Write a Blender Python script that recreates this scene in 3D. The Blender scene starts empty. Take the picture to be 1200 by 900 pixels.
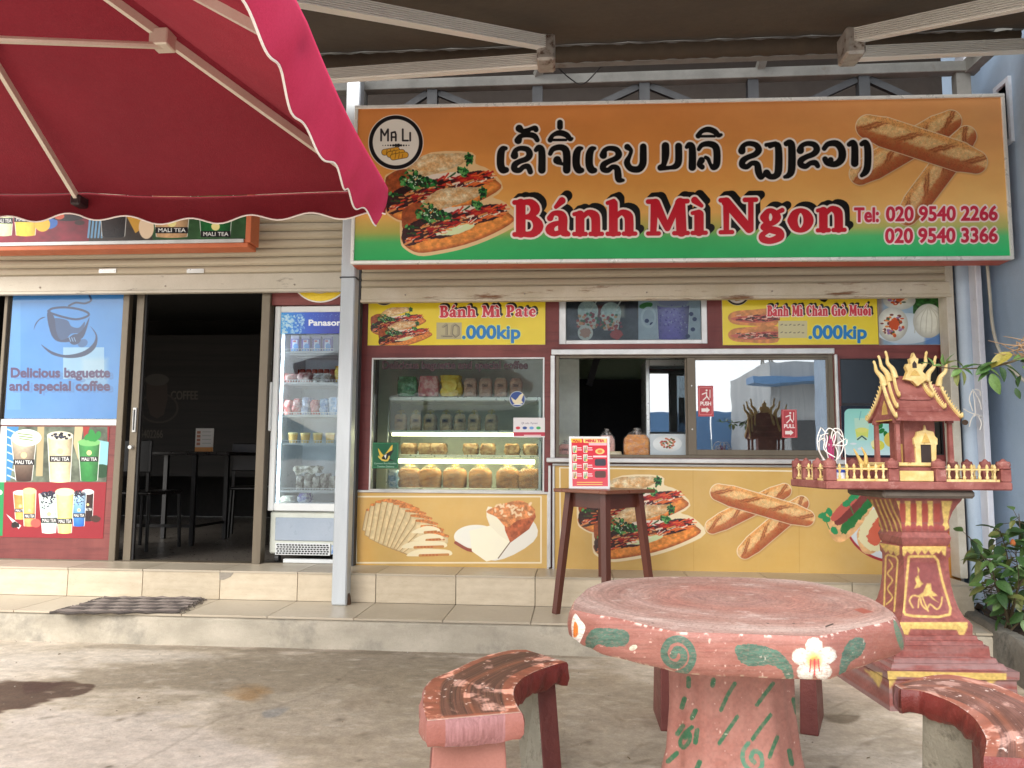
import bpy, bmesh, math, random
import numpy as np
from mathutils import Vector, Matrix
rad = math.radians
SC = bpy.context.scene
COL = SC.collection

# ---------------------------------------------------------------- camera
F = 900.0; YAW = rad(4.6); PITCH = rad(5.7); ROLL = rad(0.41)
CAM = np.array([0.0, -5.4, 1.1])
RM = np.array(Matrix.Rotation(YAW, 3, 'Z') @ Matrix.Rotation(math.pi/2+PITCH, 3, 'X') @ Matrix.Rotation(ROLL, 3, 'Z'))
cd = bpy.data.cameras.new('camera'); cam = bpy.data.objects.new('camera', cd); COL.objects.link(cam)
cam.matrix_world = Matrix.Translation(CAM) @ Matrix([list(r) for r in RM]).to_4x4()
cd.sensor_width = 36; cd.lens = F/1200*36; cd.clip_start = 0.05; cd.clip_end = 5000
SC.camera = cam
# ---------------------------------------------------------------- sky and sun
W = bpy.data.worlds.new('World'); SC.world = W; W.use_nodes = True
nt = W.node_tree; bg = nt.nodes['Background']
SUN_EL = rad(36); SUN_ROT = rad(205)
sky = nt.nodes.new('ShaderNodeTexSky'); sky.sky_type = 'NISHITA'; sky.sun_disc = False
sky.sun_elevation = SUN_EL; sky.sun_rotation = SUN_ROT
tc = nt.nodes.new('ShaderNodeTexCoord'); mp = nt.nodes.new('ShaderNodeMapping'); mp.inputs['Scale'].default_value = (1, 1, 2.6)
mp.inputs['Location'].default_value = (.35, .1, .2)
nz = nt.nodes.new('ShaderNodeTexNoise'); nz.inputs['Scale'].default_value = 2.1; nz.inputs['Detail'].default_value = 7; nz.inputs['Roughness'].default_value = .55
cr = nt.nodes.new('ShaderNodeValToRGB'); cr.color_ramp.elements[0].position = .30; cr.color_ramp.elements[1].position = .52
mx = nt.nodes.new('ShaderNodeMix'); mx.data_type = 'RGBA'
nt.links.new(tc.outputs['Generated'], mp.inputs[0]); nt.links.new(mp.outputs[0], nz.inputs['Vector'])
nt.links.new(nz.outputs[0], cr.inputs[0]); nt.links.new(cr.outputs[0], mx.inputs[0])
nt.links.new(sky.outputs[0], mx.inputs[6]); mx.inputs[7].default_value = (8.6, 8.5, 8.4, 1)
nt.links.new(mx.outputs[2], bg.inputs[0]); bg.inputs[1].default_value = 0.13
sl = bpy.data.lights.new('sun', 'SUN'); sl.energy = 1.5; sl.angle = rad(32); sl.color = (1, .965, .91)
so = bpy.data.objects.new('sun', sl); COL.objects.link(so)
# direction towards the sun: rotation 0 = +Y, clockwise seen from above
sd = Vector((math.sin(SUN_ROT)*math.cos(SUN_EL), math.cos(SUN_ROT)*math.cos(SUN_EL), math.sin(SUN_EL)))
so.rotation_euler = sd.to_track_quat('Z', 'Y').to_euler(); so.location = (0, -20, 20)
SC.view_settings.view_transform = 'Standard'; SC.view_settings.look = 'None'
SC.view_settings.exposure = 1.32; SC.view_settings.gamma = 1

# ---------------------------------------------------------------- pixel <-> world
def ray(px, py):
    px = np.asarray(px, float); py = np.asarray(py, float)
    d = np.stack([(px-600)/F, -(py-450)/F, -np.ones_like(px+py)], -1)
    return d @ RM.T
def at(px, py, Y):
    d = ray(px, py); t = (Y-CAM[1])/d[..., 1]
    return CAM + d*t[..., None]
def atz(px, py, z):
    d = ray(px, py); t = (z-CAM[2])/d[..., 2]
    return CAM + d*t[..., None]
def proj(P):
    c = (np.asarray(P)-CAM) @ RM
    return 600+F*c[..., 0]/-c[..., 2], 450-F*c[..., 1]/-c[..., 2]
def rect(x0, y0, x1, y1, Y):
    """averaged upright rectangle on plane Y: X0,X1,Z0,Z1"""
    p = at(np.array([x0, x1, x1, x0]), np.array([y0, y0, y1, y1]), Y)
    return (p[0, 0]+p[3, 0])/2, (p[1, 0]+p[2, 0])/2, (p[2, 2]+p[3, 2])/2, (p[0, 2]+p[1, 2])/2
def X(px, py, Y): return float(at(px, py, Y)[0])
def Z(px, py, Y): return float(at(px, py, Y)[2])

# ---------------------------------------------------------------- objects
WM = {}
def tag(o, label=None, cat=None, group=None, kind=None):
    if label: o['label'] = label
    if cat: o['category'] = cat
    if group: o['group'] = group
    if kind: o['kind'] = kind
    return o
def thing(name, label, cat, loc=(0, 0, 0), rotz=0, group=None, parent=None):
    o = bpy.data.objects.new(name, None); COL.objects.link(o); o.empty_display_size = .1
    o.location = loc; o.rotation_euler = (0, 0, rotz)
    M = Matrix.Translation(loc) @ Matrix.Rotation(rotz, 4, 'Z'); WM[o] = M
    return tag(o, label, cat, group)
def sub(name, parent, loc_world=None):
    o = bpy.data.objects.new(name, None); COL.objects.link(o); o.parent = parent; o.empty_display_size = .05
    WM[o] = WM.get(parent, Matrix.Identity(4)); return o
def dup(root, loc, rotz=0, label=None, group=None, scale=None):
    r = root.copy(); COL.objects.link(r); r.location = loc; r.rotation_euler = (0, 0, rotz)
    if label: r['label'] = label
    if group: r['group'] = group
    if scale: r.scale = scale
    for ch in list(root.children):
        c = ch.copy(); COL.objects.link(c); c.parent = r
        for g in ch.children:
            d = g.copy(); COL.objects.link(d); d.parent = c
    return r
class MB:
    def __init__(s): s.v = []; s.f = []; s.uv = {}
    def add(s, vs, fs, uvs=None):
        b = len(s.v); s.v += [tuple(map(float, v)) for v in vs]
        for i, f in enumerate(fs):
            if uvs is not None: s.uv[len(s.f)] = uvs[i]
            s.f.append([b+k for k in f])
        return s
    def box(s, x0, x1, y0, y1, z0, z1):
        return s.add([(x0,y0,z0),(x1,y0,z0),(x1,y1,z0),(x0,y1,z0),(x0,y0,z1),(x1,y0,z1),(x1,y1,z1),(x0,y1,z1)],
              [(0,3,2,1),(4,5,6,7),(0,1,5,4),(1,2,6,5),(2,3,7,6),(3,0,4,7)])
    def rb(s, x0, x1, y0, y1, z0, z1, b=.004):
        """box with chamfered vertical front edges and top"""
        def ring(z, i): return [(x0+i,y0,z),(x1-i,y0,z),(x1,y0+i,z),(x1,y1-i,z),(x1-i,y1,z),(x0+i,y1,z),(x0,y1-i,z),(x0,y0+i,z)]
        r = [[(x0+b,y0+b,z0),(x1-b,y0+b,z0),(x1-b,y0+b,z0),(x1-b,y1-b,z0),(x1-b,y1-b,z0),(x0+b,y1-b,z0),(x0+b,y1-b,z0),(x0+b,y0+b,z0)], ring(z0+b,b), ring(z1-b,b)]
        t = [(x0+b,y0+b,z1),(x1-b,y0+b,z1),(x1-b,y0+b,z1),(x1-b,y1-b,z1),(x1-b,y1-b,z1),(x0+b,y1-b,z1),(x0+b,y1-b,z1),(x0+b,y0+b,z1)]
        vs = ring(z0+b,b)+ring(z1-b,b)+[(x0+b,y0+b,z1),(x1-b,y0+b,z1),(x1-b,y1-b,z1),(x0+b,y1-b,z1)]+[(x0+b,y0+b,z0),(x1-b,y0+b,z0),(x1-b,y1-b,z0),(x0+b,y1-b,z0)]
        fs = [(i,(i+1)%8,8+(i+1)%8,8+i) for i in range(8)]
        fs += [(8,9,17,16),(9,10,17),(10,11,18,17),(11,12,18),(12,13,19,18),(13,14,19),(14,15,16,19),(15,8,16),(16,17,18,19)]
        fs += [(1,0,20,21),(2,1,21),(3,2,21,22),(4,3,22),(5,4,22,23),(6,5,23),(7,6,23,20),(0,7,20),(23,22,21,20)]
        return s.add(vs, fs)
    def bar(s, a, b, w, h=None, up=(0,0,1), w2=None, h2=None):
        a = Vector(a); b = Vector(b); h = h or w; w2 = w if w2 is None else w2; h2 = h if h2 is None else h2
        d = (b-a).normalized(); u = Vector(up)
        if abs(d.dot(u)) > .98: u = Vector((0,1,0))
        r = d.cross(u).normalized(); u = r.cross(d).normalized()
        q = [(-1,-1),(1,-1),(1,1),(-1,1)]
        vs = [a+r*(i*w/2)+u*(j*h/2) for i,j in q]+[b+r*(i*w2/2)+u*(j*h2/2) for i,j in q]
        return s.add(vs, [(0,3,2,1),(4,5,6,7),(0,1,5,4),(1,2,6,5),(2,3,7,6),(3,0,4,7)])
    def tube(s, pts, r, n=8, caps=True):
        pts = [Vector(p) for p in pts]; m = len(pts)
        rs = r if hasattr(r, '__len__') else [r]*m
        b = len(s.v); prev = None
        for i, p in enumerate(pts):
            d = (pts[min(i+1,m-1)]-pts[max(i-1,0)]).normalized()
            if prev is None:
                u = Vector((0,0,1)) if abs(d.z) < .9 else Vector((1,0,0)); x = d.cross(u).normalized()
            else: x = (prev-d*prev.dot(d)).normalized()
            prev = x; y = d.cross(x)
            for k in range(n):
                a = 2*math.pi*k/n; s.v.append(tuple(p+(x*math.cos(a)+y*math.sin(a))*rs[i]))
        for i in range(m-1):
            for k in range(n):
                s.f.append([b+i*n+k, b+i*n+(k+1)%n, b+(i+1)*n+(k+1)%n, b+(i+1)*n+k])
        if caps: s.f.append([b+k for k in range(n)][::-1]); s.f.append([b+(m-1)*n+k for k in range(n)])
        return s
    def lathe(s, prof, cx=0, cy=0, n=16, sx=1, sy=1, sq=None, rot=0):
        """prof: (r,z) list; sq=superellipse-free square flag -> n=4 rotated"""
        b = len(s.v)
        for r, z in prof:
            for k in range(n):
                a = 2*math.pi*k/n+rot
                s.v.append((cx+r*math.cos(a)*sx, cy+r*math.sin(a)*sy, z))
        for i in range(len(prof)-1):
            for k in range(n): s.f.append([b+i*n+k, b+i*n+(k+1)%n, b+(i+1)*n+(k+1)%n, b+(i+1)*n+k])
        s.f.append([b+k for k in range(n)][::-1]); s.f.append([b+(len(prof)-1)*n+k for k in range(n)])
        return s
    def prism(s, poly, z0, z1, fn=None):
        """vertical prism over 2d polygon (ccw)"""
        n = len(poly)
        vs = [(x,y,z0) for x,y in poly]+[(x,y,z1) for x,y in poly]
        fs = [list(range(n))[::-1], list(range(n,2*n))]+[(i,(i+1)%n,n+(i+1)%n,n+i) for i in range(n)]
        if fn: vs = [fn(*v) for v in vs]
        return s.add(vs, fs)
    def xz(s, poly, y0, y1):
        """polygon in x,z extruded along y"""
        n = len(poly)
        vs = [(x,y0,z) for x,z in poly]+[(x,y1,z) for x,z in poly]
        fs = [list(range(n)), list(range(n,2*n))[::-1]]+[((i+1)%n,i,n+i,n+(i+1)%n) for i in range(n)]
        return s.add(vs, fs)
    def quad(s, x0, x1, y, z0, z1):
        return s.add([(x0,y,z0),(x1,y,z0),(x1,y,z1),(x0,y,z1)], [(0,1,2,3)], [[(0,0),(1,0),(1,1),(0,1)]])
    def grid(s, P, uv=True, flip=False):
        """P: H x W x 3 array of points"""
        H_, W_ = P.shape[:2]; b = len(s.v); s.v += [tuple(map(float, p)) for p in P.reshape(-1, 3)]
        for j in range(H_-1):
            for i in range(W_-1):
                q = [b+j*W_+i, b+j*W_+i+1, b+(j+1)*W_+i+1, b+(j+1)*W_+i]
                w = [(i/(W_-1), j/(H_-1)), ((i+1)/(W_-1), j/(H_-1)), ((i+1)/(W_-1), (j+1)/(H_-1)), (i/(W_-1), (j+1)/(H_-1))]
                if flip: q = q[::-1]; w = w[::-1]
                s.uv[len(s.f)] = w; s.f.append(q)
        return s
    def build(s, name, mat, parent=None, smooth=False, local=False, label=None, cat=None, group=None, kind=None, bevel=0, loc=None):
        me = bpy.data.meshes.new(name)
        vs = s.v
        M = WM.get(parent) if parent else None
        if M is not None and not local:
            Mi = M.inverted(); vs = [tuple(Mi @ Vector(v)) for v in vs]
        if loc is not None: vs = [(v[0]-loc[0], v[1]-loc[1], v[2]-loc[2]) for v in vs]
        me.from_pydata(vs, [], s.f)
        if s.uv:
            ul = me.uv_layers.new(name='UVMap')
            for fi, w in s.uv.items():
                p = me.polygons[fi]
                for k, li in enumerate(p.loop_indices): ul.data[li].uv = w[k]
        me.validate(); me.update()
        for m in (mat if isinstance(mat, (list, tuple)) else [mat]): me.materials.append(m)
        if smooth:
            me.polygons.foreach_set('use_smooth', [True]*len(me.polygons))
            if smooth != True: me.set_sharp_from_angle(angle=rad(smooth))
        o = bpy.data.objects.new(name, me); COL.objects.link(o)
        if parent: o.parent = parent
        if loc is not None: o.location = loc
        WM[o] = M if M is not None else Matrix.Identity(4)
        if bevel:
            bm = bmesh.new(); bm.from_mesh(me)
            bmesh.ops.remove_doubles(bm, verts=bm.verts, dist=1e-5)
            ed = [e for e in bm.edges if len(e.link_faces) == 2 and e.calc_face_angle() > .5]
            bmesh.ops.bevel(bm, geom=ed, offset=bevel, segments=2, affect='EDGES', profile=.6, clamp_overlap=True)
            bm.to_mesh(me); bm.free()
        return tag(o, label, cat, group, kind)
def smoothpts(pts, k=6, closed=False):
    P = np.array(pts, float); n = len(P); out = []
    rng = range(n if closed else n-1)
    for i in rng:
        p0, p1, p2, p3 = (P[(i-1)%n], P[i], P[(i+1)%n], P[(i+2)%n]) if closed else (P[max(i-1,0)], P[i], P[i+1], P[min(i+2,n-1)])
        for t in np.arange(k)/k:
            out.append(.5*((2*p1)+(-p0+p2)*t+(2*p0-5*p1+4*p2-p3)*t*t+(-p0+3*p1-3*p2+p3)*t**3))
    if not closed: out.append(P[-1])
    return np.array(out)

# ---------------------------------------------------------------- materials
def lin(c):
    c = np.asarray(c, float)/255.0
    return tuple(np.where(c <= .04045, c/12.92, ((c+.055)/1.055)**2.4))
def N(nt, t, **kw):
    n = nt.nodes.new(t)
    for k, v in kw.items():
        if k[0] == '_': setattr(n, k[1:], v)
        else: n.inputs[k].default_value = v
    return n
def noise(nt, scale, detail=5, rough=.6, stretch=None, vec=None, dist=0):
    tc = nt.nodes.new('ShaderNodeTexCoord'); src = vec or tc.outputs['Object']
    if stretch:
        m = nt.nodes.new('ShaderNodeMapping'); m.inputs['Scale'].default_value = stretch
        nt.links.new(src, m.inputs[0]); src = m.outputs[0]
    n = N(nt, 'ShaderNodeTexNoise', Scale=scale, Detail=detail, Roughness=rough, Distortion=dist); nt.links.new(src, n.inputs['Vector'])
    return n.outputs[0]
def ramp(nt, fac, stops):
    r = nt.nodes.new('ShaderNodeValToRGB'); el = r.color_ramp.elements
    while len(el) < len(stops): el.new(.5)
    for e, (p, c) in zip(el, stops):
        e.position = p; e.color = (*c, 1) if len(c) == 3 else c
    nt.links.new(fac, r.inputs[0]); return r.outputs[0]
def mixc(nt, fac, a, b, mode='MIX'):
    m = nt.nodes.new('ShaderNodeMix'); m.data_type = 'RGBA'; m.blend_type = mode
    for i, v in ((0, fac), (6, a), (7, b)):
        if isinstance(v, (int, float)): m.inputs[i].default_value = v
        elif isinstance(v, tuple): m.inputs[i].default_value = (*v, 1) if len(v) == 3 else v
        else: nt.links.new(v, m.inputs[i])
    return m.outputs[2]
MATS = {}
def mat(name, c, c2=None, scale=6, lo=.35, hi=.65, rough=.6, metal=0, bump=0, bscale=None, stretch=None, dirt=None, dscale=3, dlo=.55, dhi=.7, spec=.5, trans=0, fine=.06, emit=0, coat=0, bstretch=None, dstretch=None):
    """procedural material; colours given as 0..255 sRGB"""
    if name in MATS: return MATS[name]
    m = bpy.data.materials.new(name); m.use_nodes = True; nt = m.node_tree; b = nt.nodes['Principled BSDF']
    col = lin(c)
    out = None
    if c2 is not None:
        out = mixc(nt, ramp(nt, noise(nt, scale, 6, .6, stretch), [(lo,(0,0,0)),(hi,(1,1,1))]), col, lin(c2))
    else:
        k = tuple(min(1, v*1.18) for v in col)
        out = mixc(nt, ramp(nt, noise(nt, scale*1.3, 6, .65, stretch), [(.35,(0,0,0)),(.65,(1,1,1))]), col, k)
    if dirt is not None:
        out = mixc(nt, ramp(nt, noise(nt, dscale, 8, .7, dstretch), [(dlo,(0,0,0)),(dhi,(1,1,1))]), out, lin(dirt))
    if fine:
        out = mixc(nt, fine, out, ramp(nt, noise(nt, 160, 3, .7), [(.3,(0,0,0)),(.7,(1,1,1))]), 'OVERLAY')
    nt.links.new(out, b.inputs['Base Color'])
    b.inputs['Roughness'].default_value = rough; b.inputs['Metallic'].default_value = metal
    b.inputs['Specular IOR Level'].default_value = spec
    if coat: b.inputs['Coat Weight'].default_value = coat; b.inputs['Coat Roughness'].default_value = .15
    rr = N(nt, 'ShaderNodeMapRange'); rr.inputs[3].default_value = max(0.02, rough-.12); rr.inputs[4].default_value = min(1, rough+.12)
    nt.links.new(noise(nt, 22, 4), rr.inputs[0]); nt.links.new(rr.outputs[0], b.inputs['Roughness'])
    if bump:
        bp = N(nt, 'ShaderNodeBump', Strength=bump, Distance=.02)
        nt.links.new(noise(nt, bscale or 40, 6, .7, bstretch), bp.inputs['Height']); nt.links.new(bp.outputs[0], b.inputs['Normal'])
    if emit:
        b.inputs['Emission Color'].default_value = (*col, 1); b.inputs['Emission Strength'].default_value = emit
    if trans:
        o = nt.nodes['Material Output']; t = N(nt, 'ShaderNodeBsdfTranslucent'); nt.links.new(out, t.inputs[0])
        ms = N(nt, 'ShaderNodeMixShader', Fac=trans); nt.links.new(b.outputs[0], ms.inputs[1]); nt.links.new(t.outputs[0], ms.inputs[2])
        nt.links.new(ms.outputs[0], o.inputs[0])
    MATS[name] = m; return m
def glass(name, refl=.12, tint=(235,240,238), rough=.01, dust=0):
    if name in MATS: return MATS[name]
    m = bpy.data.materials.new(name); m.use_nodes = True; nt = m.node_tree; nt.nodes.clear()
    o = N(nt, 'ShaderNodeOutputMaterial'); t = N(nt, 'ShaderNodeBsdfTransparent'); t.inputs[0].default_value = (*lin(tint), 1)
    g = N(nt, 'ShaderNodeBsdfGlossy', Roughness=rough); g.inputs[0].default_value = (.95, .97, 1, 1)
    bp = N(nt, 'ShaderNodeBump', Strength=.012, Distance=.05); nt.links.new(noise(nt, 2.2, 2), bp.inputs['Height']); nt.links.new(bp.outputs[0], g.inputs['Normal'])
    lw = N(nt, 'ShaderNodeLayerWeight', Blend=.35)
    mr = N(nt, 'ShaderNodeMapRange'); mr.inputs[3].default_value = refl; mr.inputs[4].default_value = min(1, refl+.6)
    nt.links.new(lw.outputs['Fresnel'], mr.inputs[0]); ms = N(nt, 'ShaderNodeMixShader')
    nt.links.new(mr.outputs[0], ms.inputs[0]); nt.links.new(t.outputs[0], ms.inputs[1]); nt.links.new(g.outputs[0], ms.inputs[2])
    last = ms.outputs[0]
    if dust:
        d = N(nt, 'ShaderNodeBsdfDiffuse'); d.inputs[0].default_value = (.6, .58, .54, 1); m2 = N(nt, 'ShaderNodeMixShader')
        dm = nt.nodes.new('ShaderNodeMath'); dm.operation = 'MULTIPLY'; dm.inputs[1].default_value = dust
        nt.links.new(noise(nt, 3, 6, .7), dm.inputs[0]); nt.links.new(dm.outputs[0], m2.inputs[0])
        nt.links.new(last, m2.inputs[1]); nt.links.new(d.outputs[0], m2.inputs[2]); last = m2.outputs[0]
    nt.links.new(last, o.inputs[0]); MATS[name] = m; return m

# ---------------------------------------------------------------- painter for flat print
RNG = np.random.RandomState(7)
_T = RNG.rand(256, 256).astype(np.float32)
def vn(x, y):
    x0 = np.floor(x).astype(int); y0 = np.floor(y).astype(int); fx = x-x0; fy = y-y0
    fx = fx*fx*(3-2*fx); fy = fy*fy*(3-2*fy)
    a = _T[y0 & 255, x0 & 255]; b = _T[y0 & 255, (x0+1) & 255]; c = _T[(y0+1) & 255, x0 & 255]; d = _T[(y0+1) & 255, (x0+1) & 255]
    return (a*(1-fx)+b*fx)*(1-fy)+(c*(1-fx)+d*fx)*fy
def fbm(x, y, o=4):
    s = 0; a = .5; t = 0
    for i in range(o): s = s+a*vn(x*2**i+17*i, y*2**i+5*i); t += a; a *= .55
    return s/t
class Canvas:
    """raster print; every texel knows the coordinates (gx,gy) its drawing is laid out in"""
    def __init__(s, gx, gy, base=(255, 255, 255)):
        s.gx = gx.astype(np.float32); s.gy = gy.astype(np.float32); s.h, s.w = gx.shape
        s.a = np.empty((s.h, s.w, 3), np.float32); s.a[:] = np.array(base, np.float32)
        s.al = np.ones((s.h, s.w), np.float32)
        s.px = max(1e-6, float(np.hypot(gx[s.h//2, s.w//2+1]-gx[s.h//2, s.w//2], gy[s.h//2, s.w//2+1]-gy[s.h//2, s.w//2])))
    def win(s, x0, y0, x1, y1, pad=2):
        m = (s.gx > x0-pad) & (s.gx < x1+pad) & (s.gy > y0-pad) & (s.gy < y1+pad)
        r = np.where(m.any(1))[0]; c = np.where(m.any(0))[0]
        if len(r) == 0 or len(c) == 0: return None
        return slice(r[0], r[-1]+1), slice(c[0], c[-1]+1)
    def put(s, w, d, col, op=1, soft=None, setalpha=None):
        k = soft or s.px
        cov = np.clip(.5-d/k, 0, 1)*op
        g = s.a[w]
        if callable(col): col = col(s.gx[w], s.gy[w], d)
        col = np.asarray(col, np.float32)
        s.a[w] = g*(1-cov[..., None])+col*cov[..., None]
        if setalpha is not None: s.al[w] = np.maximum(s.al[w], cov*setalpha)
        return cov
    # shapes ---------------------------------------------------
    def sd_seg(s, w, P):
        x = s.gx[w]; y = s.gy[w]; best = np.full(x.shape, 1e6, np.float32)
        for a, b in zip(P[:-1], P[1:]):
            dx, dy = b[0]-a[0], b[1]-a[1]; L = dx*dx+dy*dy+1e-9
            t = np.clip(((x-a[0])*dx+(y-a[1])*dy)/L, 0, 1)
            best = np.minimum(best, np.hypot(x-a[0]-t*dx, y-a[1]-t*dy)-(a[2]+t*(b[2]-a[2])))
        return best
    def strokes(s, S, grow=0, pad=6):
        A = np.array([p for st in S for p in st]); r = A[:, 2].max()+grow+pad
        w = s.win(A[:, 0].min()-r, A[:, 1].min()-r, A[:, 0].max()+r, A[:, 1].max()+r)
        if w is None: return None, None
        d = None
        for st in S:
            if len(st) == 1: st = [st[0], st[0]]
            e = s.sd_seg(w, st); d = e if d is None else np.minimum(d, e)
        return w, d
    def draw(s, S, col, grow=0, op=1, soft=None, off=(0, 0), setalpha=None):
        if off != (0, 0): S = [[(p[0]+off[0], p[1]+off[1], p[2]) for p in st] for st in S]
        w, d = s.strokes(S, grow, 3+(soft or 0))
        if w is not None: s.put(w, d-grow, col, op, soft, setalpha)
    def line(s, pts, r, col, op=1, soft=None, setalpha=None, sm=0):
        P = [tuple(p) if len(p) == 3 else (p[0], p[1], r) for p in pts]
        if sm: P = [tuple(q) for q in smoothpts(P, sm)]
        s.draw([P], col, op=op, soft=soft, setalpha=setalpha)
    def sd_poly(s, w, loops):
        x = s.gx[w]; y = s.gy[w]; best = np.full(x.shape, 1e6, np.float32); ins = np.zeros(x.shape, bool)
        for L in loops:
            for a, b in zip(L, list(L[1:])+[L[0]]):
                dx, dy = b[0]-a[0], b[1]-a[1]; q = dx*dx+dy*dy+1e-9
                t = np.clip(((x-a[0])*dx+(y-a[1])*dy)/q, 0, 1)
                best = np.minimum(best, np.hypot(x-a[0]-t*dx, y-a[1]-t*dy))
                if a[1] != b[1]: ins ^= ((a[1] > y) != (b[1] > y)) & (x < dx*(y-a[1])/(b[1]-a[1])+a[0])
        return np.where(ins, -best, best)
    def poly(s, pts, col, op=1, sm=0, soft=None, grow=0, wob=0, setalpha=None):
        if sm: pts = smoothpts(pts, sm, closed=True)
        P = np.array(pts, float)[:, :2]; q = 3+grow+(soft or 0)+wob
        w = s.win(P[:, 0].min()-q, P[:, 1].min()-q, P[:, 0].max()+q, P[:, 1].max()+q)
        if w is None: return
        d = s.sd_poly(w, [[tuple(p) for p in P]])-grow
        if wob: d = d+(fbm(s.gx[w]*.35, s.gy[w]*.35, 3)-.5)*2*wob
        s.put(w, d, col, op, soft, setalpha)
    def ell(s, cx, cy, rx, ry, col, rot=0, op=1, soft=None, ring=0, setalpha=None, wob=0):
        R_ = max(rx, ry)+ring+3+(soft or 0); w = s.win(cx-R_, cy-R_, cx+R_, cy+R_)
        if w is None: return
        x = s.gx[w]-cx; y = s.gy[w]-cy; c, n = math.cos(rot), math.sin(rot); u = x*c+y*n; v = -x*n+y*c
        k = np.hypot(u/rx, v/ry); d = (k-1)*min(rx, ry)
        if wob: d = d+(fbm(s.gx[w]*.4+cx, s.gy[w]*.4, 3)-.5)*2*wob
        if ring: d = np.abs(d)-ring
        s.put(w, d, col, op, soft, setalpha)
    def box(s, x0, y0, x1, y1, col, op=1, r=0, ring=0, soft=None, setalpha=None):
        w = s.win(x0-2, y0-2, x1+2, y1+2)
        if w is None: return
        x = s.gx[w]; y = s.gy[w]; qx = np.abs(x-(x0+x1)/2)-(x1-x0)/2+r; qy = np.abs(y-(y0+y1)/2)-(y1-y0)/2+r
        d = np.hypot(np.maximum(qx, 0), np.maximum(qy, 0))+np.minimum(np.maximum(qx, qy), 0)-r
        if ring: d = np.abs(d)-ring
        s.put(w, d, col, op, soft, setalpha)
    def text(s, txt, x, y, size, col, sx=1, bold=0, op=1, track=0, slope=0, fit=None, outline=None, setalpha=None, shear=0, layers=None):
        """x,y = left end of baseline, size = em height; layers = [(grow,colour,dx,dy)]"""
        tw = sum(glyph(c)[1] for c in txt)*size
        if fit: sx = (fit-track*len(txt))/max(tw, 1e-6)
        segs = []; cx = x
        for ch in txt:
            S, adv = glyph(ch)
            if len(S):
                T = S.copy()
                for k in (0, 2):
                    T[:, k] = cx+(S[:, k]+S[:, k+1]*shear)*size*sx; T[:, k+1] = y-S[:, k+1]*size+slope*(T[:, k]-x)
                segs.append(T)
            cx += adv*size*sx+track
        for grow, cl, dx, dy in (layers or [(bold, col, 0, 0)]):
            for T in segs:
                T = T+np.array([dx, dy, dx, dy])
                q = 3+grow; w = s.win(T[:, [0, 2]].min()-q, T[:, [1, 3]].min()-q, T[:, [0, 2]].max()+q, T[:, [1, 3]].max()+q)
                if w is None: continue
                gx = s.gx[w]; gy = s.gy[w]; best = np.full(gx.shape, 1e6, np.float32); ins = np.zeros(gx.shape, bool)
                for ax, ay, bx, by in T:
                    ddx, ddy = bx-ax, by-ay; L = ddx*ddx+ddy*ddy+1e-9; t = np.clip(((gx-ax)*ddx+(gy-ay)*ddy)/L, 0, 1)
                    best = np.minimum(best, np.hypot(gx-ax-t*ddx, gy-ay-t*ddy))
                    if ay != by: ins ^= ((ay > gy) != (by > gy)) & (gx < ddx*(gy-ay)/(by-ay)+ax)
                s.put(w, np.where(ins, -best, best)-grow, cl, op, None, setalpha)
        return cx
    def material(s, name, rough=.35, alpha=False, spec=.5, bump=0, coat=0, wash=0, trans=0):
        im = bpy.data.images.new(name, s.w, s.h, alpha=True)
        A = np.ones((s.h, s.w, 4), np.float32); A[..., :3] = np.clip(s.a/255, 0, 1); A[..., 3] = s.al
        im.pixels.foreach_set(A.ravel()); im.update(); im.pack()
        m = bpy.data.materials.new(name); m.use_nodes = True; nt = m.node_tree; b = nt.nodes['Principled BSDF']
        t = nt.nodes.new('ShaderNodeTexImage'); t.image = im; t.extension = 'EXTEND'; t.interpolation = 'Linear'
        out = t.outputs[0]
        out = mixc(nt, .05, out, ramp(nt, noise(nt, 5, 6, .7), [(.3,(0,0,0)),(.7,(1,1,1))]), 'OVERLAY')
        if wash: out = mixc(nt, ramp(nt, noise(nt, 2.5, 6, .7), [(.45,(0,0,0)),(.75,(wash,)*3)]), out, lin((190,180,165)))
        nt.links.new(out, b.inputs['Base Color'])
        b.inputs['Roughness'].default_value = rough; b.inputs['Specular IOR Level'].default_value = spec
        if coat: b.inputs['Coat Weight'].default_value = coat; b.inputs['Coat Roughness'].default_value = .08
        if bump:
            bp = N(nt, 'ShaderNodeBump', Strength=bump, Distance=.02); nt.links.new(noise(nt, 30, 6, .7), bp.inputs['Height']); nt.links.new(bp.outputs[0], b.inputs['Normal'])
        if alpha: nt.links.new(t.outputs[1], b.inputs['Alpha'])
        return m
_G = {}
def glyph(ch):
    if ch in _G: return _G[ch]
    cu = bpy.data.curves.new('t', 'FONT'); cu.body = ch+'|'; cu.resolution_u = 4
    o = bpy.data.objects.new('t', cu); me = o.to_mesh()
    # second glyph '|' marks the advance
    vs = np.array([v.co[:2] for v in me.vertices]) if len(me.vertices) else np.zeros((0, 2))
    cnt = {}
    for p in me.polygons:
        for e in p.edge_keys: cnt[e] = cnt.get(e, 0)+1
    bd = [e for e, c in cnt.items() if c == 1]
    o.to_mesh_clear()
    cu.body = '|'; me = o.to_mesh(); bx = np.array([v.co[:2] for v in me.vertices]); o.to_mesh_clear()
    x_bar0 = bx[:, 0].min(); xmax = vs[:, 0].max(); barw = bx[:, 0].max()-x_bar0
    adv = xmax-barw-x_bar0
    S = np.array([[*vs[a], *vs[b]] for a, b in bd if max(vs[a][0], vs[b][0]) < xmax-barw-1e-4 or False], float)
    if len(S) == 0: S = np.zeros((0, 4))
    bpy.data.objects.remove(o); bpy.data.curves.remove(cu)
    _G[ch] = (S, adv); return _G[ch]
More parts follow.
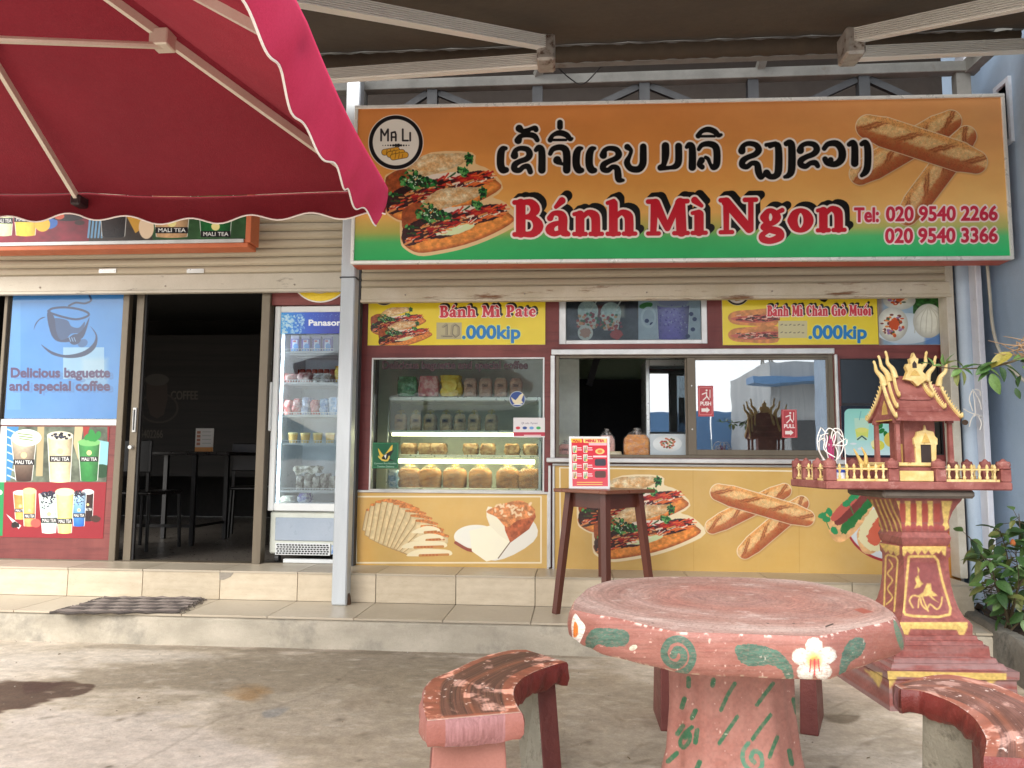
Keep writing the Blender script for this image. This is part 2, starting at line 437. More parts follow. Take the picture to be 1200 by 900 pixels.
def plane_canvas(x0, x1, Y, z0, z1, res, base=(255, 255, 255)):
    """print on an upright sheet at depth Y, drawn in photo coordinates; res = texels per metre"""
    w = max(8, int((x1-x0)*res)); h = max(8, int((z1-z0)*res))
    xs = x0+(np.arange(w)+.5)/w*(x1-x0); zs = z0+(np.arange(h)+.5)/h*(z1-z0)
    P = np.empty((h, w, 3)); P[..., 0] = xs[None]; P[..., 1] = Y; P[..., 2] = zs[:, None]
    gx, gy = proj(P); return Canvas(gx, gy, base)
def local_canvas(w, h, sx, sy, base=(255, 255, 255)):
    """sheet drawn in its own coordinates 0..sx, 0..sy (y down)"""
    gx, gy = np.meshgrid((np.arange(w)+.5)/w*sx, sy-(np.arange(h)+.5)/h*sy); return Canvas(gx, gy, base)
def surf_canvas(P, base=(255, 255, 255), up=8):
    """print over a curved surface given as a grid of points, refined `up` times"""
    H_, W_ = P.shape[:2]
    def interp(A, ax, k):
        n = A.shape[ax]; t = (np.arange((n-1)*k)+.5)/k; i = np.floor(t).astype(int); f = t-i
        sh = [1]*A.ndim; sh[ax] = -1; f = f.reshape(sh)
        return np.take(A, i, ax)*(1-f)+np.take(A, i+1, ax)*f
    ku, kv = up if hasattr(up, '__len__') else (up, up)
    Q = interp(interp(P, 1, ku), 0, kv); gx, gy = proj(Q); c = Canvas(gx, gy, base); c.P = Q; return c
# ---------------------------------------------------------------- drawn elements for prints
CO = {
'B': (.74, [[(.2,.1,.12),(.2,.9,.12)],[(.06,.93,.06),(.3,.93,.07)],[(.06,.06,.06),(.3,.07,.07)],[(.25,.94,.06),(.44,.92,.09),(.53,.74,.12),(.42,.57,.07),(.25,.53,.05)],[(.25,.53,.05),(.48,.5,.08),(.6,.28,.13),(.48,.08,.09),(.25,.06,.06)]]),
'P': (.7, [[(.2,.1,.12),(.2,.9,.12)],[(.06,.93,.06),(.3,.93,.07)],[(.06,.06,.06),(.34,.06,.06)],[(.25,.94,.06),(.44,.92,.09),(.55,.7,.13),(.42,.48,.08),(.25,.45,.05)]]),
'a': (.62, [[(.13,.5,.08),(.2,.62,.06),(.34,.62,.08),(.42,.5,.11),(.42,.15,.11),(.54,.06,.06)],[(.42,.38,.05),(.22,.33,.07),(.12,.19,.11),(.22,.07,.07),(.38,.12,.06)]]),
'n': (.76, [[(.19,.1,.11),(.19,.58,.11)],[(.06,.6,.05),(.2,.63,.06)],[(.06,.06,.055),(.32,.06,.055)],[(.25,.52,.06),(.38,.64,.07),(.52,.56,.11),(.55,.4,.11),(.55,.1,.11)],[(.43,.06,.055),(.69,.06,.055)]]),
'h': (.76, [[(.19,.1,.11),(.19,.88,.11)],[(.06,.9,.05),(.2,.95,.06)],[(.06,.06,.055),(.32,.06,.055)],[(.25,.52,.06),(.38,.64,.07),(.52,.56,.11),(.55,.4,.11),(.55,.1,.11)],[(.43,.06,.055),(.69,.06,.055)]]),
'M': (1.04, [[(.17,.1,.08),(.2,.86,.1)],[(.05,.93,.06),(.24,.93,.07)],[(.05,.06,.055),(.3,.06,.055)],[(.22,.88,.12),(.5,.2,.08)],[(.5,.2,.08),(.76,.88,.08)],[(.8,.88,.13),(.83,.1,.13)],[(.78,.93,.07),(.97,.93,.06)],[(.66,.06,.055),(.98,.06,.055)]]),
'i': (.42, [[(.2,.1,.12),(.2,.56,.12)],[(.05,.6,.05),(.2,.63,.06)],[(.05,.06,.055),(.36,.06,.055)]]),
'N': (.92, [[(.18,.1,.07),(.18,.88,.08)],[(.05,.93,.06),(.2,.93,.07)],[(.05,.06,.055),(.32,.06,.055)],[(.18,.88,.12),(.72,.14,.11)],[(.76,.12,.07),(.76,.9,.07)],[(.62,.93,.06),(.88,.93,.06)]]),
'g': (.66, [[(.16,.44,.11),(.24,.6,.07),(.36,.6,.07),(.45,.44,.11),(.36,.29,.07),(.24,.29,.07),(.16,.44,.11)],[(.44,.56,.05),(.58,.63,.06)],[(.2,.28,.05),(.13,.17,.07),(.3,.11,.09),(.5,.04,.1),(.52,-.1,.1),(.3,-.2,.08),(.12,-.14,.09),(.12,-.02,.07),(.25,.06,.05)]]),
'o': (.7, [[(.16,.34,.13),(.22,.52,.1),(.35,.61,.06),(.48,.52,.1),(.54,.34,.13),(.48,.16,.1),(.35,.07,.06),(.22,.16,.1),(.16,.34,.13)]]),
't': (.46, [[(.2,.14,.11),(.22,.72,.08)],[(.06,.58,.05),(.4,.58,.05)],[(.22,.1,.1),(.36,.07,.06)]]),
'e': (.62, [[(.14,.37,.04),(.47,.38,.05),(.46,.46,.07),(.38,.6,.08),(.26,.61,.08),(.13,.46,.1),(.13,.24,.12),(.26,.08,.09),(.42,.08,.06),(.5,.18,.04)]]),
'C': (.78, [[(.66,.7,.06),(.62,.86,.07),(.42,.93,.07),(.22,.76,.12),(.18,.5,.14),(.22,.24,.12),(.4,.07,.08),(.58,.1,.06),(.7,.26,.04)]]),
'G': (.84, [[(.66,.7,.06),(.62,.86,.07),(.42,.93,.07),(.22,.76,.12),(.18,.5,.14),(.22,.24,.12),(.4,.07,.08),(.66,.12,.1),(.66,.4,.09)],[(.52,.44,.05),(.8,.44,.05)]]),
'u': (.76, [[(.18,.58,.1),(.18,.25,.11),(.3,.08,.08),(.45,.1,.06)],[(.56,.58,.11),(.56,.1,.11),(.68,.06,.05)],[(.05,.6,.05),(.2,.62,.06)],[(.43,.6,.05),(.56,.62,.06)]]),
' ': (.42, [])}
AC = {'/': [[(-.04,.8,.05),(.1,.97,.09)]], '\\': [[(-.1,.95,.09),(.06,.8,.05)]], '^': [[(-.13,.74,.04),(0,.86,.06),(.13,.74,.04)]], '>': [[(.1,.92,.04),(.2,1.04,.06)]]}
VN = {'á': ('a', '/'), 'ì': ('i', '\\'), 'â': ('a', '^'), 'ò': ('o', '\\'), 'ố': ('o', '^>')}
def coop(txt, x0, x1, yb0, yb1, H):
    ch = [VN.get(c, (c, '')) for c in txt]; tot = sum(CO[b][0] for b, _ in ch); kx = (x1-x0)/tot; kr = (kx+H)/2; S = []; cx = x0
    for b, ac in ch:
        w, st = CO[b]; mid = {'a': .3, 'i': .2, 'o': .35}.get(b, .3); st = list(st)
        for a in ac: st += [[(p[0]+mid, p[1], p[2]) for p in q] for q in AC[a]]
        for q in st:
            o = []
            for p in q:
                xx = cx+p[0]*kx; yb = yb0+(yb1-yb0)*(xx-x0)/(x1-x0); o.append((xx, yb-p[1]*H, p[2]*kr))
            S.append([tuple(v) for v in smoothpts(o, 4)] if len(o) > 3 else o)
        cx += w*kx
    return S
def title(c, txt, x0, x1, yb0, yb1, H, red=(196, 26, 44), out=.055, sh=.14, white=(240, 225, 215), shadow=(14, 12, 12)):
    S = coop(txt, x0, x1, yb0, yb1, H)
    for k in (1, .75, .5, .25): c.draw(S, shadow, grow=out*H*.8, off=(sh*H*k, -sh*H*k))
    c.draw(S, white, grow=out*H); c.draw(S, red, grow=0)
LA = [  # (origin x, strokes in 4.615x zoom of the sign)
(570, [[(105,203,9),(88,208,14),(78,235,17),(77,290,17),(88,318,17),(107,320,13)],
 [(152,242,17),(158,215,11),(185,203,11),(222,210,13),(234,236,15),(218,260,13),(180,274,12),(154,292,14),(152,316,14),(178,322,12),(200,304,11),(225,302,13),(238,330,12)],
 [(178,96,17),(196,110,11),(225,106,11),(240,98,9),(262,94,12),(268,102,12)], [(172,160,17),(185,138,11),(220,130,12),(258,136,13),(275,158,11)],
 [(268,212,10),(285,200,14),(300,222,16),(300,320,17)],
 [(345,232,10),(362,206,12),(405,198,14),(433,225,17),(434,320,17)], [(384,268,19),(404,285,8),(425,290,8)],
 [(345,158,12),(360,132,9),(395,120,13),(432,130,13),(452,152,11),(464,150,6)], [(350,158,6),(430,158,6)], [(398,64,13),(398,88,13)],
 [(515,203,8),(498,210,14),(487,240,17),(486,290,17),(498,318,17),(515,322,12)], [(585,203,8),(568,210,14),(557,240,17),(556,290,17),(568,318,17),(585,322,12)],
 [(632,240,17),(640,214,11),(665,203,11),(702,210,13),(716,236,15),(700,258,13),(662,274,12),(634,292,14),(632,315,14),(657,322,12),(682,304,11),(706,312,14),(712,345,16),(716,372,14),(740,376,7)],
 [(762,196,14),(782,215,9),(774,245,9),(760,280,14),(780,312,14),(822,316,15),(845,288,16),(848,240,16),(848,195,15)]]),
(770, [[(18,308,14),(36,290,12),(45,240,17),(45,190,17)], [(20,310,12),(70,308,9),(102,298,14),(116,270,16),(116,192,16)],
 [(160,196,9),(175,184,13),(190,205,16),(190,305,17)],
 [(225,208,9),(245,184,11),(288,180,14),(320,204,16),(322,285,16),(304,306,13),(288,290,8),(276,262,9),(262,252,8)], [(240,268,15),(228,290,12),(243,304,12)],
 [(222,136,12),(240,112,10),(275,101,13),(310,112,13),(330,132,11),(346,130,7)], [(228,138,6),(310,138,6)],
 [(458,216,17),(466,190,11),(495,177,11),(535,186,13),(549,212,15),(530,236,13),(490,252,12),(464,270,14),(460,294,14),(485,303,12),(512,284,11),(540,290,14),(548,330,16),(560,358,13),(575,350,10)],
 [(592,338,17),(612,356,13),(640,352,14),(656,320,17),(656,205,16),(640,182,12),(610,192,10)], [(590,185,9),(640,176,9)],
 [(698,178,12),(718,172,14),(728,200,17),(727,315,17),(712,348,13),(690,358,8)],
 [(774,214,17),(782,190,11),(812,177,11),(850,184,13),(863,210,15),(845,234,13),(806,250,12),(778,268,14),(776,290,14),(802,301,12),(828,284,11),(855,282,13),(868,298,11)],
 [(903,204,11),(925,180,12),(970,178,15),(998,212,17),(997,260,17),(965,288,14),(922,283,13),(908,262,13)], [(938,266,13),(922,276,9)],
 [(1038,182,11),(1058,172,13),(1068,198,16),(1068,284,17)],
 [(1106,180,11),(1126,172,13),(1138,205,16),(1138,290,16),(1128,328,15),(1106,350,9)]])]
def lao(c):
    S = []
    for ox, st in LA:
        for q in st: S.append([(ox+x/4.615, 130+y/4.615, r/4.615*1.2) for x, y, r in (smoothpts(q, 4) if len(q) > 2 else q)])
    c.draw(S, (236, 224, 214), grow=2.3); c.draw(S, (14, 13, 14))
def shade_bread(a, b, r, hue=0):
    """colour function for a crusty roll lying from a to b"""
    ax, ay = a; dx, dy = b[0]-ax, b[1]-ay; L = math.hypot(dx, dy); dx /= L; dy /= L
    def f(gx, gy, d):
        u = (gx-ax)*dx+(gy-ay)*dy; v = -(gx-ax)*dy+(gy-ay)*dx
        if dx < 0: v = -v
        t = np.clip(v/r, -1, 1)
        n = fbm(gx*.35+hue, gy*.35, 4); n2 = fbm(gx*1.3, gy*1.3+hue, 3)
        base = np.array([234, 172, 102], np.float32); dark = np.array([168, 88, 52], np.float32); lite = np.array([250, 222, 160], np.float32)
        k = np.clip(.5+.62*t+(n-.5)*.9, 0, 1)[..., None]
        c = base*(1-k)+dark*k
        # open slashes along the crust
        ph = (u/L*3.1+t*.62+.18*(n-.5)) % 1; w = np.abs(ph-.5)*2; m = np.clip((.80-w)*5, 0, 1)*np.clip((.50-np.abs(t+.22+.25*(n-.5)))*5, 0, 1)*np.clip(.25+n2*1.7-.45, 0, 1); rim_ = np.exp(-((w-.86)/.09)**2)*np.clip((.55-np.abs(t+.2))*5, 0, 1)*.6; c = c*(1-rim_[..., None])+np.array([118,56,34])*rim_[..., None]
        c = c*(1-m[..., None])+lite*m[..., None]
        e = np.clip((n2-.55)*5, 0, 1)[..., None]*.5*np.clip(.4+w[..., None], 0, 1); c = c*(.82+.36*n[..., None])
        return c*(1-e)+np.array([120, 62, 38])*e
    return f
def baguette(c, a, b, r, hue=0, out=None):
    st = [[(a[0], a[1], r*.8), (a[0]*.85+b[0]*.15, a[1]*.85+b[1]*.15, r), (a[0]*.15+b[0]*.85, a[1]*.15+b[1]*.85, r), (b[0], b[1], r*.78)]]
    if out: c.draw(st, out, grow=.9)
    c.draw(st, (110, 60, 36), op=.25, off=(1, 1.8), soft=4)
    c.draw(st, shade_bread(a, b, r, hue))
SWR = np.random.RandomState(3)
def sandwich(c, f, k, filled=True):
    """f maps drawing coords (px of a 180-wide tracing at 5.29x) to the canvas, k its scale"""
    q = lambda L: [tuple(f(*p)) for p in L]
    def crumb(gx, gy, d):
        n = fbm(gx/k*.03, gy/k*.04, 4); n2 = fbm(gx/k*.12, gy/k*.12, 3)[..., None]
        kk = np.clip(n*1.6-.3, 0, 1)[..., None]
        return (np.array([206, 150, 90])*(1-kk)+np.array([240, 226, 190])*kk)*(.84+.3*n2)*(.86+.14*np.clip(-d/(k*30), 0, 1)[..., None])
    def crust(gx, gy, d):
        n = fbm(gx/k*.04, gy/k*.05, 4)[..., None]; e = np.clip(-d/(k*26), 0, 1)[..., None]
        return (np.array([168, 84, 42])*(1-e)+np.array([226, 142, 66])*e)*(.72+.52*n)
    def rind(gx, gy, d):
        n = fbm(gx/k*.06, gy/k*.06, 3)[..., None]; return np.array([150, 74, 40])*(.7+.6*n)
    dark = lambda gx, gy, d: np.array([52, 26, 28])*(.5+1.1*fbm(gx/k*.08, gy/k*.08, 3)[..., None])
    c.poly(q([(115,430),(140,395),(200,365),(270,370),(250,440),(190,500),(125,540)]), rind, sm=3)
    c.poly(q([(262,345),(330,290),(400,268),(500,264),(600,263),(645,280),(590,330),(480,372),(380,398),(310,410),(250,380)]), crumb, sm=3, wob=k*4)
    c.poly(q([(118,610),(130,560),(330,470),(560,400),(720,372),(800,430),(830,480),(700,560),(520,630),(330,672),(220,682),(150,650)]), crust, sm=3)
    c.poly(q([(120,605),(128,520),(230,470),(380,400),(560,390),(720,372),(790,420),(700,470),(560,510),(420,580),(280,600),(160,640)]), dark, sm=3, wob=k*5)
    c.poly(q([(360,408),(430,392),(560,378),(620,385),(560,420),(440,430)]), (226, 212, 196), sm=3, wob=k*5)
    c.poly(q([(330,560),(450,505),(540,490),(580,510),(520,545),(430,570)]), (216, 226, 176), sm=3, wob=k*3)
    cols = [(176,28,30),(206,60,36),(226,108,52),(92,28,34),(60,26,30),(236,226,208),(214,196,160),(34,84,40),(226,148,84),(150,24,32)]
    R_ = np.random.RandomState(11)
    for i in range(210):
        t = R_.rand(); s_ = R_.rand()
        x = 130+t*650; top = 520-170*t+20*math.sin(t*9); bot = 640-215*t**1.1; y = top+(bot-top)*s_
        L = 14+R_.rand()*46; an = -.30+R_.randn()*.28
        w_ = R_.choice([0,1,2,9]) if t > .65 and s_ < .5 else (R_.choice([2,1,8,5]) if s_ > .72 else R_.randint(len(cols)))
        a = f(x, y); b = f(x+L*math.cos(an), y+L*math.sin(an))
        c.line([a, b], k*(2.5+R_.rand()*4), cols[w_], op=.9)
    for (gx0, gy0, rx, ry, n) in ((275,430,70,62,70),(370,440,55,30,25),(632,300,24,40,26),(592,375,34,30,24),(160,520,30,10,8)):
        for i in range(n):
            a = R_.rand()*6.28; r_ = R_.rand()**.6; x, y = gx0+rx*r_*math.cos(a), gy0+ry*r_*math.sin(a); X_, Y_ = f(x, y)
            g = R_.choice(4); c.ell(X_, Y_, k*(6+R_.rand()*12), k*(4+R_.rand()*7), [(22,74,36),(44,124,58),(96,158,84),(12,44,26)][g], rot=R_.rand()*3)
    for i in range(22):
        a = R_.rand()*6.28; X_, Y_ = f(290+60*math.cos(a)*R_.rand(), 440+40*math.sin(a)*R_.rand()); c.ell(X_, Y_, k*5, k*3, (206, 222, 200), rot=a)
def sandwich2(c, ox, oy, k, sx=1, out=None):
    g = lambda x, y: (ox+x*k*sx, oy+y*k)
    if out:
        for dx, dy in ((0, 0), (100, 205)):
            c.poly([(ox+(x+dx)*k*sx, oy+(y+dy)*k) for x, y in [(112,430),(140,390),(262,340),(400,262),(650,262),(670,330),(760,370),(840,480),(700,570),(520,640),(330,682),(220,690),(140,650),(112,600)]], out, sm=3, grow=.8)
    sandwich(c, g, k); sandwich(c, lambda x, y: (ox+(x*.97+105)*k*sx, oy+(y*.97+218)*k), k*.97)
def logo(c, cx, cy, R_):
    c.ell(cx, cy, R_*1.03, R_*1.03, (225, 215, 205)); c.ell(cx, cy, R_, R_, (22, 20, 24)); c.ell(cx, cy, R_*.86, R_*.86, (226, 220, 210))
    k = R_/31.0
    def L(P, r=1.0): c.line([(cx+x*k, cy+y*k) for x, y in P], r*k, (30, 26, 30))
    L([(-17,-2),(-17,-15),(-13,-8),(-9,-15),(-9,-2)]); L([(-5,-2),(-5,-11),(-1,-12),(0,-9),(0,-2)]); L([(-5,-6),(0,-6)])
    L([(8,-15),(8,-2),(14,-2)]); L([(16.5,-11),(16.5,-2)])
    for i, r in enumerate([.5,.6,.8,1,1.3,1.8,2,1.3,1,.8,.6]): c.ell(cx+(-15+i*3)*k, cy+3.5*k, r*k, r*k, (24, 22, 24))
    for (x, y) in ((-6,10),(0,12.5),(4,15.5)):
        st = [[(cx+(x-7)*k, cy+(y+1.5)*k, 3.2*k), (cx+(x+7)*k, cy+(y-1)*k, 3.2*k)]]
        c.draw(st, (60, 40, 20), grow=.5*k); c.draw(st, (214, 156, 50))
        for j in range(3): c.line([(cx+(x-4+j*4)*k, cy+(y-2)*k), (cx+(x-5+j*4)*k, cy+(y+3)*k)], .35*k, (120, 80, 30))
def cup(c, cx, top, bot, wt, wb, col, topcol=None, label=True, tap=False, band=.5):
    h = bot-top
    c.poly([(cx-wt/2, top), (cx+wt/2, top), (cx+wb/2, bot), (cx-wb/2, bot)], (240, 240, 235), grow=.7)
    def f(gx, gy, d):
        t = (gx-cx)/(wt/2); v = (gy-top)/h
        b = np.array(col[0], np.float32)*(1-v[..., None])+np.array(col[1], np.float32)*v[..., None]
        return np.clip(b*(1.08-.35*np.abs(t+.15)[..., None]**2)*(.9+.2*fbm(gx*.3, gy*.3, 3)[..., None]), 0, 255)
    c.poly([(cx-wt/2, top), (cx+wt/2, top), (cx+wb/2, bot), (cx-wb/2, bot)], f)
    c.ell(cx, bot, wb/2, h*.03, f)
    if topcol is not None: c.ell(cx, top, wt/2*1.04, h*.085, topcol); c.ell(cx, top+h*.03, wt/2, h*.08, topcol)
    if tap:
        R_ = np.random.RandomState(int(cx))
        for i in range(int(30 if tap == 1 else 60)):
            a = R_.rand()*6.28; r = R_.rand()**.5; c.ell(cx+wt*.42*r*math.cos(a), top+h*.02+h*(.07 if tap == 1 else .09)*r*math.sin(a), wt*.05, wt*.04, [(18,20,34),(50,54,80),(10,10,20)][R_.randint(3)])
        if tap == 2:
            for i in range(26): c.ell(cx-wt*.42+wt*.84*R_.rand(), top+h*(.12+.25*R_.rand()**1.6), wt*.035, wt*.035, (30, 30, 48))
    if label:
        y = top+h*band; w = wt*.42
        c.box(cx-w, y, cx+w, y+h*.13, (24, 22, 26))
        c.text('MALI TEA', cx-w*.85, y+h*.105, h*.12, (235, 235, 230), fit=w*1.7, bold=.15)
        c.ell(cx, y-h*.1, wt*.12, wt*.12, (236, 222, 150))
def plate(c, cx, cy, rx, ry, col=(232, 238, 238), rim=None):
    if rim: c.ell(cx, cy, rx, ry, rim)
    c.ell(cx, cy, rx*.97 if rim else rx, ry*.96 if rim else ry, lambda gx, gy, d: np.array(col)*(1-.12*np.clip((gy-cy)/ry, -1, 1)[..., None]**2))
# ================================================================ SETTING
ZT, ZF = .178, .365           # lower tread, shop floor
YC = -.62                     # ground kerb face -> computed
m_conc = None
def ground_material():
    # stains, powdery patches and the table's painted shade, drawn on the concrete
    n = 1000; x0, x1, y0, y1 = -4.2, 4.0, -4.4, -.6
    xs = x0+(np.arange(n)+.5)/n*(x1-x0); h = 560; ys = y0+(np.arange(h)+.5)/h*(y1-y0)
    P = np.zeros((h, n, 3)); P[..., 0] = xs[None]; P[..., 1] = ys[:, None]
    gx, gy = proj(P); gy = np.minimum(gy, 1400)
    wx = P[..., 0]; wy = P[..., 1]
    c = Canvas(gx, gy, (186, 176, 164))
    f1 = fbm(wx*1.6+3, wy*2.6, 5)[..., None]; f2 = fbm(wx*6, wy*9+4, 5)[..., None]; f3 = fbm(wx*22, wy*26, 4)[..., None]
    pale = np.array([218, 206, 192]); grey = np.array([184, 171, 152]); brown = np.array([158, 142, 120])
    k = np.clip((f1*.6+f2*.4-.42)*5, 0, 1); c.a[:] = grey*(1-k)+pale*k
    k = np.clip((fbm(wx*1.1+9, wy*1.9+2, 5)[..., None]*.65+f2*.35-.50)*6, 0, 1)*.75; c.a[:] = c.a*(1-k)+brown*k
    def blot(pts, col, op, soft, wob):
        P_ = smoothpts(pts, 5, closed=True); w = c.win(P_[:, 0].min()-soft-wob, P_[:, 1].min()-soft-wob, P_[:, 0].max()+soft+wob, P_[:, 1].max()+soft+wob)
        if w is None: return
        d = c.sd_poly(w, [[tuple(p) for p in P_]])+(fbm(wx[w]*5, wy[w]*9, 5)-.5)*2*wob; c.put(w, d, col, op, soft)
    blot([(0,800),(200,770),(420,762),(560,775),(500,800),(300,812),(120,810),(0,812)], (150,137,118), .8, 10, 16)     # long damp band
    blot([(240,860),(330,790),(480,780),(640,800),(660,870),(560,905),(380,900)], (164,151,132), .6, 14, 22)
    blot([(700,800),(1000,820),(1080,880),(980,910),(640,905),(660,850)], (166,155,140), .6, 16, 18)  # soft shade under the stone table, painted into the ground
    blot([(0,770),(150,762),(260,770),(120,778),(0,785)], (208,198,186), .7, 8, 9)
    blot([(0,845),(120,830),(260,860),(330,905),(200,1000),(-50,1000)], (214,203,194), .8, 14, 20)
    blot([(-30,802),(60,797),(108,803),(90,818),(60,822),(20,832),(-30,836)], (88,66,52), .92, 3, 8)                      # dark spill
    blot([(30,800),(70,799),(60,806),(30,812)], (70,42,34), .6, 3, 5)
    blot([(262,812),(300,806),(318,812),(290,822)], (168,128,80), .65, 8, 8)                                             # rust
    blot([(308,834),(322,830),(340,830),(330,838),(312,842)], (150,150,150), .7, 3, 3)
    blot([(960,838),(990,836),(1008,838),(1000,846),(985,848),(965,842)], (112,100,84), .8, 3, 4)
    blot([(120,756),(300,758),(670,769),(670,772),(300,763),(120,760)], (120,108,92), .4, 2, 2)
    for L in ([(150,900),(210,868),(262,842),(330,826),(392,800),(430,772)], [(330,826),(300,812),(284,796)], [(700,905),(742,880),(760,850)], [(980,900),(1010,872),(1060,850)]):
        q_ = smoothpts([(a+3*math.sin(i*2.3), b, .8) for i, (a, b) in enumerate(L)], 6); q_[:, 0] += 2.2*np.sin(np.arange(len(q_))*1.9); c.draw([[tuple(v) for v in q_]], (122,110,94), op=.3)
    R_ = np.random.RandomState(5)
    for i in range(70):
        X_ = R_.rand()*1200; Y_ = 770+R_.rand()**.7*150; s = (Y_-700)/90
        c.ell(X_, Y_, s*(1.2+3*R_.rand()), s*(.3+.7*R_.rand()), [(120,106,88),(226,218,208),(100,90,76)][R_.randint(3)], rot=R_.randn()*.25, op=.55)
    g = np.clip(1-np.minimum(np.minimum(wx-x0, x1-wx), np.minimum(wy-y0, 9))/.5, 0, 1)
    f4 = fbm(wx*55, wy*60, 3)[..., None]; sp_ = np.clip((fbm(wx*9, wy*17+3, 5)[..., None]-.60)*5, 0, 1)*.18; c.a[:] = c.a*(1-sp_)+np.array([132,118,98])*sp_; sp_ = np.clip((fbm(wx*11+5, wy*19, 5)[..., None]-.62)*6, 0, 1)*.25; c.a[:] = c.a*(1-sp_)+np.array([236,228,218])*sp_; c.a[:] = c.a*(.82+.18*f3+.14*f4)*np.array([.97,.965,.95]); c.al[:] = 1-g
    im = bpy.data.images.new('ground_stains_and_shade', c.w, c.h, alpha=True); A = np.ones((c.h, c.w, 4), np.float32); A[..., :3] = np.clip(c.a/255, 0, 1); A[..., 3] = c.al
    im.pixels.foreach_set(A.ravel()); im.update(); im.pack()
    m = mat('concrete_ground', (196,187,175), (220,211,200), scale=1.2, rough=.85, bump=.25, bscale=45, dirt=(134,122,106), dscale=1.1, dlo=.5, dhi=.66)
    nt = m.node_tree; b = nt.nodes['Principled BSDF']; src = b.inputs['Base Color'].links[0].from_socket
    tc = nt.nodes.new('ShaderNodeTexCoord'); mp = nt.nodes.new('ShaderNodeMapping'); mp.vector_type = 'TEXTURE'
    mp.inputs['Location'].default_value = (x0, y0, 0); mp.inputs['Scale'].default_value = (x1-x0, y1-y0, 1)
    t = nt.nodes.new('ShaderNodeTexImage'); t.image = im; t.extension = 'CLIP'
    nt.links.new(tc.outputs['Object'], mp.inputs[0]); nt.links.new(mp.outputs[0], t.inputs[0])
    out = mixc(nt, t.outputs[1], src, t.outputs[0])
    out = mixc(nt, .16, out, ramp(nt, noise(nt, 90, 5, .75), [(.3,(0,0,0)),(.7,(1,1,1))]), 'OVERLAY')
    nt.links.new(out, b.inputs['Base Color']); return m
# kerb face / tread edge / riser plane depth from the traced lines
YG = float(atz(350, 758, 0)[1]); YK = float(atz(350, 724, ZT)[1]); YR = float(atz(440, 706.5, ZT)[1])
YK = (YG+YK)/2
g = MB()
xs = [-600,-60,-8,-4,-2,0,2,4,8,60,600]; ys = [-900,-60,-12,-6,-4,-2,YK+.3,20]
g.grid(np.array([[(x, y, 0) for x in xs] for y in ys], float), uv=False).build('ground', ground_material(), kind='structure')
XL, XR = -6.2, X(1141, 690, YR)
# ---- kerb + tread
m_kerb = mat('rendered_kerb', (162,154,138), (188,179,162), scale=3, rough=.85, bump=.3, bscale=35, dirt=(126,122,112), dscale=2.4, dlo=.5, dhi=.68, stretch=(1,1,2))
m_tread = mat('tread_tile', (196,184,164), (212,200,180), scale=2.2, rough=.35, dirt=(150,138,118), dscale=1.6, dlo=.56, dhi=.74, fine=.04)
m_riser = mat('riser_tile', (222,208,184), (234,222,200), scale=4, rough=.3, dirt=(186,160,118), dscale=2.4, dlo=.62, dhi=.78, fine=.05)
m_grout = mat('grout', (112,100,84), rough=.9)
k = MB(); XLK = X(1140, 725, YK)
n = 60; xs_ = np.linspace(XL, XLK+.1, n)
prof = []
for i, x in enumerate(xs_):
    w = .006*math.sin(i*1.7)+.004*math.sin(i*.61+1)
    prof.append([(x, YK-.012+w, -.05), (x, YK-.008+w*.7, .03), (x, YK+w*.4, .1), (x, YK+.002+w*.3, ZT-.03), (x, YK+.014, ZT-.012), (x, YR+.05, ZT-.012)])
kerb = k.grid(np.array(prof).transpose(1, 0, 2), uv=False).build('lower_step', m_kerb, kind='structure', smooth=30)
def tiles(parent, name, cells, mats_, prep):
    for i, (a, b_) in enumerate(cells): pass
joints = [78-93*k for k in range(6, 0, -1)]+[78, 166, 257, 348, 440, 534, 627, 719, 810, 905, 999, 1093]
jx = [X(p, 700, YR) for p in joints]; jx = [jx[0]-.55]+jx+[XR]
m = MB().box(-.5, .5, 0, 1, -.010, 0)
def piece(name, parent, mesh, loc, scale, rot=(0, 0, 0), mtl=None):
    o = bpy.data.objects.new(name, mesh); COL.objects.link(o); o.parent = parent; o.location = loc; o.scale = scale; o.rotation_euler = rot; return o
def unit_tile(name, mtl, b=.01):
    mb = MB().box(0, 1, 0, 1, 0, 1).build(name, mtl); me = mb.data; bpy.data.objects.remove(mb); return me
tread_me = [unit_tile('tile', mat('tread_tile_%d' % i, (176+d,164+d,144+d), (190+d,178+d,158+d), scale=.8+i*.3, rough=.35, dirt=(152,140,120), dscale=.9, dlo=.56, dhi=.74, fine=.04)) for i, d in enumerate((0, 5, -5))]
riser_me = [unit_tile('tile', mat('riser_tile_%d' % i, (192+d,177+d,152+d), (206+d,192+d,168+d), scale=3+i, rough=.3, dirt=(190,164,122), dscale=.7+i*.4, dlo=.6, dhi=.8, fine=.05)) for i, d in enumerate((0, 4, -5))]
G = .0025
for i in range(len(jx)-1):
    a, b_ = jx[i]+G, jx[i+1]-G
    piece('tile', kerb, tread_me[i % 3], (a, YK-.004, ZT-.012), (b_-a, YR-YK+.004-G, .012))
up = MB().box(XL, XR-.004, YR+.014, 1.2, ZT-.02, ZF-.012).build('upper_step', m_grout, kind='structure')
for i in range(len(jx)-1):
    a, b_ = jx[i]+G, jx[i+1]-G
    zb = ZT+.001+(.004*math.sin(i*2.1)); piece('tile', up, riser_me[(i*2+1) % 3], (a, YR, ZT+.002), (b_-a, .0135, ZF-ZT-.014))
    piece('tile', up, tread_me[(i+1) % 3], (a, YR-.006, ZF-.012), (b_-a, .42, .012))
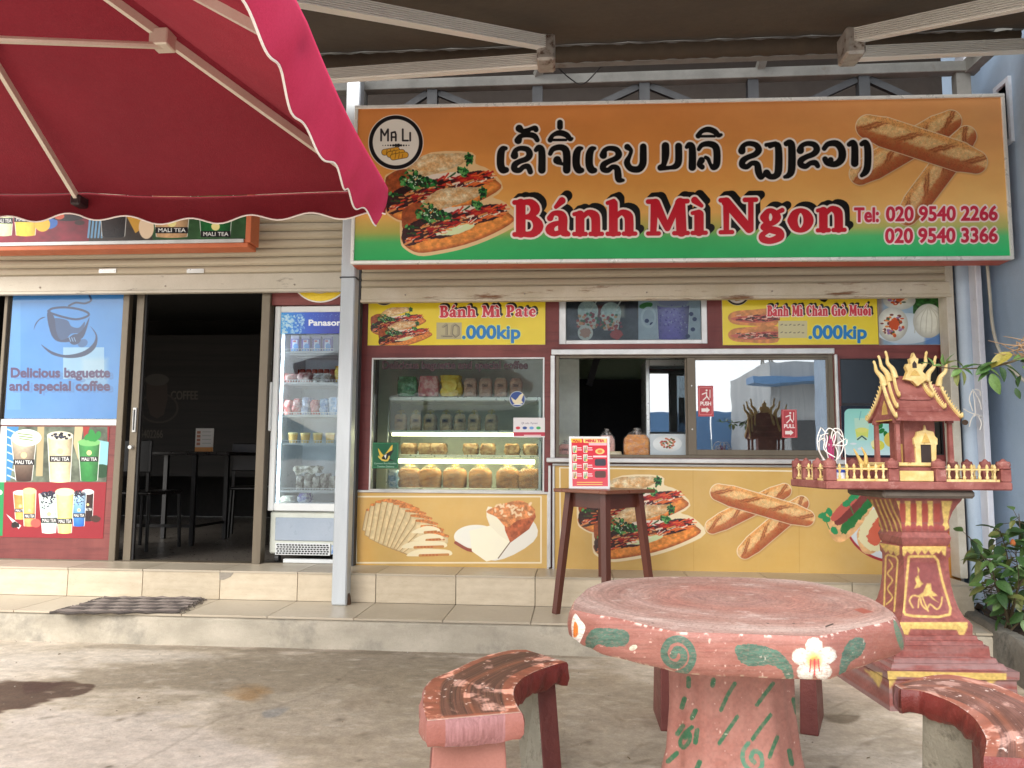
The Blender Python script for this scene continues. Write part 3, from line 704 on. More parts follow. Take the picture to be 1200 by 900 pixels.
# broken corner of a riser tile
chip = MB().xz([(X(257,673,YR)-.0,ZF-.012),(X(274,673,YR),ZF-.012),(X(270,680,YR),ZF-.04),(X(262,684,YR),ZF-.06),(X(257,684,YR),ZF-.06)], YR-.002, YR+.003)
chip.build('chipped_patch', mat('chip_mortar', (150,142,130), rough=.95, bump=.5), up)
# ================================================================ BUILDING
FY = 0.0
m_lam = mat('maroon_laminate', (104,42,42), (138,72,66), scale=2.2, stretch=(1,1,.25), rough=.5, dirt=(84,34,34), dscale=5, dlo=.5, dhi=.75, dstretch=(.4,1,6), fine=.08, bump=.05)
bld = thing('shop_building', 'single-storey bakery shop front with maroon wood-look wall panels and tiled plinth', 'building', (0, .6, ZF))
XW0, XW1 = X(407, 500, FY), X(1126, 500, FY)
ZTOP = 4.3
def wall_holes(x0, x1, z0, z1, holes, y0, y1):
    xs = sorted({x0, x1, *[h[0] for h in holes], *[h[1] for h in holes]}); zs = sorted({z0, z1, *[h[2] for h in holes], *[h[3] for h in holes]})
    def solid(i, j):
        if not (0 <= i < len(xs)-1 and 0 <= j < len(zs)-1): return False
        cx, cz = (xs[i]+xs[i+1])/2, (zs[j]+zs[j+1])/2
        return not any(h[0] < cx < h[1] and h[2] < cz < h[3] for h in holes)
    mb = MB()
    for i in range(len(xs)-1):
        for j in range(len(zs)-1):
            if not solid(i, j): continue
            a, b, c_, d = xs[i], xs[i+1], zs[j], zs[j+1]
            mb.add([(a,y0,c_),(b,y0,c_),(b,y0,d),(a,y0,d)], [(0,1,2,3)]); mb.add([(a,y1,c_),(b,y1,c_),(b,y1,d),(a,y1,d)], [(3,2,1,0)])
            if not solid(i-1, j): mb.add([(a,y0,c_),(a,y1,c_),(a,y1,d),(a,y0,d)], [(3,2,1,0)])
            if not solid(i+1, j): mb.add([(b,y0,c_),(b,y1,c_),(b,y1,d),(b,y0,d)], [(0,1,2,3)])
            if not solid(i, j-1): mb.add([(a,y0,c_),(b,y0,c_),(b,y1,c_),(a,y1,c_)], [(0,3,2,1)])
            if not solid(i, j+1): mb.add([(a,y0,d),(b,y0,d),(b,y1,d),(a,y1,d)], [(0,1,2,3)])
    return mb
DISP = rect(434, 419, 638, 576, FY)      # display window opening
SERV = rect(651, 416, 978, 537, FY)      # service window
RWIN = rect(986, 420, 1104, 533, FY)     # dark right window
TRAN = rect(655, 350, 829, 403, FY)
holes = [DISP, SERV, RWIN, TRAN]
wall_holes(XW0, XW1, ZF, 2.62, holes, FY, FY+.07).build('wall_panel', m_lam, bld)
# fascia wall above, behind the shutters and truss
m_dark = mat('dark_soffit_sheet', (62,54,48), rough=.8, bump=.1)
MB().box(XL, XW1, FY+.02, FY+.12, 2.62, ZTOP+.6).build('upper_wall', m_dark, bld)
# interior shells
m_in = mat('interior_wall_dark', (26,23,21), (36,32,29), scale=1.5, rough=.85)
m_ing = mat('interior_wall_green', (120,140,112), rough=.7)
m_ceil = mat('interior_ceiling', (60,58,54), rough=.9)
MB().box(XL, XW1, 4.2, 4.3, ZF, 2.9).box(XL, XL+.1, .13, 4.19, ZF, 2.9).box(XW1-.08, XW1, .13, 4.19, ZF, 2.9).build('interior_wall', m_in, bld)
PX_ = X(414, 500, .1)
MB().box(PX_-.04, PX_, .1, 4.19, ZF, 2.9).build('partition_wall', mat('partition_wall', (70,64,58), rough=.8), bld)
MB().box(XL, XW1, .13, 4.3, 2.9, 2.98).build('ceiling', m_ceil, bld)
# opening wall at the left shop: header strip over fridge
fl = MB().box(XL, XW1, YR+.42, 4.3, ZF-.012, ZF-.004).build('shop_floor', mat('interior_floor', (84,78,72), (100,94,88), scale=2, rough=.3, dirt=(96,90,82), dscale=2), kind='structure')
# ---- neighbouring blue house
XB = 2.76
m_blue = mat('blue_plaster', (150,172,196), (164,184,206), scale=1.5, rough=.9, bump=.12, bscale=60, dirt=(138,156,176), dscale=2, dlo=.5, dhi=.8)
nh = thing('neighbour_house', 'pale blue plastered house wall closing the right side', 'building', (XB+.5, 1.5, 0))
def atx(px, py, x):
    d = ray(px, py); return CAM+d*((x-CAM[0])/d[0])
w0 = atx(1172, 135, XB); w1 = atx(1184, 130, XB); wt = atx(1178, 100, XB)[2]; wb = atx(1178, 168, XB)[2]
MBn = wall_holes(-3.4, 3.6, 0, 6.5, [(-w0[1], -w1[1], wb, wt)], 0, .2)
MBn.v = [(XB+v[1], -v[0], v[2]) for v in MBn.v]
MBn.build('wall', m_blue, nh)
wf = sub('window', nh)
y0, y1 = w1[1], w0[1]
fr = MB()
for a, b_, c_, d in ((y0-.03,y0,wb-.03,wt+.03),(y1,y1+.03,wb-.03,wt+.03),(y0,y1,wb-.03,wb),(y0,y1,wt,wt+.03)): fr.box(XB-.02, XB+.06, a, b_, c_, d)
fr.build('frame', mat('window_trim_white', (196,204,214), rough=.6), wf)
MB().box(XB+.05, XB+.056, y0, y1, wb, wt).build('pane', mat('window_dark_blue', (30,40,90), rough=.15), wf)
# ================================================================ METALWORK: posts, shutters, truss, awning
m_galv = mat('galvanised_steel', (176,182,186), (198,204,208), scale=5, stretch=(1,1,.15), rough=.45, metal=.35, dirt=(120,116,110), dscale=4, dlo=.6, dhi=.8)
m_alu = mat('aluminium_trim', (196,196,194), (214,214,212), scale=8, rough=.35, metal=.4, fine=.03)
m_cream = mat('cream_shutter_slat', (176,164,140), (196,184,160), scale=2, stretch=(.5,1,4), rough=.5, dirt=(140,126,102), dscale=5, dlo=.62, dhi=.82, dstretch=(.3,1,3))
m_bar = mat('shutter_bottom_bar', (190,182,164), (202,194,178), scale=3, rough=.5, dirt=(128,118,104), dscale=9, dlo=.62, dhi=.7, dstretch=(.5,1,2))
m_rust = mat('rusty_painted_bar', (206,196,176), (190,178,152), scale=3, rough=.7, bump=.3, dirt=(120,84,56), dscale=7, dlo=.56, dhi=.66, dstretch=(.35,1,2.5))
m_steel = mat('primer_grey_steel', (108,108,104), (126,126,122), scale=6, rough=.55, dirt=(96,84,72), dscale=5, dlo=.6, dhi=.75)
m_steeld = mat('dark_steel', (50,52,56), (64,67,70), scale=6, rough=.6)  # on the inner truss struts and braces the darker colour is backlit shade
m_bronze = mat('bronze_aluminium', (104,94,80), (120,110,94), scale=4, stretch=(1,1,.2), rough=.4, metal=.45, fine=.04)
m_white = mat('white_plastic', (214,214,210), rough=.35)
m_screw = mat('screw_head', (150,140,130), rough=.4, metal=.6)
# front post
YP = YR-.075
pt = thing('steel_post', 'tall galvanised square steel post at the left end of the big sign', 'post', (X(398, 705, YP), YP, ZT))
p0 = atz(397.5, 705, ZT)
xp0 = X(388, 705, YP-.05); xp1 = X(405.5, 705, YP-.05)
MB().rb(xp0, xp1, YP-.05, YP+.05, ZT, 3.72, .008).build('tube', m_galv, pt)
MB().box(xp0-.006, xp1+.006, YP-.056, YP+.056, Z(410,327,YP)-.004, Z(410,327,YP)+.004).build('weld_bead', m_steeld, pt)
MB().xz([(xp1, ZT), (xp1+.014, ZT), (xp1+.008, ZT+.05), (xp1, ZT+.07)], YP-.02, YP+.02).build('rust_patch', mat('rust', (112,84,64), (84,66,52), scale=30, rough=.95, bump=.4), pt)
# second inner post behind it
ip = thing('shutter_guide', 'thin grey shutter guide rail just right of the front post', 'rail', (X(412, 600, -.07), -.07, ZF))
MB().box(X(408,600,-.09), X(411.5,600,-.09), -.1, -.02, ZF, 2.62).build('guide_rail', m_galv, ip)
MB().box(X(412.5,600,-.08), X(416,600,-.08), -.09, -.02, ZF, 2.62).build('guide_channel', m_steeld, ip)
# roller shutters
def shutter(name, label, x0, x1, zb, zbar, ztop, y, pitch, mslat, mbar, grp):
    t = thing(name, label, 'roller shutter', ((x0+x1)/2, y, zb), group=grp)
    prof = [(0,0),(-.004,.006),(-.012,.012),(-.016,pitch*.35),(-.016,pitch*.65),(-.010,pitch*.86),(0,pitch*.93),(.004,pitch-.001)]
    mb = MB(); n = len(prof); vs = []
    for x in (0, 1): vs += [(x, p[0], p[1]) for p in prof]+[(x, .012, pitch-.001), (x, .012, 0)]
    n += 2; mb.add(vs, [(i, i+1, n+i+1, n+i) for i in range(n-1)]+[list(range(n))[::-1], list(range(n, 2*n))])
    o = mb.build('tmp', mslat); me = o.data; me.name = 'slat'; bpy.data.objects.remove(o)
    k = int(math.ceil((ztop-zbar)/pitch))
    for i in range(k):
        piece('slat', t, me, (x0-t.location.x, 0, zbar-zb+i*pitch), (x1-x0, 1, 1))
    b = MB().rb(x0+.002, x1-.002, y-.022, y+.012, zb+.02, zbar-.003, .003).box(x0, x1, y-.03, y+.018, zb, zb+.018).build('bottom_bar', mbar, t)
    for i in range(5):
        xx = x0+(x1-x0)*(.08+.21*i); _r = MB().lathe([(.006,0),(.006,.006),(.003,.008)], n=8); r = _r.build('rivet', m_screw, t, local=True); r.location = (xx-t.location.x, -.022, .05); r.rotation_euler = (rad(90), 0, 0)
    return t
LS = rect(0, 322, 402, 344, -.12)
lt = shutter('roller_shutter', 'cream rolled-up slatted shutter over the left dark doorway', XL, X(405, 330, -.12), LS[2], LS[3], 3.0, -.12, .0625, m_cream, m_bar, None)
for px in (126, 229):
    a = rect(px-10, 315, px+10, 320, -.14); MB().box(a[0], a[1], -.142, -.139, a[2], a[3]).box(a[0]+.012, a[1]-.012, -.146, -.1425, a[2]+.01, a[3]-.01).build('lift_handle', mat('handle_zinc', (210,210,206), rough=.3, metal=.7), lt)
RS = rect(425, 334, 1111, 352, -.12)
rt = shutter('roller_shutter', 'cream slatted shutter with rusty flaking bottom bar under the big sign', X(424,340,-.12), X(1112,340,-.12), RS[2], RS[3], 3.0, -.12, .058, m_cream, m_rust, None)
# side trims at right end
tr = thing('door_jamb', 'narrow cream painted steel jamb beside the blue downpipe', 'jamb', (X(1121,600,-.1), -.1, ZF))
xj0 = X(1115,500,-.12); xj1 = X(1124,500,-.12)
MB().rb(xj0, xj1, -.14, -.02, ZF, 2.95, .003).build('jamb_profile', mat('jamb_cream', (206,200,186), (190,182,164), scale=8, rough=.5, dirt=(128,112,90), dscale=14, dlo=.66, dhi=.72), tr)
dp = thing('downpipe', 'pale blue plastic downpipe at the right end of the shop front', 'pipe', (X(1137,700,-.12), -.12, .2))
xa = X(1136.5,500,-.12); MB().tube([(xa,-.12,.12),(xa,-.12,2.95)], .047, 16).build('pipe', mat('pale_blue_pipe', (168,186,204), (182,198,214), scale=3, rough=.35, dirt=(120,100,84), dscale=9, dlo=.68, dhi=.78), dp, smooth=60)
MB().tube([(xa,-.12,1.02),(xa,-.12,1.06)], .054, 16).build('clamp', m_galv, dp)
gt = thing('corner_post', 'square white painted corner post between blue downpipe and blue house', 'post', (X(1158,600,-.2), -.2, .15))
xg0 = X(1148,500,-.2); xg1 = X(1160,500,-.25)
MB().rb(xg0, xg1, -.25, -.13, .05, 3.95, .004).build('tube', mat('white_post', (200,202,212), (214,216,224), scale=5, rough=.4, dirt=(150,140,128), dscale=9, dlo=.66, dhi=.74), gt)
# ------------------------------------------------ truss above the sign
YT = -.36
tt = thing('roof_truss', 'grey steel lattice beam running along the top of the orange sign', 'truss', (0, YT, 3.5))
b0 = at(395, 98, YT); b1 = at(1140, 86, YT); zlo = (b0[2]+b1[2])/2-.0
MB().rb(-2.2, b1[0]+.03, YT-.04, YT+.04, zlo-.035, zlo+.035, .004).build('lower_chord', m_steel, tt)
u0 = at(640, 76, YT-.3); zup = zlo+.17
MB().rb(-2.2, X(1170,70,YT-.25), YT-.29, YT-.21, zlo+.10, zlo+.16, .004).build('awning_rail', m_steel, tt)
zb = zlo-.36
MB().box(-2.2, b1[0], YT+.02, YT+.06, zb-.05, zb).build('bottom_chord', m_steeld, tt)
vx = [X(p, 105, YT) for p in (422, 507, 630, 755, 882, 1012, 1128)]
for i, x in enumerate(vx): MB().box(x-.045 if i in (0,6) else x-.035, x+.045 if i in (0,6) else x+.035, YT-.02, YT+.045, zb, zlo-.036).build('strut', m_steel if i in (0, 6) else m_steeld, tt)  # inner struts, like the braces: backlit shade put into the darker steel colour
for i in range(6):
    a, b_ = (vx[i], vx[i+1]); za, zc = (zb+.02, zlo-.05) if i % 2 == 0 else (zlo-.05, zb+.02)
    MB().bar((a+.04, YT+.015, za), (b_-.04, YT+.015, zc), .03, .045).build('brace', m_steeld, tt)
for p in (630, 890): MB().bar((X(p,85,YT), YT-.02, zlo+.036), (X(p+16,70,YT-.25), YT-.22, zlo+.2), .05).build('knee_brace', m_steel, tt)
MB().bar((X(1134,88,YT), YT, zlo), (X(1200,50,-1.1)+.25, -1.6, zlo+.12), .07, .09).build('side_rafter', m_steel, tt)
wr = smoothpts([at(650,75,YT-.3), at(668,92,YT-.1), at(684,98,YT-.06), at(706,76,YT-.3)], 6)
MB().tube(wr, .004, 5).build('hanging_wire', mat('black_wire', (30,28,28), rough=.5), tt)
# roof sheets over the whole porch
rf = thing('porch_roof', 'dark metal porch roof sheet above the awning beam', 'roof', (0, 0, 4.2))
MB().add([(-6.2,-.85,4.28),(3.1,-.85,4.28),(3.1,.3,4.5),(-6.2,.3,4.5),(-6.2,-.85,4.3),(3.1,-.85,4.3),(3.1,.3,4.52),(-6.2,.3,4.52)], [(0,3,2,1),(4,5,6,7),(0,1,5,4),(1,2,6,5),(2,3,7,6),(3,0,4,7)]).build('roof_sheet', mat('roof_sheet', (56,60,66), rough=.6), rf)
# ------------------------------------------------ folding-arm awning
aw = thing('retractable_awning', 'wide brown canvas folding-arm awning stretched over the shop front', 'awning', (0, -.8, 3.75))
m_can = mat('brown_canvas', (68,58,48), (78,67,54), scale=1.2, rough=.9, trans=.05, bump=.2, bscale=8, dirt=(66,56,46), dscale=1.3, dlo=.5, dhi=.7)
za0 = Z(820, 50, -.86)
rows = []
for j, t in enumerate(np.linspace(0, 1, 22)):
    yy = -.86-t*2.1; r_ = []
    for i, x in enumerate(np.linspace(-4.4, 3.2, 70)):
        z = za0+.02-t*.62-.035*math.sin(math.pi*t)+.006*math.sin(x*5+t*7)*math.sin(t*3.14)+.004*math.sin(x*23+t*3)*(1-t)
        r_.append((x, yy, z))
    rows.append(r_)
MB().grid(np.array(rows), uv=False, flip=True).build('canvas', m_can, aw, smooth=True)
# rolled part at the back, hanging in small folds
rows = []
for j, a in enumerate(np.linspace(-.4, math.pi*1.1, 9)):
    r_ = []
    for i, x in enumerate(np.linspace(-4.4, X(1010,60,-.86)+.9, 260)):
        q = 1+.06*math.sin(x*60)+.05*math.sin(x*37+1)
        r_.append((x, -.84-.055*math.cos(a)*q, za0-.03-.05*math.sin(a)*q))
    rows.append(r_)
MB().grid(np.array(rows), uv=False).build('rolled_canvas', m_can, aw, smooth=True)
m_arm = mat('awning_arm_white', (222,220,214), (232,230,224), scale=3, stretch=(.3,1,1), rough=.35, metal=.2, dirt=(150,140,124), dscale=5, dlo=.62, dhi=.8)
def arm(parent, a, b, h, w, nm='arm'):
    a = Vector(a); b = Vector(b); d = (b-a).normalized(); r = d.cross(Vector((0,0,1))).normalized(); u = r.cross(d).normalized()
    # ribbed extrusion profile
    pr = []
    for k in range(7):
        z0 = -.5+k/7; pr += [(-.5, z0+.022), (-.5, z0+.095), (-.30, z0+.100), (-.30, z0+1/7+.018)]
    prof = pr+[(-.3,.5),(.3,.5)]+[(-x, -z) for x, z in pr][0:]+[(.3,-.5),(-.3,-.5)]
    n = len(prof); vs = [a+r*(x*w)+u*(z*h) for x, z in prof]+[b+r*(x*w)+u*(z*h) for x, z in prof]
    MB().add(vs, [(i, (i+1)%n, n+(i+1)%n, n+i) for i in range(n)]+[list(range(n))[::-1], list(range(n, 2*n))]).build(nm, m_arm, parent)
m_joint = mat('cast_joint', (176,172,166), (150,142,134), scale=20, rough=.5, metal=.5, dirt=(84,62,48), dscale=20, dlo=.55, dhi=.65)
for (el, sh, fr_, sg) in (((640,58),(230,100),(300,-12),1), ((998,50),(1330,48),(1330,-26),-1)):
    e = at(el[0], el[1], -1.30); s_ = at(sh[0], sh[1], -.98); f_ = at(fr_[0], fr_[1], -2.55)
    arm(aw, s_, e+np.array([0,.03,-.05]), .072, .055, 'rear_arm'); arm(aw, e+np.array([0,-.03,.02]), f_, .072, .055, 'front_arm')
    MB().rb(e[0]-.05, e[0]+.05, e[1]-.07, e[1]+.09, e[2]-.095, e[2]+.06, .012).build('elbow_joint', m_joint, aw)
    for q in (.12, .17): 
        v = e+(f_-e)*q/np.linalg.norm(f_-e); MB().tube([v+np.array([0,-.045,.0]), v+np.array([0,-.052,0])], .011, 8).build('bolt', m_joint, aw)
MB().rb(-4.4, 3.2, -3.02, -2.94, za0-.62-.06, za0-.62+.04, .01).build('front_bar', m_arm, aw)
MB().rb(-4.4, 3.2, -.80, -.74, za0-.07, za0-.01, .004).build('wall_rail', m_steel, aw)
# ================================================================ MAIN SIGN
YS = -.62
A_ = at(418, 129.5, YS); B_ = at(418, 307, YS)
def sgn_plane(px, py, al=rad(-1.4)):
    P0 = at(418, 220, YS); n = np.array([math.sin(al), -math.cos(al), 0]); n = np.array([-math.sin(al)*-1, -math.cos(al), 0])
    d = ray(px, py); t = ((P0-CAM)@n)/(d@n); return CAM+d*t
AL = rad(1.4)    # right end set slightly further back than a parallel board
P0 = at(418, 220, YS); ev = np.array([math.cos(AL), math.sin(AL), 0]); nv = np.array([math.sin(AL), -math.cos(AL), 0])
def sp(px, py):
    d = ray(px, py); t = ((P0-CAM)@nv)/(d@nv); q = CAM+d*t; return (q-P0)@ev, q[2]
tl, tr_, br, bl = sp(418,129.5), sp(1172,113), sp(1183,299), sp(417,307)
u0, u1 = (tl[0]+bl[0])/2, (tr_[0]+br[0])/2; zs1, zs0 = (tl[1]+tr_[1])/2, (bl[1]+br[1])/2
sg = thing('shop_sign', 'big orange and green banner sign with Lao lettering and baguettes above the shutter', 'sign', tuple(P0*[1,1,0]+np.array([0,0,zs0])), AL)
w_, h_ = int((u1-u0)*470), int((zs1-zs0)*470)
uu = u0+(np.arange(w_)+.5)/w_*(u1-u0); zz = zs0+(np.arange(h_)+.5)/h_*(zs1-zs0)
P = P0+uu[None, :, None]*ev+np.zeros((h_, 1, 3)); P[..., 2] = zz[:, None]
gx, gy = proj(P); c = Canvas(gx, gy)
v = (zs1-zz)/(zs1-zs0); v = v[:, None]*np.ones((1, w_)); hx = ((uu-u0)/(u1-u0))[None, :]*np.ones((h_, 1))
def gradv(v, st):
    o = np.zeros(v.shape+(3,)); 
    for k in range(3): o[..., k] = np.interp(v, [s[0] for s in st], [s[1][k] for s in st])
    return o
c.a[:] = gradv(v+(fbm(hx*3, v*2, 2)-.5)*.05, [(0,(206,130,70)),(.25,(216,140,72)),(.5,(226,156,78)),(.72,(230,172,92)),(.82,(170,166,82)),(.88,(70,172,94)),(1,(24,164,84))])  # printed gradient; its darker top is partly shade put into the colour
c.a[:] += (np.clip(hx-.55, 0, 1)*np.array([14,38,34])[None,None].reshape(1,1,3).repeat(1,0)*0 if False else (np.clip(hx-.5, 0, 1)[..., None]*np.array([44,66,70])))  # right half lightened: stronger light there painted into the print
baguette(c, (1008,204), (1114,142), 16, 3, out=(236,214,180)); baguette(c, (1063,252), (1132,160), 15.5, 9, out=(236,214,180)); baguette(c, (1017,149), (1143,190), 17.5, 21, out=(236,214,180))
sandwich2(c, 430, 130, 1/5.29, out=(226,190,140))
logo(c, 464, 167, 31.5)
lao(c)
title(c, 'Bánh', 600, 748, 277.5, 276.5, 43); title(c, 'Mì', 757, 830, 276.5, 275.5, 43); title(c, 'Ngon', 842, 993, 275, 272, 43)
for tx, x, y, fit in (('Tel:', 1001, 260, 29), ('020 9540 2266', 1038, 259, 131), ('020 9540 3366', 1037, 284.5, 132)):
    c.text(tx, x, y, 23.5, None, fit=fit, slope=-.008, layers=[(2.6,(246,226,222),0,0),(.75,(206,44,72),0,0)])
c.a[:] *= (.95+.09*fbm(c.gx*.012, c.gy*.03, 4)[..., None])
ms = c.material('sign_print', rough=.32, spec=.4, bump=.03)
mb = MB().add([(u0,-.003,zs0-sg.location.z),(u1,-.003,zs0-sg.location.z),(u1,-.003,zs1-sg.location.z),(u0,-.003,zs1-sg.location.z)], [(0,1,2,3)], [[(0,0),(1,0),(1,1),(0,1)]])
mb.build('printed_face', ms, sg, local=True)
h0 = 0; h1 = zs1-zs0; fw = .022
m_red = mat('sign_side_red', (186,84,60), (196,96,72), scale=4, rough=.5, dirt=(150,64,50), dscale=5)
MB().box(u0-fw+.004, u1+fw-.004, .0205, .15, h0-fw+.002, h1-.002).build('box_body', m_red, sg, local=True)
for (a, b_, c_, d) in ((u0-fw,u1+fw,h0-fw,h0),(u0-fw,u1+fw,h1,h1+fw),(u0-fw,u0,h0,h1),(u1,u1+fw,h0,h1)):
    MB().rb(a, b_, -.014, .02, c_, d, .003).build('frame_bar', mat('sign_frame_white', (220,218,212), rough=.3, metal=.2), sg, local=True)
# ================================================================ LEFT SHOP: sliding doors, posters, fridge, dark room
ORD = ['first','second','third','fourth','fifth','sixth','seventh','eighth','ninth','tenth','eleventh','twelfth']
YD = -.04
xr = lambda px, Y=YD: X(px, 500, Y)
dr = thing('sliding_door', 'bronze framed sliding glass door with a painted blue reflection and coffee decal, standing closed at the left', 'door', (xr(70), YD, ZF))
zt = Z(100, 344, YD)+.05; zm0, zm1 = Z(70, 497, YD), Z(70, 493, YD); zr = Z(70, 655, YD)
xg0, xg1 = XL+.4, xr(138.5)
MB().rb(xr(138.5), xr(146), YD-.03, YD+.02, ZF, zt, .003).build('stile', m_bronze, dr)
MB().rb(xr(-2), xr(2), YD-.03, YD+.02, ZF, zt, .003).build('stile', m_bronze, dr)
MB().rb(xr(2), xr(138.5), YD-.025, YD+.015, ZF, zr, .003).build('bottom_rail', m_bronze, dr)
MB().rb(xr(2), xr(138.5), YD-.018, YD+.012, zm0-.01, zm1+.01, .003).build('mid_rail', m_alu, dr)
pn = MB().box(xr(2), xr(138.5), YD-.004, YD+.002, zm1+.01, zt).build('pane', glass('door_glass', .10, (205,215,220), dust=.10), dr)
# sheet with the street's blue reflection painted on, under the coffee cup decal
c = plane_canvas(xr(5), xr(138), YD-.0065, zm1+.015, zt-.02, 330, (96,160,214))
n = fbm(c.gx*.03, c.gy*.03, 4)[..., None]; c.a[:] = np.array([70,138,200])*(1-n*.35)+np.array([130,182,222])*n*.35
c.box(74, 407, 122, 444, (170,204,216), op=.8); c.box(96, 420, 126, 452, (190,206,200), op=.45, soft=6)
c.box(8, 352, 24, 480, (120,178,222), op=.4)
dk = (48,62,92)
def cupdecal(ox, oy, k, dk, op=1):
    q = lambda P: [(ox+x*k, oy+y*k) for x, y in P]
    c.poly(q([(310,280),(330,250),(360,300),(370,380),(400,440),(460,420),(540,380),(590,290),(560,400),(520,440),(400,455),(340,410)]), dk, sm=4, op=op)
    c.poly(q([(350,300),(440,310),(470,350),(520,360),(560,320),(540,390),(470,400),(430,440),(380,430),(355,370)]), dk, sm=4, op=.75*op)
    c.line(q([(318,250),(350,232),(430,226),(520,238),(580,262),(575,285),(500,305),(400,285),(330,262)]), 7*k, dk, sm=4, op=op)
    c.poly(q([(222,375),(235,330),(270,295),(300,290),(260,310),(235,345)]), dk, sm=4, op=op)
    c.poly(q([(270,470),(340,515),(430,540),(540,520),(610,470),(630,410),(595,350),(640,410),(630,490),(560,545),(450,560),(340,535)]), dk, sm=4, op=op)
    c.ell(ox+495*k, oy+437*k, 40*k, 34*k, dk, rot=-.5, op=op); c.ell(ox+545*k, oy+462*k, 34*k, 26*k, dk, rot=-.4, op=.5*op)
    for j in (-14, 2, 18): c.line(q([(470+j, 425), (480+j, 450)]), 2.5*k, (130,170,205), op=op)
    c.line(q([(455,215),(500,195),(560,200),(600,180),(590,150)]), 6*k, dk, sm=4, op=op)
K_ = 160/900.0; cupdecal(0, 320, K_, dk)
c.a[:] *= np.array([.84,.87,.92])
for dx, dy, cl, op in ((4, 2, (60,84,130), .35), (0, 0, (60,36,76), .95)):
    c.text('Delicious baguette', 12+dx, 442+dy, 15.5, cl, fit=117, bold=.6, op=op); c.text('and special coffee', 11+dx, 457.5+dy, 15.5, cl, fit=118, bold=.6, op=op)
MB().add([(xr(5),YD-.0065,zm1+.015),(xr(138),YD-.0065,zm1+.015),(xr(138),YD-.0065,zt-.02),(xr(5),YD-.0065,zt-.02)], [(0,1,2,3)], [[(0,0),(1,0),(1,1),(0,1)]]).build('blue_reflection_print', c.material('blue_reflection_print', rough=.12, coat=.6), dr)
# lower infill with drink posters
MB().box(xr(2), xr(138.5), YD-.014, YD+.006, zr, zm0-.01).build('lower_panel', m_lam, dr)
c = plane_canvas(xr(3), xr(130), YD-.016, Z(60,630,YD), Z(60,500,YD), 420, (150,30,40))
c.box(-9, 498, 126, 565, lambda gx, gy, d: np.array([96,104,88])*(.5+1.0*fbm(gx*.09, gy*.09, 4)[..., None]))
c.poly([(7,500),(22,500),(12,563),(7,563)], (56,126,184)); 
for j in range(7): c.line([(9, 503+j*9), (20, 508+j*9)], .8, (190,214,230))
c.poly([(-2,498),(8,498),(7,565),(-2,565)], (226,228,222)); c.poly([(-2,565),(6,565),(3,628),(-2,628)], (34,140,80)); c.ell(0, 577, 3, 3, (220,236,220))
c.poly([(44,500),(52,500),(50,558),(42,558)], (176,160,120)); c.poly([(88,498),(98,498),(92,540),(86,520)], (200,180,140)); c.poly([(97,498),(106,498),(99,520)], (160,50,44))
c.poly([(112,515),(128,518),(126,545),(112,545)], (140,196,206)); c.ell(119, 552, 10, 8, (26,70,40))
cup(c, 28, 514, 563, 29, 18, [(206,196,170),(60,38,30)], band=.5); c.ell(31, 513, 17.5, 10, (214,232,222)); c.ell(31, 511, 15, 6, (232,240,232))
for j in range(3): c.line([(21+j, 508+j*3), (38, 510+j*3)], .7, (120,140,90))
cup(c, 70.5, 510, 564, 29, 23, [(214,196,160),(232,214,170)], (224,214,190), tap=1, band=.45)
cup(c, 104.5, 518, 563, 25, 19, [(70,150,80),(40,120,56)], (120,186,110), band=.38)
for a, b_ in ((103,512),(108,508),(112,513),(115,510),(107,514)): c.ell(a, b_, 5, 3.2, (40,140,60), rot=a)
c.box(-9, 565, 124, 628, lambda gx, gy, d: np.array([140,24,40])*(.9+.2*fbm(gx*.05, gy*.05, 3)[..., None]), op=0)
w_ = c.win(4, 566, 125, 630); c.put(w_, c.sd_poly(w_, [[(5,565.5),(125,567),(121,630),(3,630)]]), (146,28,42))
cup(c, 24, 577, 608, 16, 11, [(214,130,70),(226,170,90)], (240,236,230), band=.62); cup(c, 34.5, 575, 616, 15, 12, [(240,214,130),(236,150,90)], (246,226,150), band=.66)
cup(c, 103, 576, 610, 13, 10, [(60,30,28),(40,22,24)], (226,226,230), band=.55); cup(c, 92.5, 578, 616, 17, 12, [(190,220,240),(30,100,190)], None, tap=2, band=.62)
cup(c, 57.5, 579, 624, 23, 15, [(214,226,220),(190,230,214)], None, tap=2, band=.62); cup(c, 76, 576, 624, 21, 15, [(246,232,150),(240,226,130)], (248,236,180), band=.66)
c.poly([(7,602),(20,612),(25,616),(22,620),(16,614)], (236,232,226)); c.ell(18, 615, 5, 3.5, (30,22,26), wob=1); c.ell(42, 613, 6, 5, (220,90,80)); c.ell(112, 608, 6, 4, (70,40,34), wob=1)
for i, (px0, w2) in enumerate([(0,0)]): pass
poster = MB().quad(xr(3), xr(130), YD-.0165, Z(60,630,YD), Z(60,500,YD)); poster.build('drinks_poster', c.material('drinks_poster', rough=.25, spec=.5), dr)
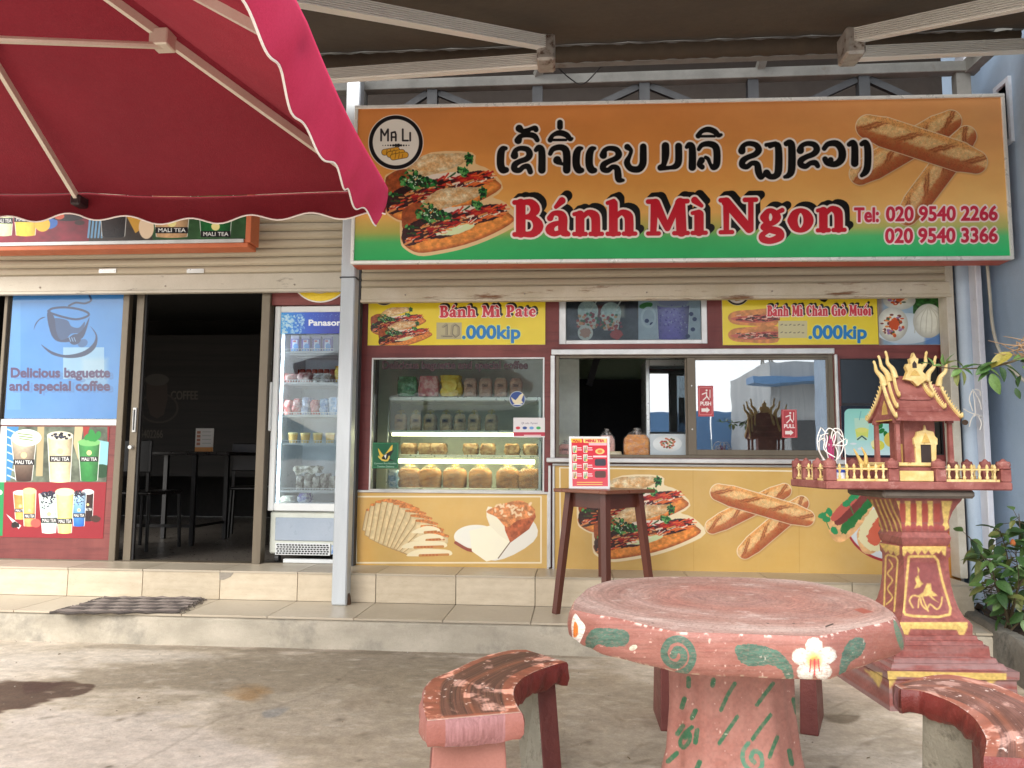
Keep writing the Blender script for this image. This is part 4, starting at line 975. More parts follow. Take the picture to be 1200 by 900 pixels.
# second sash stacked behind, only its leading stile shows
d2 = thing('sliding_door', 'narrow bronze door leaf slid open, its leading stile with handle beside the dark doorway', 'door', (xr(156), YD+.03, ZF))
MB().rb(xr(151), xr(160), YD+.012, YD+.05, ZF, zt, .003).build('stile', m_bronze, d2)
hz = Z(156, 492, YD); hx_ = xr(156.5)
MB().rb(hx_-.014, hx_+.014, YD+.0, YD+.012, hz-.09, hz+.09, .003).build('pull_handle', m_alu, d2)
MB().box(hx_-.006, hx_+.006, YD-.002, YD+.0, hz-.075, hz+.075).build('handle_recess', m_steeld, d2)
MB().tube([(xr(154.5), YD+.012, Z(154,524,YD)), (xr(154.5), YD-.014, Z(154,524,YD))], [.016,.014], 12).build('lock_knob', m_alu, d2)
MB().box(xr(160.3), xr(162.5), YD+.02, YD+.045, ZF, zt).build('rubber_seal', mat('black_rubber', (24,22,22), rough=.7), d2)
tkx = MB().box(XL+.1, xr(312), YD-.04, YD+.06, ZF-.004, ZF+.006).build('floor_track', m_bronze, bld)
# right jamb of doorway + header
MB().rb(xr(303), xr(313), YD-.03, YD+.05, ZF, zt, .003).build('door_frame', m_bronze, bld)
MB().box(xr(304), xr(402), YD-.0, YD+.05, Z(360,357,YD), zt).build('header_panel', m_lam, bld)
ya = thing('round_sign', 'lower edge of a round yellow sign peeking below the left shutter above the fridge', 'sign', (xr(371), YD-.01, Z(371,344,YD)))
cx_, cz_ = xr(371), Z(371, 318, YD); R1 = cz_-Z(371, 355, YD)
ring = [(cx_+R1*math.cos(a), cz_+R1*math.sin(a)) for a in np.linspace(0, 2*math.pi, 49)[:-1]]
MB().xz(ring, YD-.012, YD-.002).build('white_rim', m_white, ya)
MB().xz([(cx_+(x-cx_)*.96, cz_+(z-cz_)*.96) for x, z in ring], YD-.016, YD-.0125).build('yellow_disc', mat('sign_yellow', (226,196,44), rough=.4), ya)
MB().xz([(cx_+(x-cx_)*.72, cz_+(z-cz_)*.72) for x, z in ring], YD-.019, YD-.0165).build('grey_disc', mat('disc_grey', (176,168,158), rough=.5), ya)
# side panel between fridge and display window
MB().box(xr(409), xr(436), FY-.0, FY+.06, ZF, ZF+.0001).v
# ---------------------------------------------------------------- fridge
YF_ = -.02
fx0, fx1 = X(317, 500, YF_), X(317, 500, YF_)+.60
fz1 = Z(360, 358.5, YF_); fzd = Z(350, 599, YF_); fb = Z(350, 655, YF_)
fg = thing('drinks_fridge', 'tall white glass-door drinks fridge with blue lit header, beside the steel post', 'fridge', ((fx0+fx1)/2, .3, ZF))
m_fw = mat('fridge_white', (214,218,218), (224,228,228), scale=3, rough=.3); m_fg = mat('fridge_grey', (150,164,180), (164,176,190), scale=2, rough=.3)
fzh0, fzh1 = Z(360, 391, YF_), Z(360, 367.5, YF_)
MB().box(fx0+.004, fx0+.03, .04, .6, fzd, fz1).box(fx1-.03, fx1-.004, .04, .6, fzd, fz1).box(fx0+.031, fx1-.031, .57, .6, fzd, fz1).box(fx0+.031, fx1-.031, .04, .569, fz1-.03, fz1).box(fx0+.031, fx1-.031, .04, .569, fzd, fzd+.04).build('cabinet', m_fw, fg)
dfr = MB().rb(fx0, fx0+.045, YF_, YF_+.045, fzd, fz1, .006).rb(fx1-.045, fx1, YF_, YF_+.045, fzd, fz1, .006).rb(fx0+.045, fx1-.045, YF_+.001, YF_+.044, fz1-.045, fz1, .005).rb(fx0+.045, fx1-.045, YF_+.001, YF_+.044, fzd, fzd+.055, .005)
door = dfr.build('door', m_fw, fg)
MB().box(fx0+.045, fx1-.045, YF_+.02, YF_+.026, fzd+.055, fzh0).build('pane', glass('fridge_glass', .02, (225,232,236)), door)
MB().rb(fx0-.012, fx0+.004, YF_-.02, YF_+.02, Z(320,505,YF_), Z(320,448,YF_), .004).build('handle', m_fw, door)
c = plane_canvas(fx0+.045, fx1-.045, YF_+.01, fzh0, fz1-.045, 600, (10,70,190))
c.a[:] = gradv(np.clip((c.gx-330)/70, 0, 1), [(0,(30,150,226)),(.45,(10,80,204)),(1,(8,34,150))])
R_ = np.random.RandomState(2)
for i in range(150):
    t = R_.rand(); c.ell(331+26*R_.rand()**1.5*(1-.0), 369+22*R_.rand(), .6+1.6*R_.rand(), .5+1.0*R_.rand(), (190,224,242), op=.35+.4*R_.rand(), rot=R_.rand()*3)
for i in range(80): c.ell(330+75*R_.rand(), 368+10*R_.rand(), .35, .35, (150,200,240), op=.7)
c.text('Panasonic', 361.5, 381.5, 9.6, (238,242,248), bold=.45, fit=47)
hd = MB().quad(fx0+.046, fx1-.046, YF_+.004, fzh0, fz1-.046); hd.build('header_print', c.material('fridge_header', rough=.2), fg)
MB().rb(fx0+.01, fx1-.01, .01, .6, fb+.03, fzd-.006, .01).build('base_unit', mat('fridge_base', (196,200,190), rough=.4), fg)
MB().rb(fx0+.055, fx1-.02, -.002, .009, Z(350,634,YF_), Z(350,607,YF_), .003).build('grey_panel', m_fg, fg)
gz0, gz1 = Z(350,651,YF_), Z(350,637,YF_)
MB().rb(fx0+.06, fx1-.14, -.001, .009, gz0, gz1, .002).build('grille_plate', m_fw, fg)
mb = MB()
for j in range(5):
    for i in range(17):
        xx = fx0+.07+i*.0225+(j % 2)*.006; zz_ = gz0+.008+j*(gz1-gz0-.01)/5; mb.box(xx, xx+.015, -.004, -.0015, zz_, zz_+.009)
mb.build('grille_slot', mat('slot_black', (30,30,30), rough=.8), fg, kind='stuff')
MB().box(fx1-.13, fx1-.04, -.003, -.0005, gz0+.01, gz1-.01).build('rating_label', mat('label_blue', (60,120,190), (200,210,220), scale=40, rough=.4), fg)
for xx in (fx0+.05, fx1-.06):
    w = MB().tube([(xx-.015,.08,ZF+.03),(xx+.015,.08,ZF+.03)], .03, 14).build('caster', mat('caster_grey', (70,70,70), rough=.5), fg); MB().box(xx-.02, xx+.02, .06, .1, ZF+.05, fb+.031).build('caster_fork', m_steeld, w)
MB().rb(fx0+.12, fx1-.05, .0, .04, ZF+.002, ZF+.03, .004).build('drip_tray', m_fw, fg)
# fridge shelves
shz = [Z(370, p, .15) for p in (413, 449, 486.5, 519, 574)]
for z in shz+[fzd+.045]:
    mb = MB().box(fx0+.035, fx1-.035, .06, .075, z-.016, z-.002)
    for i in range(26):
        xx = fx0+.05+i*(fx1-fx0-.1)/25; mb.box(xx-.0015, xx+.0015, .06, .52, z-.008, z-.003)
    for yy in (.2, .36, .5): mb.box(fx0+.035, fx1-.035, yy, yy+.004, z-.012, z-.008)
    for i in range(27):
        xx = fx0+.04+i*(fx1-fx0-.08)/26; mb.box(xx-.0018, xx+.0018, .056, .06, z-.018, z+.014)
    mb.box(fx0+.035, fx1-.035, .055, .059, z+.012, z+.016)
    mb.build('wire_shelf', m_white, fg)
MB().box(fx0+.036, fx0+.046, .06, .068, fzd+.05, fzh0).build('lamp_strip', mat('fridge_lamp', (236,244,250), rough=.5, emit=9), fg)
MB().box(fx1-.046, fx1-.036, .06, .068, fzd+.05, fzh0).build('lamp_strip', MATS['fridge_lamp'], fg)
# contents
def milk_print():
    c = local_canvas(64, 90, 64, 90, (78,50,150)); c.box(0, 0, 64, 12, (176,170,190)); c.box(14, 18, 52, 84, (214,222,236)); c.ell(40, 62, 20, 22, (40,140,210)); c.box(18, 22, 40, 32, (200,50,60)); c.box(16, 60, 24, 86, (236,240,246)); c.ell(20, 80, 12, 8, (60,170,220)); return c.material('carton_print', rough=.3)
mc = milk_print(); me = None
x0 = X(342, 400, .12)
for i in range(4):
    x = X(345.5+i*12.6, 400, .12); t = thing('milk_carton', '%s purple and white milk carton from the left on the top fridge shelf' % ORD[i], 'milk carton', (x, .12, shz[0]), group='cartons on the top fridge shelf')
    b = MB().box(x-.032, x+.032, .1, .15, shz[0], shz[0]+.115); b.uv = {}
    b = MB(); b.box(-.032, .032, 0, .05, 0, .115); b.uv = {2: [(0,0),(1,0),(1,1),(0,1)]}
    for k in (0,1,3,4,5): b.uv[k] = [(.05,.3)]*4
    b.build('carton_body', mc, t, local=True); MB().box(-.03, .03, .002, .048, .115, .124).build('carton_top', mat('carton_lid', (190,186,196), rough=.4), t, local=True)
def pack(x0, x1, y0, y1, z0, z1, name, label, cat, c1, c2, grp=None, rough=.25, jit=.012, seed=0):
    """soft plastic-wrapped pack"""
    R_ = np.random.RandomState(seed); nx, nz = 7, 6; pts = []
    t = MB(); ring = []
    for j in range(nz+1):
        v = j/nz; s = 1-.16*abs(2*v-1)**3
        r_ = []
        for a in range(16):
            an = 2*math.pi*a/16; ux = abs(math.cos(an))**.5*np.sign(math.cos(an)); uy = abs(math.sin(an))**.5*np.sign(math.sin(an))
            r_.append(((x0+x1)/2+(x1-x0)/2*ux*s+R_.randn()*jit*.3, (y0+y1)/2+(y1-y0)/2*uy*s+R_.randn()*jit*.3, z0+(z1-z0)*v+R_.randn()*jit*.25*(0 < j < nz)))
        ring.append(r_)
    b = len(t.v)
    for r_ in ring: t.v += r_
    for j in range(nz):
        for a in range(16): t.f.append([j*16+a, j*16+(a+1)%16, (j+1)*16+(a+1)%16, (j+1)*16+a])
    t.f.append(list(range(16))[::-1]); t.f.append([nz*16+a for a in range(16)])
    m = mat(name+'_%d_%d_%d' % c1, c1, c2, scale=26, lo=.42, hi=.58, rough=rough, coat=.3, fine=.1)
    return t.build(name, m, smooth=40, label=label, cat=cat, group=grp)
z = shz[1]
pack(X(334,440,.2), X(352,440,.2), .1, .3, z, z+.07, 'snack_box', 'low brown carton tray with red tops at the left of the second fridge shelf', 'box', (128,92,78), (170,60,60), seed=1)
pack(X(352,440,.2), X(370,440,.2), .1, .3, z, z+.075, 'snack_pack', 'pinkish clear pack in the middle of the second fridge shelf', 'food pack', (166,110,104), (206,180,170), seed=2)
pack(X(371,440,.2), X(389,440,.2), .09, .3, z, z+.07, 'foil_tray', 'crumpled silver foil tray at the right of the second fridge shelf', 'tray', (176,170,160), (224,222,214), seed=3, jit=.03)
z1_ = shz[1]+.11; mb = MB()
fb2 = thing('jar_row', 'upper row of small red and gold jars behind the packs on the second fridge shelf', 'jars', (X(365,430,.4), .4, shz[1]))
for i in range(7):
    xx = X(348+i*7, 430, .42); MB().lathe([(.022,0),(.024,.01),(.024,.13),(.02,.14)], xx, .42, 10).v; q = MB().lathe([(.02,shz[1]),(.023,shz[1]+.01),(.023,shz[1]+.12),(.02,shz[1]+.135)], xx, .42, 10).build('jar', mat('jar_red', (150,52,40), (176,80,50), scale=20, rough=.3), fb2, smooth=40)
pack(X(389,440,.1)+0, X(397,440,.1), .15, .3, shz[1], shz[1]+.13, 'gold_box', 'tall gold box at the right end of the second fridge shelf', 'box', (214,168,60), (236,210,110), seed=9)
cl = [((190,60,56),(226,150,140)),((186,70,64),(230,190,180)),((150,160,190),(214,220,232)),((196,52,52),(236,160,150)),((110,150,200),(200,220,240)),((150,180,210),(226,232,240))]
nm = ['red printed snack bag','red and cream snack bag','clear water sachet pack','red wrapped snack pack','blue and white bottle pack','pale blue bottle pack']
for i in range(6):
    a = X(334+i*10.5, 480, .15); pack(a, X(344+i*10.5, 480, .15), .09, .28, shz[2], shz[2]+.11+.01*(i % 3), 'snack_pack', '%s, %s from the left on the third fridge shelf' % (nm[i], ORD[i]), 'food pack', *cl[i], seed=20+i, grp='packs on the third fridge shelf')
tubm = mat('tub_yellow', (226,180,84), (236,200,120), scale=9, rough=.4); lidm = mat('tub_lid', (232,214,150), rough=.35)
for i in range(4):
    x = X(343.5+i*14.5, 510, .16); t = thing('pudding_tub', '%s small yellow tub from the left on the fourth fridge shelf' % ORD[i], 'tub', (x, .16, shz[3]), group='yellow tubs in the fridge')
    MB().lathe([(.028,0),(.034,.06),(.034,.062)], n=18).build('tub_cup', tubm, t, local=True, smooth=40); MB().lathe([(.037,.062),(.037,.072),(.03,.076)], n=18).build('tub_lid', lidm, t, local=True, smooth=40)
for i in range(5):
    a = X(350+i*9.5, 560, .2); pack(a, X(358.5+i*9.5, 560, .2), .12, .26, shz[4], shz[4]+.10+.02*(i % 2), 'jelly_jar', '%s dark jelly jar from the left on the lowest fridge shelf' % ORD[i], 'jar', (92,86,74), (168,164,150), seed=40+i, grp='dark jars on the lowest fridge shelf')
pack(X(349,545,.2), X(377,545,.2), .12, .26, shz[4]+.125, shz[4]+.175, 'foil_pack', 'silver foil pack lying across the dark jelly jars in the fridge', 'food pack', (150,146,128), (226,222,206), seed=50, jit=.035)
pack(X(329,590,.15), X(346,590,.15), .1, .26, fzd+.045, fzd+.1, 'cheese_pack', 'pale cream pack on the fridge floor at the left', 'food pack', (214,206,180), (226,222,206), seed=51)
pack(X(350,590,.15), X(362,590,.15), .1, .26, fzd+.045, fzd+.12, 'blue_pack', 'white and purple carton lying on the fridge floor', 'carton', (96,80,160), (220,226,236), seed=52)
# ---------------------------------------------------------------- menu box sign over left shutter
YB = -.38
b4 = rect(-60, 230, 293, 291, YB); bs = thing('menu_sign', 'wide box sign with drink photos and orange frame half hidden by the red umbrella', 'sign', (b4[0], YB, b4[2]))
c = plane_canvas(b4[0], b4[1], YB-.02, b4[2]+.03, b4[3], 330, (120,30,46))
for x0_, x1_, cl_ in ((-60,105,(130,28,46)),(105,180,(60,50,44)),(180,300,(50,84,50))): c.box(x0_, 220, x1_, 300, lambda gx, gy, d: np.array(cl_)*(.75+.5*fbm(gx*.08, gy*.1, 3)[..., None]))
cup(c, 4, 225, 277, 26, 18, [(220,226,180),(206,222,170)], band=.6); cup(c, 30, 222, 277, 32, 22, [(240,214,90),(236,196,60)], band=.58); c.ell(56, 262, 12, 8, (60,110,190)); c.ell(50, 264, 9, 9, (236,190,60)); c.ell(80, 256, 18, 4, (40,24,24)); c.ell(70,254,6,4,(206,90,60)); c.ell(94,262,6,3,(60,30,26))
for j in range(5): c.line([(108+j*4, 240), (104+j*4, 280)], 1.2, (110,160,200))
cup(c, 134, 225, 279, 34, 26, [(60,44,40),(34,26,26)], label=False); c.poly([(150,255),(170,240),(178,262),(160,275)], (200,150,60)); c.ell(173, 268, 9, 14, (226,200,170)); 
cup(c, 203, 222, 279, 46, 36, [(206,170,130),(190,150,110)], band=.8); cup(c, 255, 222, 278, 42, 34, [(40,120,60),(24,90,44)], band=.9)
MB().quad(b4[0], b4[1]-.02, YB-.0135, b4[2]+.045, b4[3]).build('menu_print', c.material('menu_print', rough=.25), bs)
m_or = mat('orange_frame', (190,98,58), (204,112,70), scale=5, rough=.5, dirt=(150,74,44), dscale=7, dlo=.6)
MB().box(b4[0], b4[1]-.022, YB-.01, YB+.12, b4[2]+.02, b4[3]).build('sign_box', m_or, bs)
MB().rb(b4[0], b4[1], YB-.02, YB+.12, b4[2]-.012, b4[2]+.019, .003).build('frame_bar', m_or, bs); MB().rb(b4[1]-.02, b4[1]+.018, YB-.02, YB+.12, b4[2]+.02, b4[3], .003).build('frame_bar', m_or, bs)
MB().rb(b4[0], b4[1]-.03, YB-.026, YB-.014, b4[2]+.02, b4[2]+.045, .002).build('inner_frame', m_alu, bs)
# ---------------------------------------------------------------- dark room
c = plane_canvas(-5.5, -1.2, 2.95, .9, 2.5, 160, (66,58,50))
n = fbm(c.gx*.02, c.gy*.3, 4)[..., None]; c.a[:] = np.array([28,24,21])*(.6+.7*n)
for j in range(9): c.line([(120, 380+j*20), (330, 384+j*20)], .8, (20,18,16))
c.text('COFFEE', 200, 468, 14, (72,66,58), fit=32, bold=.3); c.text('95402266', 160, 513, 13, (72,66,58), fit=31, bold=.2)
c.ell(186, 478, 22, 17, (50,44,38), ring=1); c.poly([(172,450),(196,450),(192,486),(176,486)], (50,40,34), sm=2); c.ell(184, 445, 14, 7, (60,56,52))
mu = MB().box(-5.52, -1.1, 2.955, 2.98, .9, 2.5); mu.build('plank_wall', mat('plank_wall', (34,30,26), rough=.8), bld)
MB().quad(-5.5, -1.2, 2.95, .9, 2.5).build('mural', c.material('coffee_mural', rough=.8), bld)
m_blk = mat('black_metal', (20,19,20), rough=.4); m_blkw = mat('dark_table_top', (26,23,22), rough=.3)
tb = thing('dining_table', 'dark thin-legged table standing inside the unlit left shop', 'table', (-2.2, 1.15, ZF))
ta, tbx = X(150, 533, .95), X(290, 533, .95); zt_ = Z(220, 529, .9)
MB().rb(ta, X(268,533,.95), .95, 1.6, zt_-.03, zt_, .004).build('table_top', m_blkw, tb)
for xx, yy in ((X(226,600,.97), .97), (X(264,600,1.5), 1.5), (ta+.05, .97), (ta+.05, 1.5)): MB().box(xx-.018, xx+.018, yy-.018, yy+.018, ZF, zt_-.031).build('leg', m_blk, tb)
MB().box(ta+.07, X(226,600,.97)-.02, .96, .98, ZF+.15, ZF+.175).build('stretcher', m_blk, tb); MB().bar((X(226,600,.97)+.02,.98,ZF+.16), (X(264,600,1.5)-.01,1.48,ZF+.16), .02).build('stretcher', m_blk, tb)
mc_ = thing('menu_card', 'white and orange folded menu card standing on the dark table indoors', 'menu', (X(240,530,1.1), 1.1, zt_))
r4 = rect(229, 502, 250, 529.5, 1.1); c = local_canvas(80, 104, 80, 104, (150,148,144)); c.box(0, 84, 80, 104, (150,100,44))
for j in range(4): c.box(6, 12+j*17, 22, 24+j*17, (120,70,50)); c.box(30, 14+j*17, 70, 17+j*17, (120,120,120)); c.box(30, 20+j*17, 60, 22+j*17, (150,150,150))
MB().quad(r4[0], r4[1], 1.099, zt_, r4[3]).build('card_print', c.material('menu_card', rough=.4), mc_); MB().box(r4[0], r4[1], 1.1, 1.104, zt_+.001, r4[3]-.001).build('card', m_white, mc_)
def chair(x, y, lab, rz=0):
    t = thing('chair', lab, 'chair', (x, y, ZF), rz)
    for a, b_ in ((-.18,-.18),(.18,-.18),(-.18,.18),(.18,.18)): MB().tube([(a*1.08,b_*1.08,0),(a,b_,.44)], .014, 8).build('leg', m_blk, t, local=True)
    MB().rb(-.2, .2, -.2, .2, .44, .47, .01).build('seat', m_blkw, t, local=True); MB().rb(-.19, .19, .17, .2, .62, .88, .008).build('backrest', m_blk, t, local=True)
    for a in (-.17, .17): MB().box(a-.012, a+.012, .175, .195, .471, .619).build('back_post', m_blk, t, local=True)
chair(X(172,600,.75), .72, 'dark chair in front of the indoor table, nearest the open door leaf', rad(170)); chair(X(285,600,1.7), 1.9, 'dark chair deeper in the room right of the indoor table', rad(200))
# ---------------------------------------------------------------- rag mat on the tread
mt = thing('door_mat', 'frayed dark grey woven rag mat lying on the tiled step', 'mat', (*atz(150, 710, ZT)[:2], ZT))
cs = [atz(*p, ZT+.006) for p in ((62,719),(205,718),(236,701),(128,700))]
rows = []
R_ = np.random.RandomState(8)
m_rags = [mat('rag_weave_%d' % i, c1, c2, scale=40, stretch=(.3,2,1), lo=.3, hi=.7, rough=1, bump=.6) for i, (c1, c2) in enumerate((((60,54,52),(96,88,82)),((112,102,96),(146,134,124)),((84,74,72),(120,108,100))))]
m_rag = mat('rag_weave', (78,70,66), (128,118,108), scale=30, stretch=(.25,3,1), lo=.3, hi=.7, rough=1, bump=.5)
me_r = []
mb = MB()
for j in range(24):
    v = (j+.5)/24; a = cs[0]*(1-v)+cs[3]*v; b_ = cs[1]*(1-v)+cs[2]*v; a = a-(b_-a)*(.01+.03*R_.rand()); b_ = b_+(b_-a)*(.0+.04*R_.rand()); n = 16
    pts = []
    for i in range(n):
        t = i/(n-1); p = a*(1-t)+b_*t; pts.append((p[0], p[1]+.004*math.sin(i*1.3+j), ZT+.006+.004*math.sin(i*2.1+j*1.7)+.004*R_.rand()))
    MB().tube(pts, .0085, 5).build('woven_strip', m_rags[(j*7 % 5) % 3], mt)
for e0, e1, sg_ in ((cs[0], cs[3], -1), (cs[1], cs[2], 1)):
    for i in range(26):
        v = R_.rand(); p = e0*(1-v)+e1*v; L = .02+.05*R_.rand(); mb.tube([p, p+np.array([sg_*L*.6, .01*R_.randn(), .004]), p+np.array([sg_*L, .02*R_.randn(), -.003])], .0025, 4)
mb.build('fringe', m_rag, mt, kind='stuff')
# ================================================================ RIGHT SHOP FRONT: prints, windows, display cabinet
def panel(name, label, cat, x0, y0, x1, y1, Y, res, paint, th=.012, rough=.3, spec=.45, sub_=None, base=(255,255,255), wash=0, coat=0):
    r = rect(x0, y0, x1, y1, Y); c = plane_canvas(r[0], r[1], Y, r[2], r[3], res, base); paint(c)
    t = sub_ or thing(name, label, cat, ((r[0]+r[1])/2, Y, r[2]))
    MB().quad(r[0], r[1], Y, r[2], r[3]).build('print', c.material(name+'_print', rough=rough, spec=spec, wash=wash, coat=coat), t)
    MB().box(r[0], r[1], Y+.0005, Y+th, r[2], r[3]).build('board', m_white, t); return t, r
YEL = (232, 208, 44)
def price(c, x, y, fit): c.text('.000kip', x, y, 21.5, (24,124,196), fit=fit, bold=.75, layers=[(1.9,(226,226,110),0,0),(.8,(24,124,196),0,0)])
def p1(c):
    c.a[:] = gradv(np.clip((c.gy-345)/60, 0, 1), [(0,(224,198,40)),(1,(238,216,52))]); c.a += (fbm(c.gx*.05, c.gy*.05, 3)[..., None]-.5)*14
    logo(c, 450, 343, 14.5); k = .385/2.05; sandwich2(c, 424, 339.5, .078, sx=1.16)
    title(c, 'Bánh Mì Pate', 515, 629, 372, 371, 13.6, out=.07, sh=.16, red=(200,40,58))
    c.box(511.5, 378, 541, 397.5, (186,178,140)); 
    for P in ([(519,383),(523,380),(523,394)],[(518,394),(529,394)],[(530,382),(533,380),(537,383),(537,392),(533,395),(529,391),(530,382)]): c.line(P, 1.5, (160,152,124), op=.9); c.line([(a+1.2, b+.4) for a, b in P], .35, (90,86,76), op=.8)
    price(c, 541, 396.5, 69)
panel('price_sign', 'yellow price sign with two sandwiches and pate title above the bread display', 'sign', 431.5, 345, 639, 404.3, FY-.012, 620, p1)
def p2(c):
    c.a[:] = gradv(np.clip((c.gy-345)/60, 0, 1), [(0,(226,202,44)),(1,(240,218,56))]); c.a += (fbm(c.gx*.05, c.gy*.05, 3)[..., None]-.5)*14
    logo(c, 864, 343, 14.5)
    for i in range(5): c.draw([[(890+i*22, 345, 2.6), (903+i*22, 343, 2.6)], [(899+i*22, 347, 2.2), (899+i*22, 341, 2.2)]], (24,22,22))
    c.line([(958,346),(966,352),(970,345)], 2.2, (24,22,22), sm=3)
    def roll(x, y, w, h, top):
        c.poly([(x,y+h*.5),(x+w*.12,y+h*.12),(x+w*.5,y),(x+w,y-h*.04),(x+w,y+h),(x+w*.4,y+h*1.02),(x+w*.1,y+h*.9)], lambda gx, gy, d: np.array([206,136,76])*(.75+.5*fbm(gx*.2, gy*.25, 3)[..., None]), sm=3)
        c.poly([(x+w*.05,y+h*.6),(x+w*.3,y+h*.42),(x+w,y+h*.3),(x+w,y+h*.72),(x+w*.4,y+h*.85)], (196,100,80), sm=3)
        R_ = np.random.RandomState(int(y))
        for i in range(60):
            xx = x+w*(.12+.86*R_.rand()); yy = y+h*(.38+.36*R_.rand()); c.line([(xx,yy),(xx+3+3*R_.rand(),yy-1+2*R_.rand())], .55, [(60,26,26),(150,40,40),(226,180,160),(40,90,44),(90,40,36)][R_.randint(5) if not top else [0,0,2,1,4][R_.randint(5)]])
    roll(853, 363, 57, 18, True); roll(853, 383, 58, 18, False)
    c.draw([[(853+4,362,1.2),(905,360,1.2)]], (196,190,170), op=.0)
    title(c, 'Bánh Mì Chân Giò Muối', 899, 1021, 371, 370, 13.2, out=.07, sh=.15, red=(206,52,64))
    c.box(912, 376, 946, 396, (206,198,150))
    for j in range(2):
        for i in range(6): c.line([(915+i*5, 381+j*9), (917+i*5, 380+j*9+(i % 2))], .5, (120,112,96))
    price(c, 947, 396.5, 69)
panel('price_sign', 'yellow price sign with two filled rolls and longer title above the service window', 'sign', 846.5, 344, 1028.5, 404, FY-.012, 620, p2)
def p3(c):
    c.a[:] = np.array([150,176,196])*(.8+.4*fbm(c.gx*.06, c.gy*.06, 3)[..., None])
    c.box(1070, 344, 1110, 372, lambda gx, gy, d: np.array([40,84,34])*(.4+1.4*fbm(gx*.25, gy*.3, 3)[..., None])); c.box(1020, 344, 1034, 410, (140,90,50), op=.5, soft=5)
    plate(c, 1062, 385, 38, 18, (214,228,236)); c.box(1084, 392, 1110, 404, (60,110,190), op=.6, soft=4)
    wh = lambda gx, gy, d: np.array([226,228,216])*(.80+.2*np.clip(-d/8, 0, 1)[..., None])*(.95+.1*fbm(gx*.2, gy*.2, 3)[..., None])
    c.ell(1088, 376, 18, 20, wh); 
    for i in range(6): c.line([(1088, 358), (1074+i*6, 372), (1072+i*6.5, 390)], .5, (186,186,170), sm=3, op=.8)
    c.ell(1054, 352, 19, 11, wh); c.ell(1046, 380, 18, 20, wh)
    R_ = np.random.RandomState(4)
    for cx, cy, r, rr in ((1046,380,13,14),(1052,350,10,7)):
        for i in range(70):
            a = R_.rand()*6.28; q = R_.rand()**.6; c.ell(cx+r*q*math.cos(a), cy+rr*q*math.sin(a), 1+1.6*R_.rand(), .8+1.2*R_.rand(), [(200,84,36),(226,140,60),(120,60,50),(236,226,206),(70,90,60),(150,110,160)][R_.randint(6)])
        c.ell(cx+2, cy, r*.45, rr*.5, (206,84,36), wob=1.5)
panel('bun_photo', 'photo board of cut steamed buns on a blue plate', 'poster', 1029.5, 344, 1103, 404, FY-.010, 560, p3)
# ---- transom photo window
def p4(c):
    c.a[:] = np.array([84,78,84])*(.5+1.0*fbm(c.gx*.07, c.gy*.09, 4)[..., None])
    for i in range(5): c.box(700+i*12, 358, 708+i*12, 372, [(150,60,50),(60,90,60),(180,170,150),(90,80,90),(190,120,60)][i], op=.7, soft=3)
    def tub(cx, cy, r):
        c.poly([(cx-r,cy),(cx+r,cy),(cx+r*.7,cy+r*1.6),(cx-r*.7,cy+r*1.6)], (216,206,196)); c.ell(cx, cy-r*.2, r, r*.95, lambda gx, gy, d: np.array([206,214,206])*(.8+.4*fbm(gx*.3, gy*.3, 3)[..., None]))
        R_ = np.random.RandomState(int(cx))
        for i in range(46): c.ell(cx-r+2*r*R_.rand(), cy+r*(.1+1.4*R_.rand()), 1.8, 1.6, [(206,84,70),(226,210,190),(60,110,70),(236,160,110),(160,50,60)][R_.randint(5)], op=.9)
        c.line([(cx+3, cy-2), (cx+12, cy-16)], .8, (226,220,210))
    tub(689, 366, 12); tub(716, 368, 12); c.ell(686, 390, 9, 9, (228,222,212)); c.ell(686, 390, 6, 6, (206,150,130), wob=2); c.ell(722, 392, 7, 6, (196,70,60), wob=2)
    c.poly([(748,345),(822,345),(822,400),(748,400)], lambda gx, gy, d: np.array([206,212,222])*(.85+.25*fbm(gx*.07, gy*.07, 3)[..., None]))
    cup(c, 789, 356, 397, 38, 34, [(176,160,214),(120,100,190)], (206,210,214), label=False); c.ell(789, 350, 20, 8, (210,214,212), wob=2); c.ell(789, 354, 18, 5, (190,186,214))
    R_ = np.random.RandomState(6)
    for i in range(90): c.ell(772+34*R_.rand(), 358+32*R_.rand(), .9, .9, [(150,130,206),(206,200,232),(90,74,160)][R_.randint(3)], op=.7)
    for a, b_ in ((758,376),(764,380),(810,368),(814,374),(812,386),(806,394)): c.ell(a, b_, 2.6, 2.4, (50,56,110))
    c.ell(757, 358, 8, 3.5, (90,150,80), rot=-.2); c.ell(760, 372, 8, 11, (226,230,236), ring=1.2)
r_ = TRAN; tf = sub('window', bld)
fr = MB()
for a, b_, d_, e_ in ((r_[0], r_[0]+.05, r_[2], r_[3]), (r_[1]-.04, r_[1], r_[2], r_[3]), (r_[0]+.05, r_[1]-.04, r_[2], r_[2]+.03)): fr.rb(a, b_, FY+.005, FY+.05, d_, e_, .003)
fr.build('frame', m_alu, tf)
tp, _ = panel('dessert_photo', 'photo board of fruit cups and a blueberry drink behind the small high window', 'poster', 664, 346, 821, 399.5, FY+.02, 520, p4)
MB().box(r_[0]+.05, r_[1]-.04, FY+.008, FY+.012, r_[2]+.03, r_[3]).build('pane', glass('transom_glass', -.02, (225,232,234)), tf)
MB().box(r_[0]+.05, r_[1]-.04, FY+.055, FY+.06, r_[2]+.0, r_[3]).build('backing', m_ing, tf)
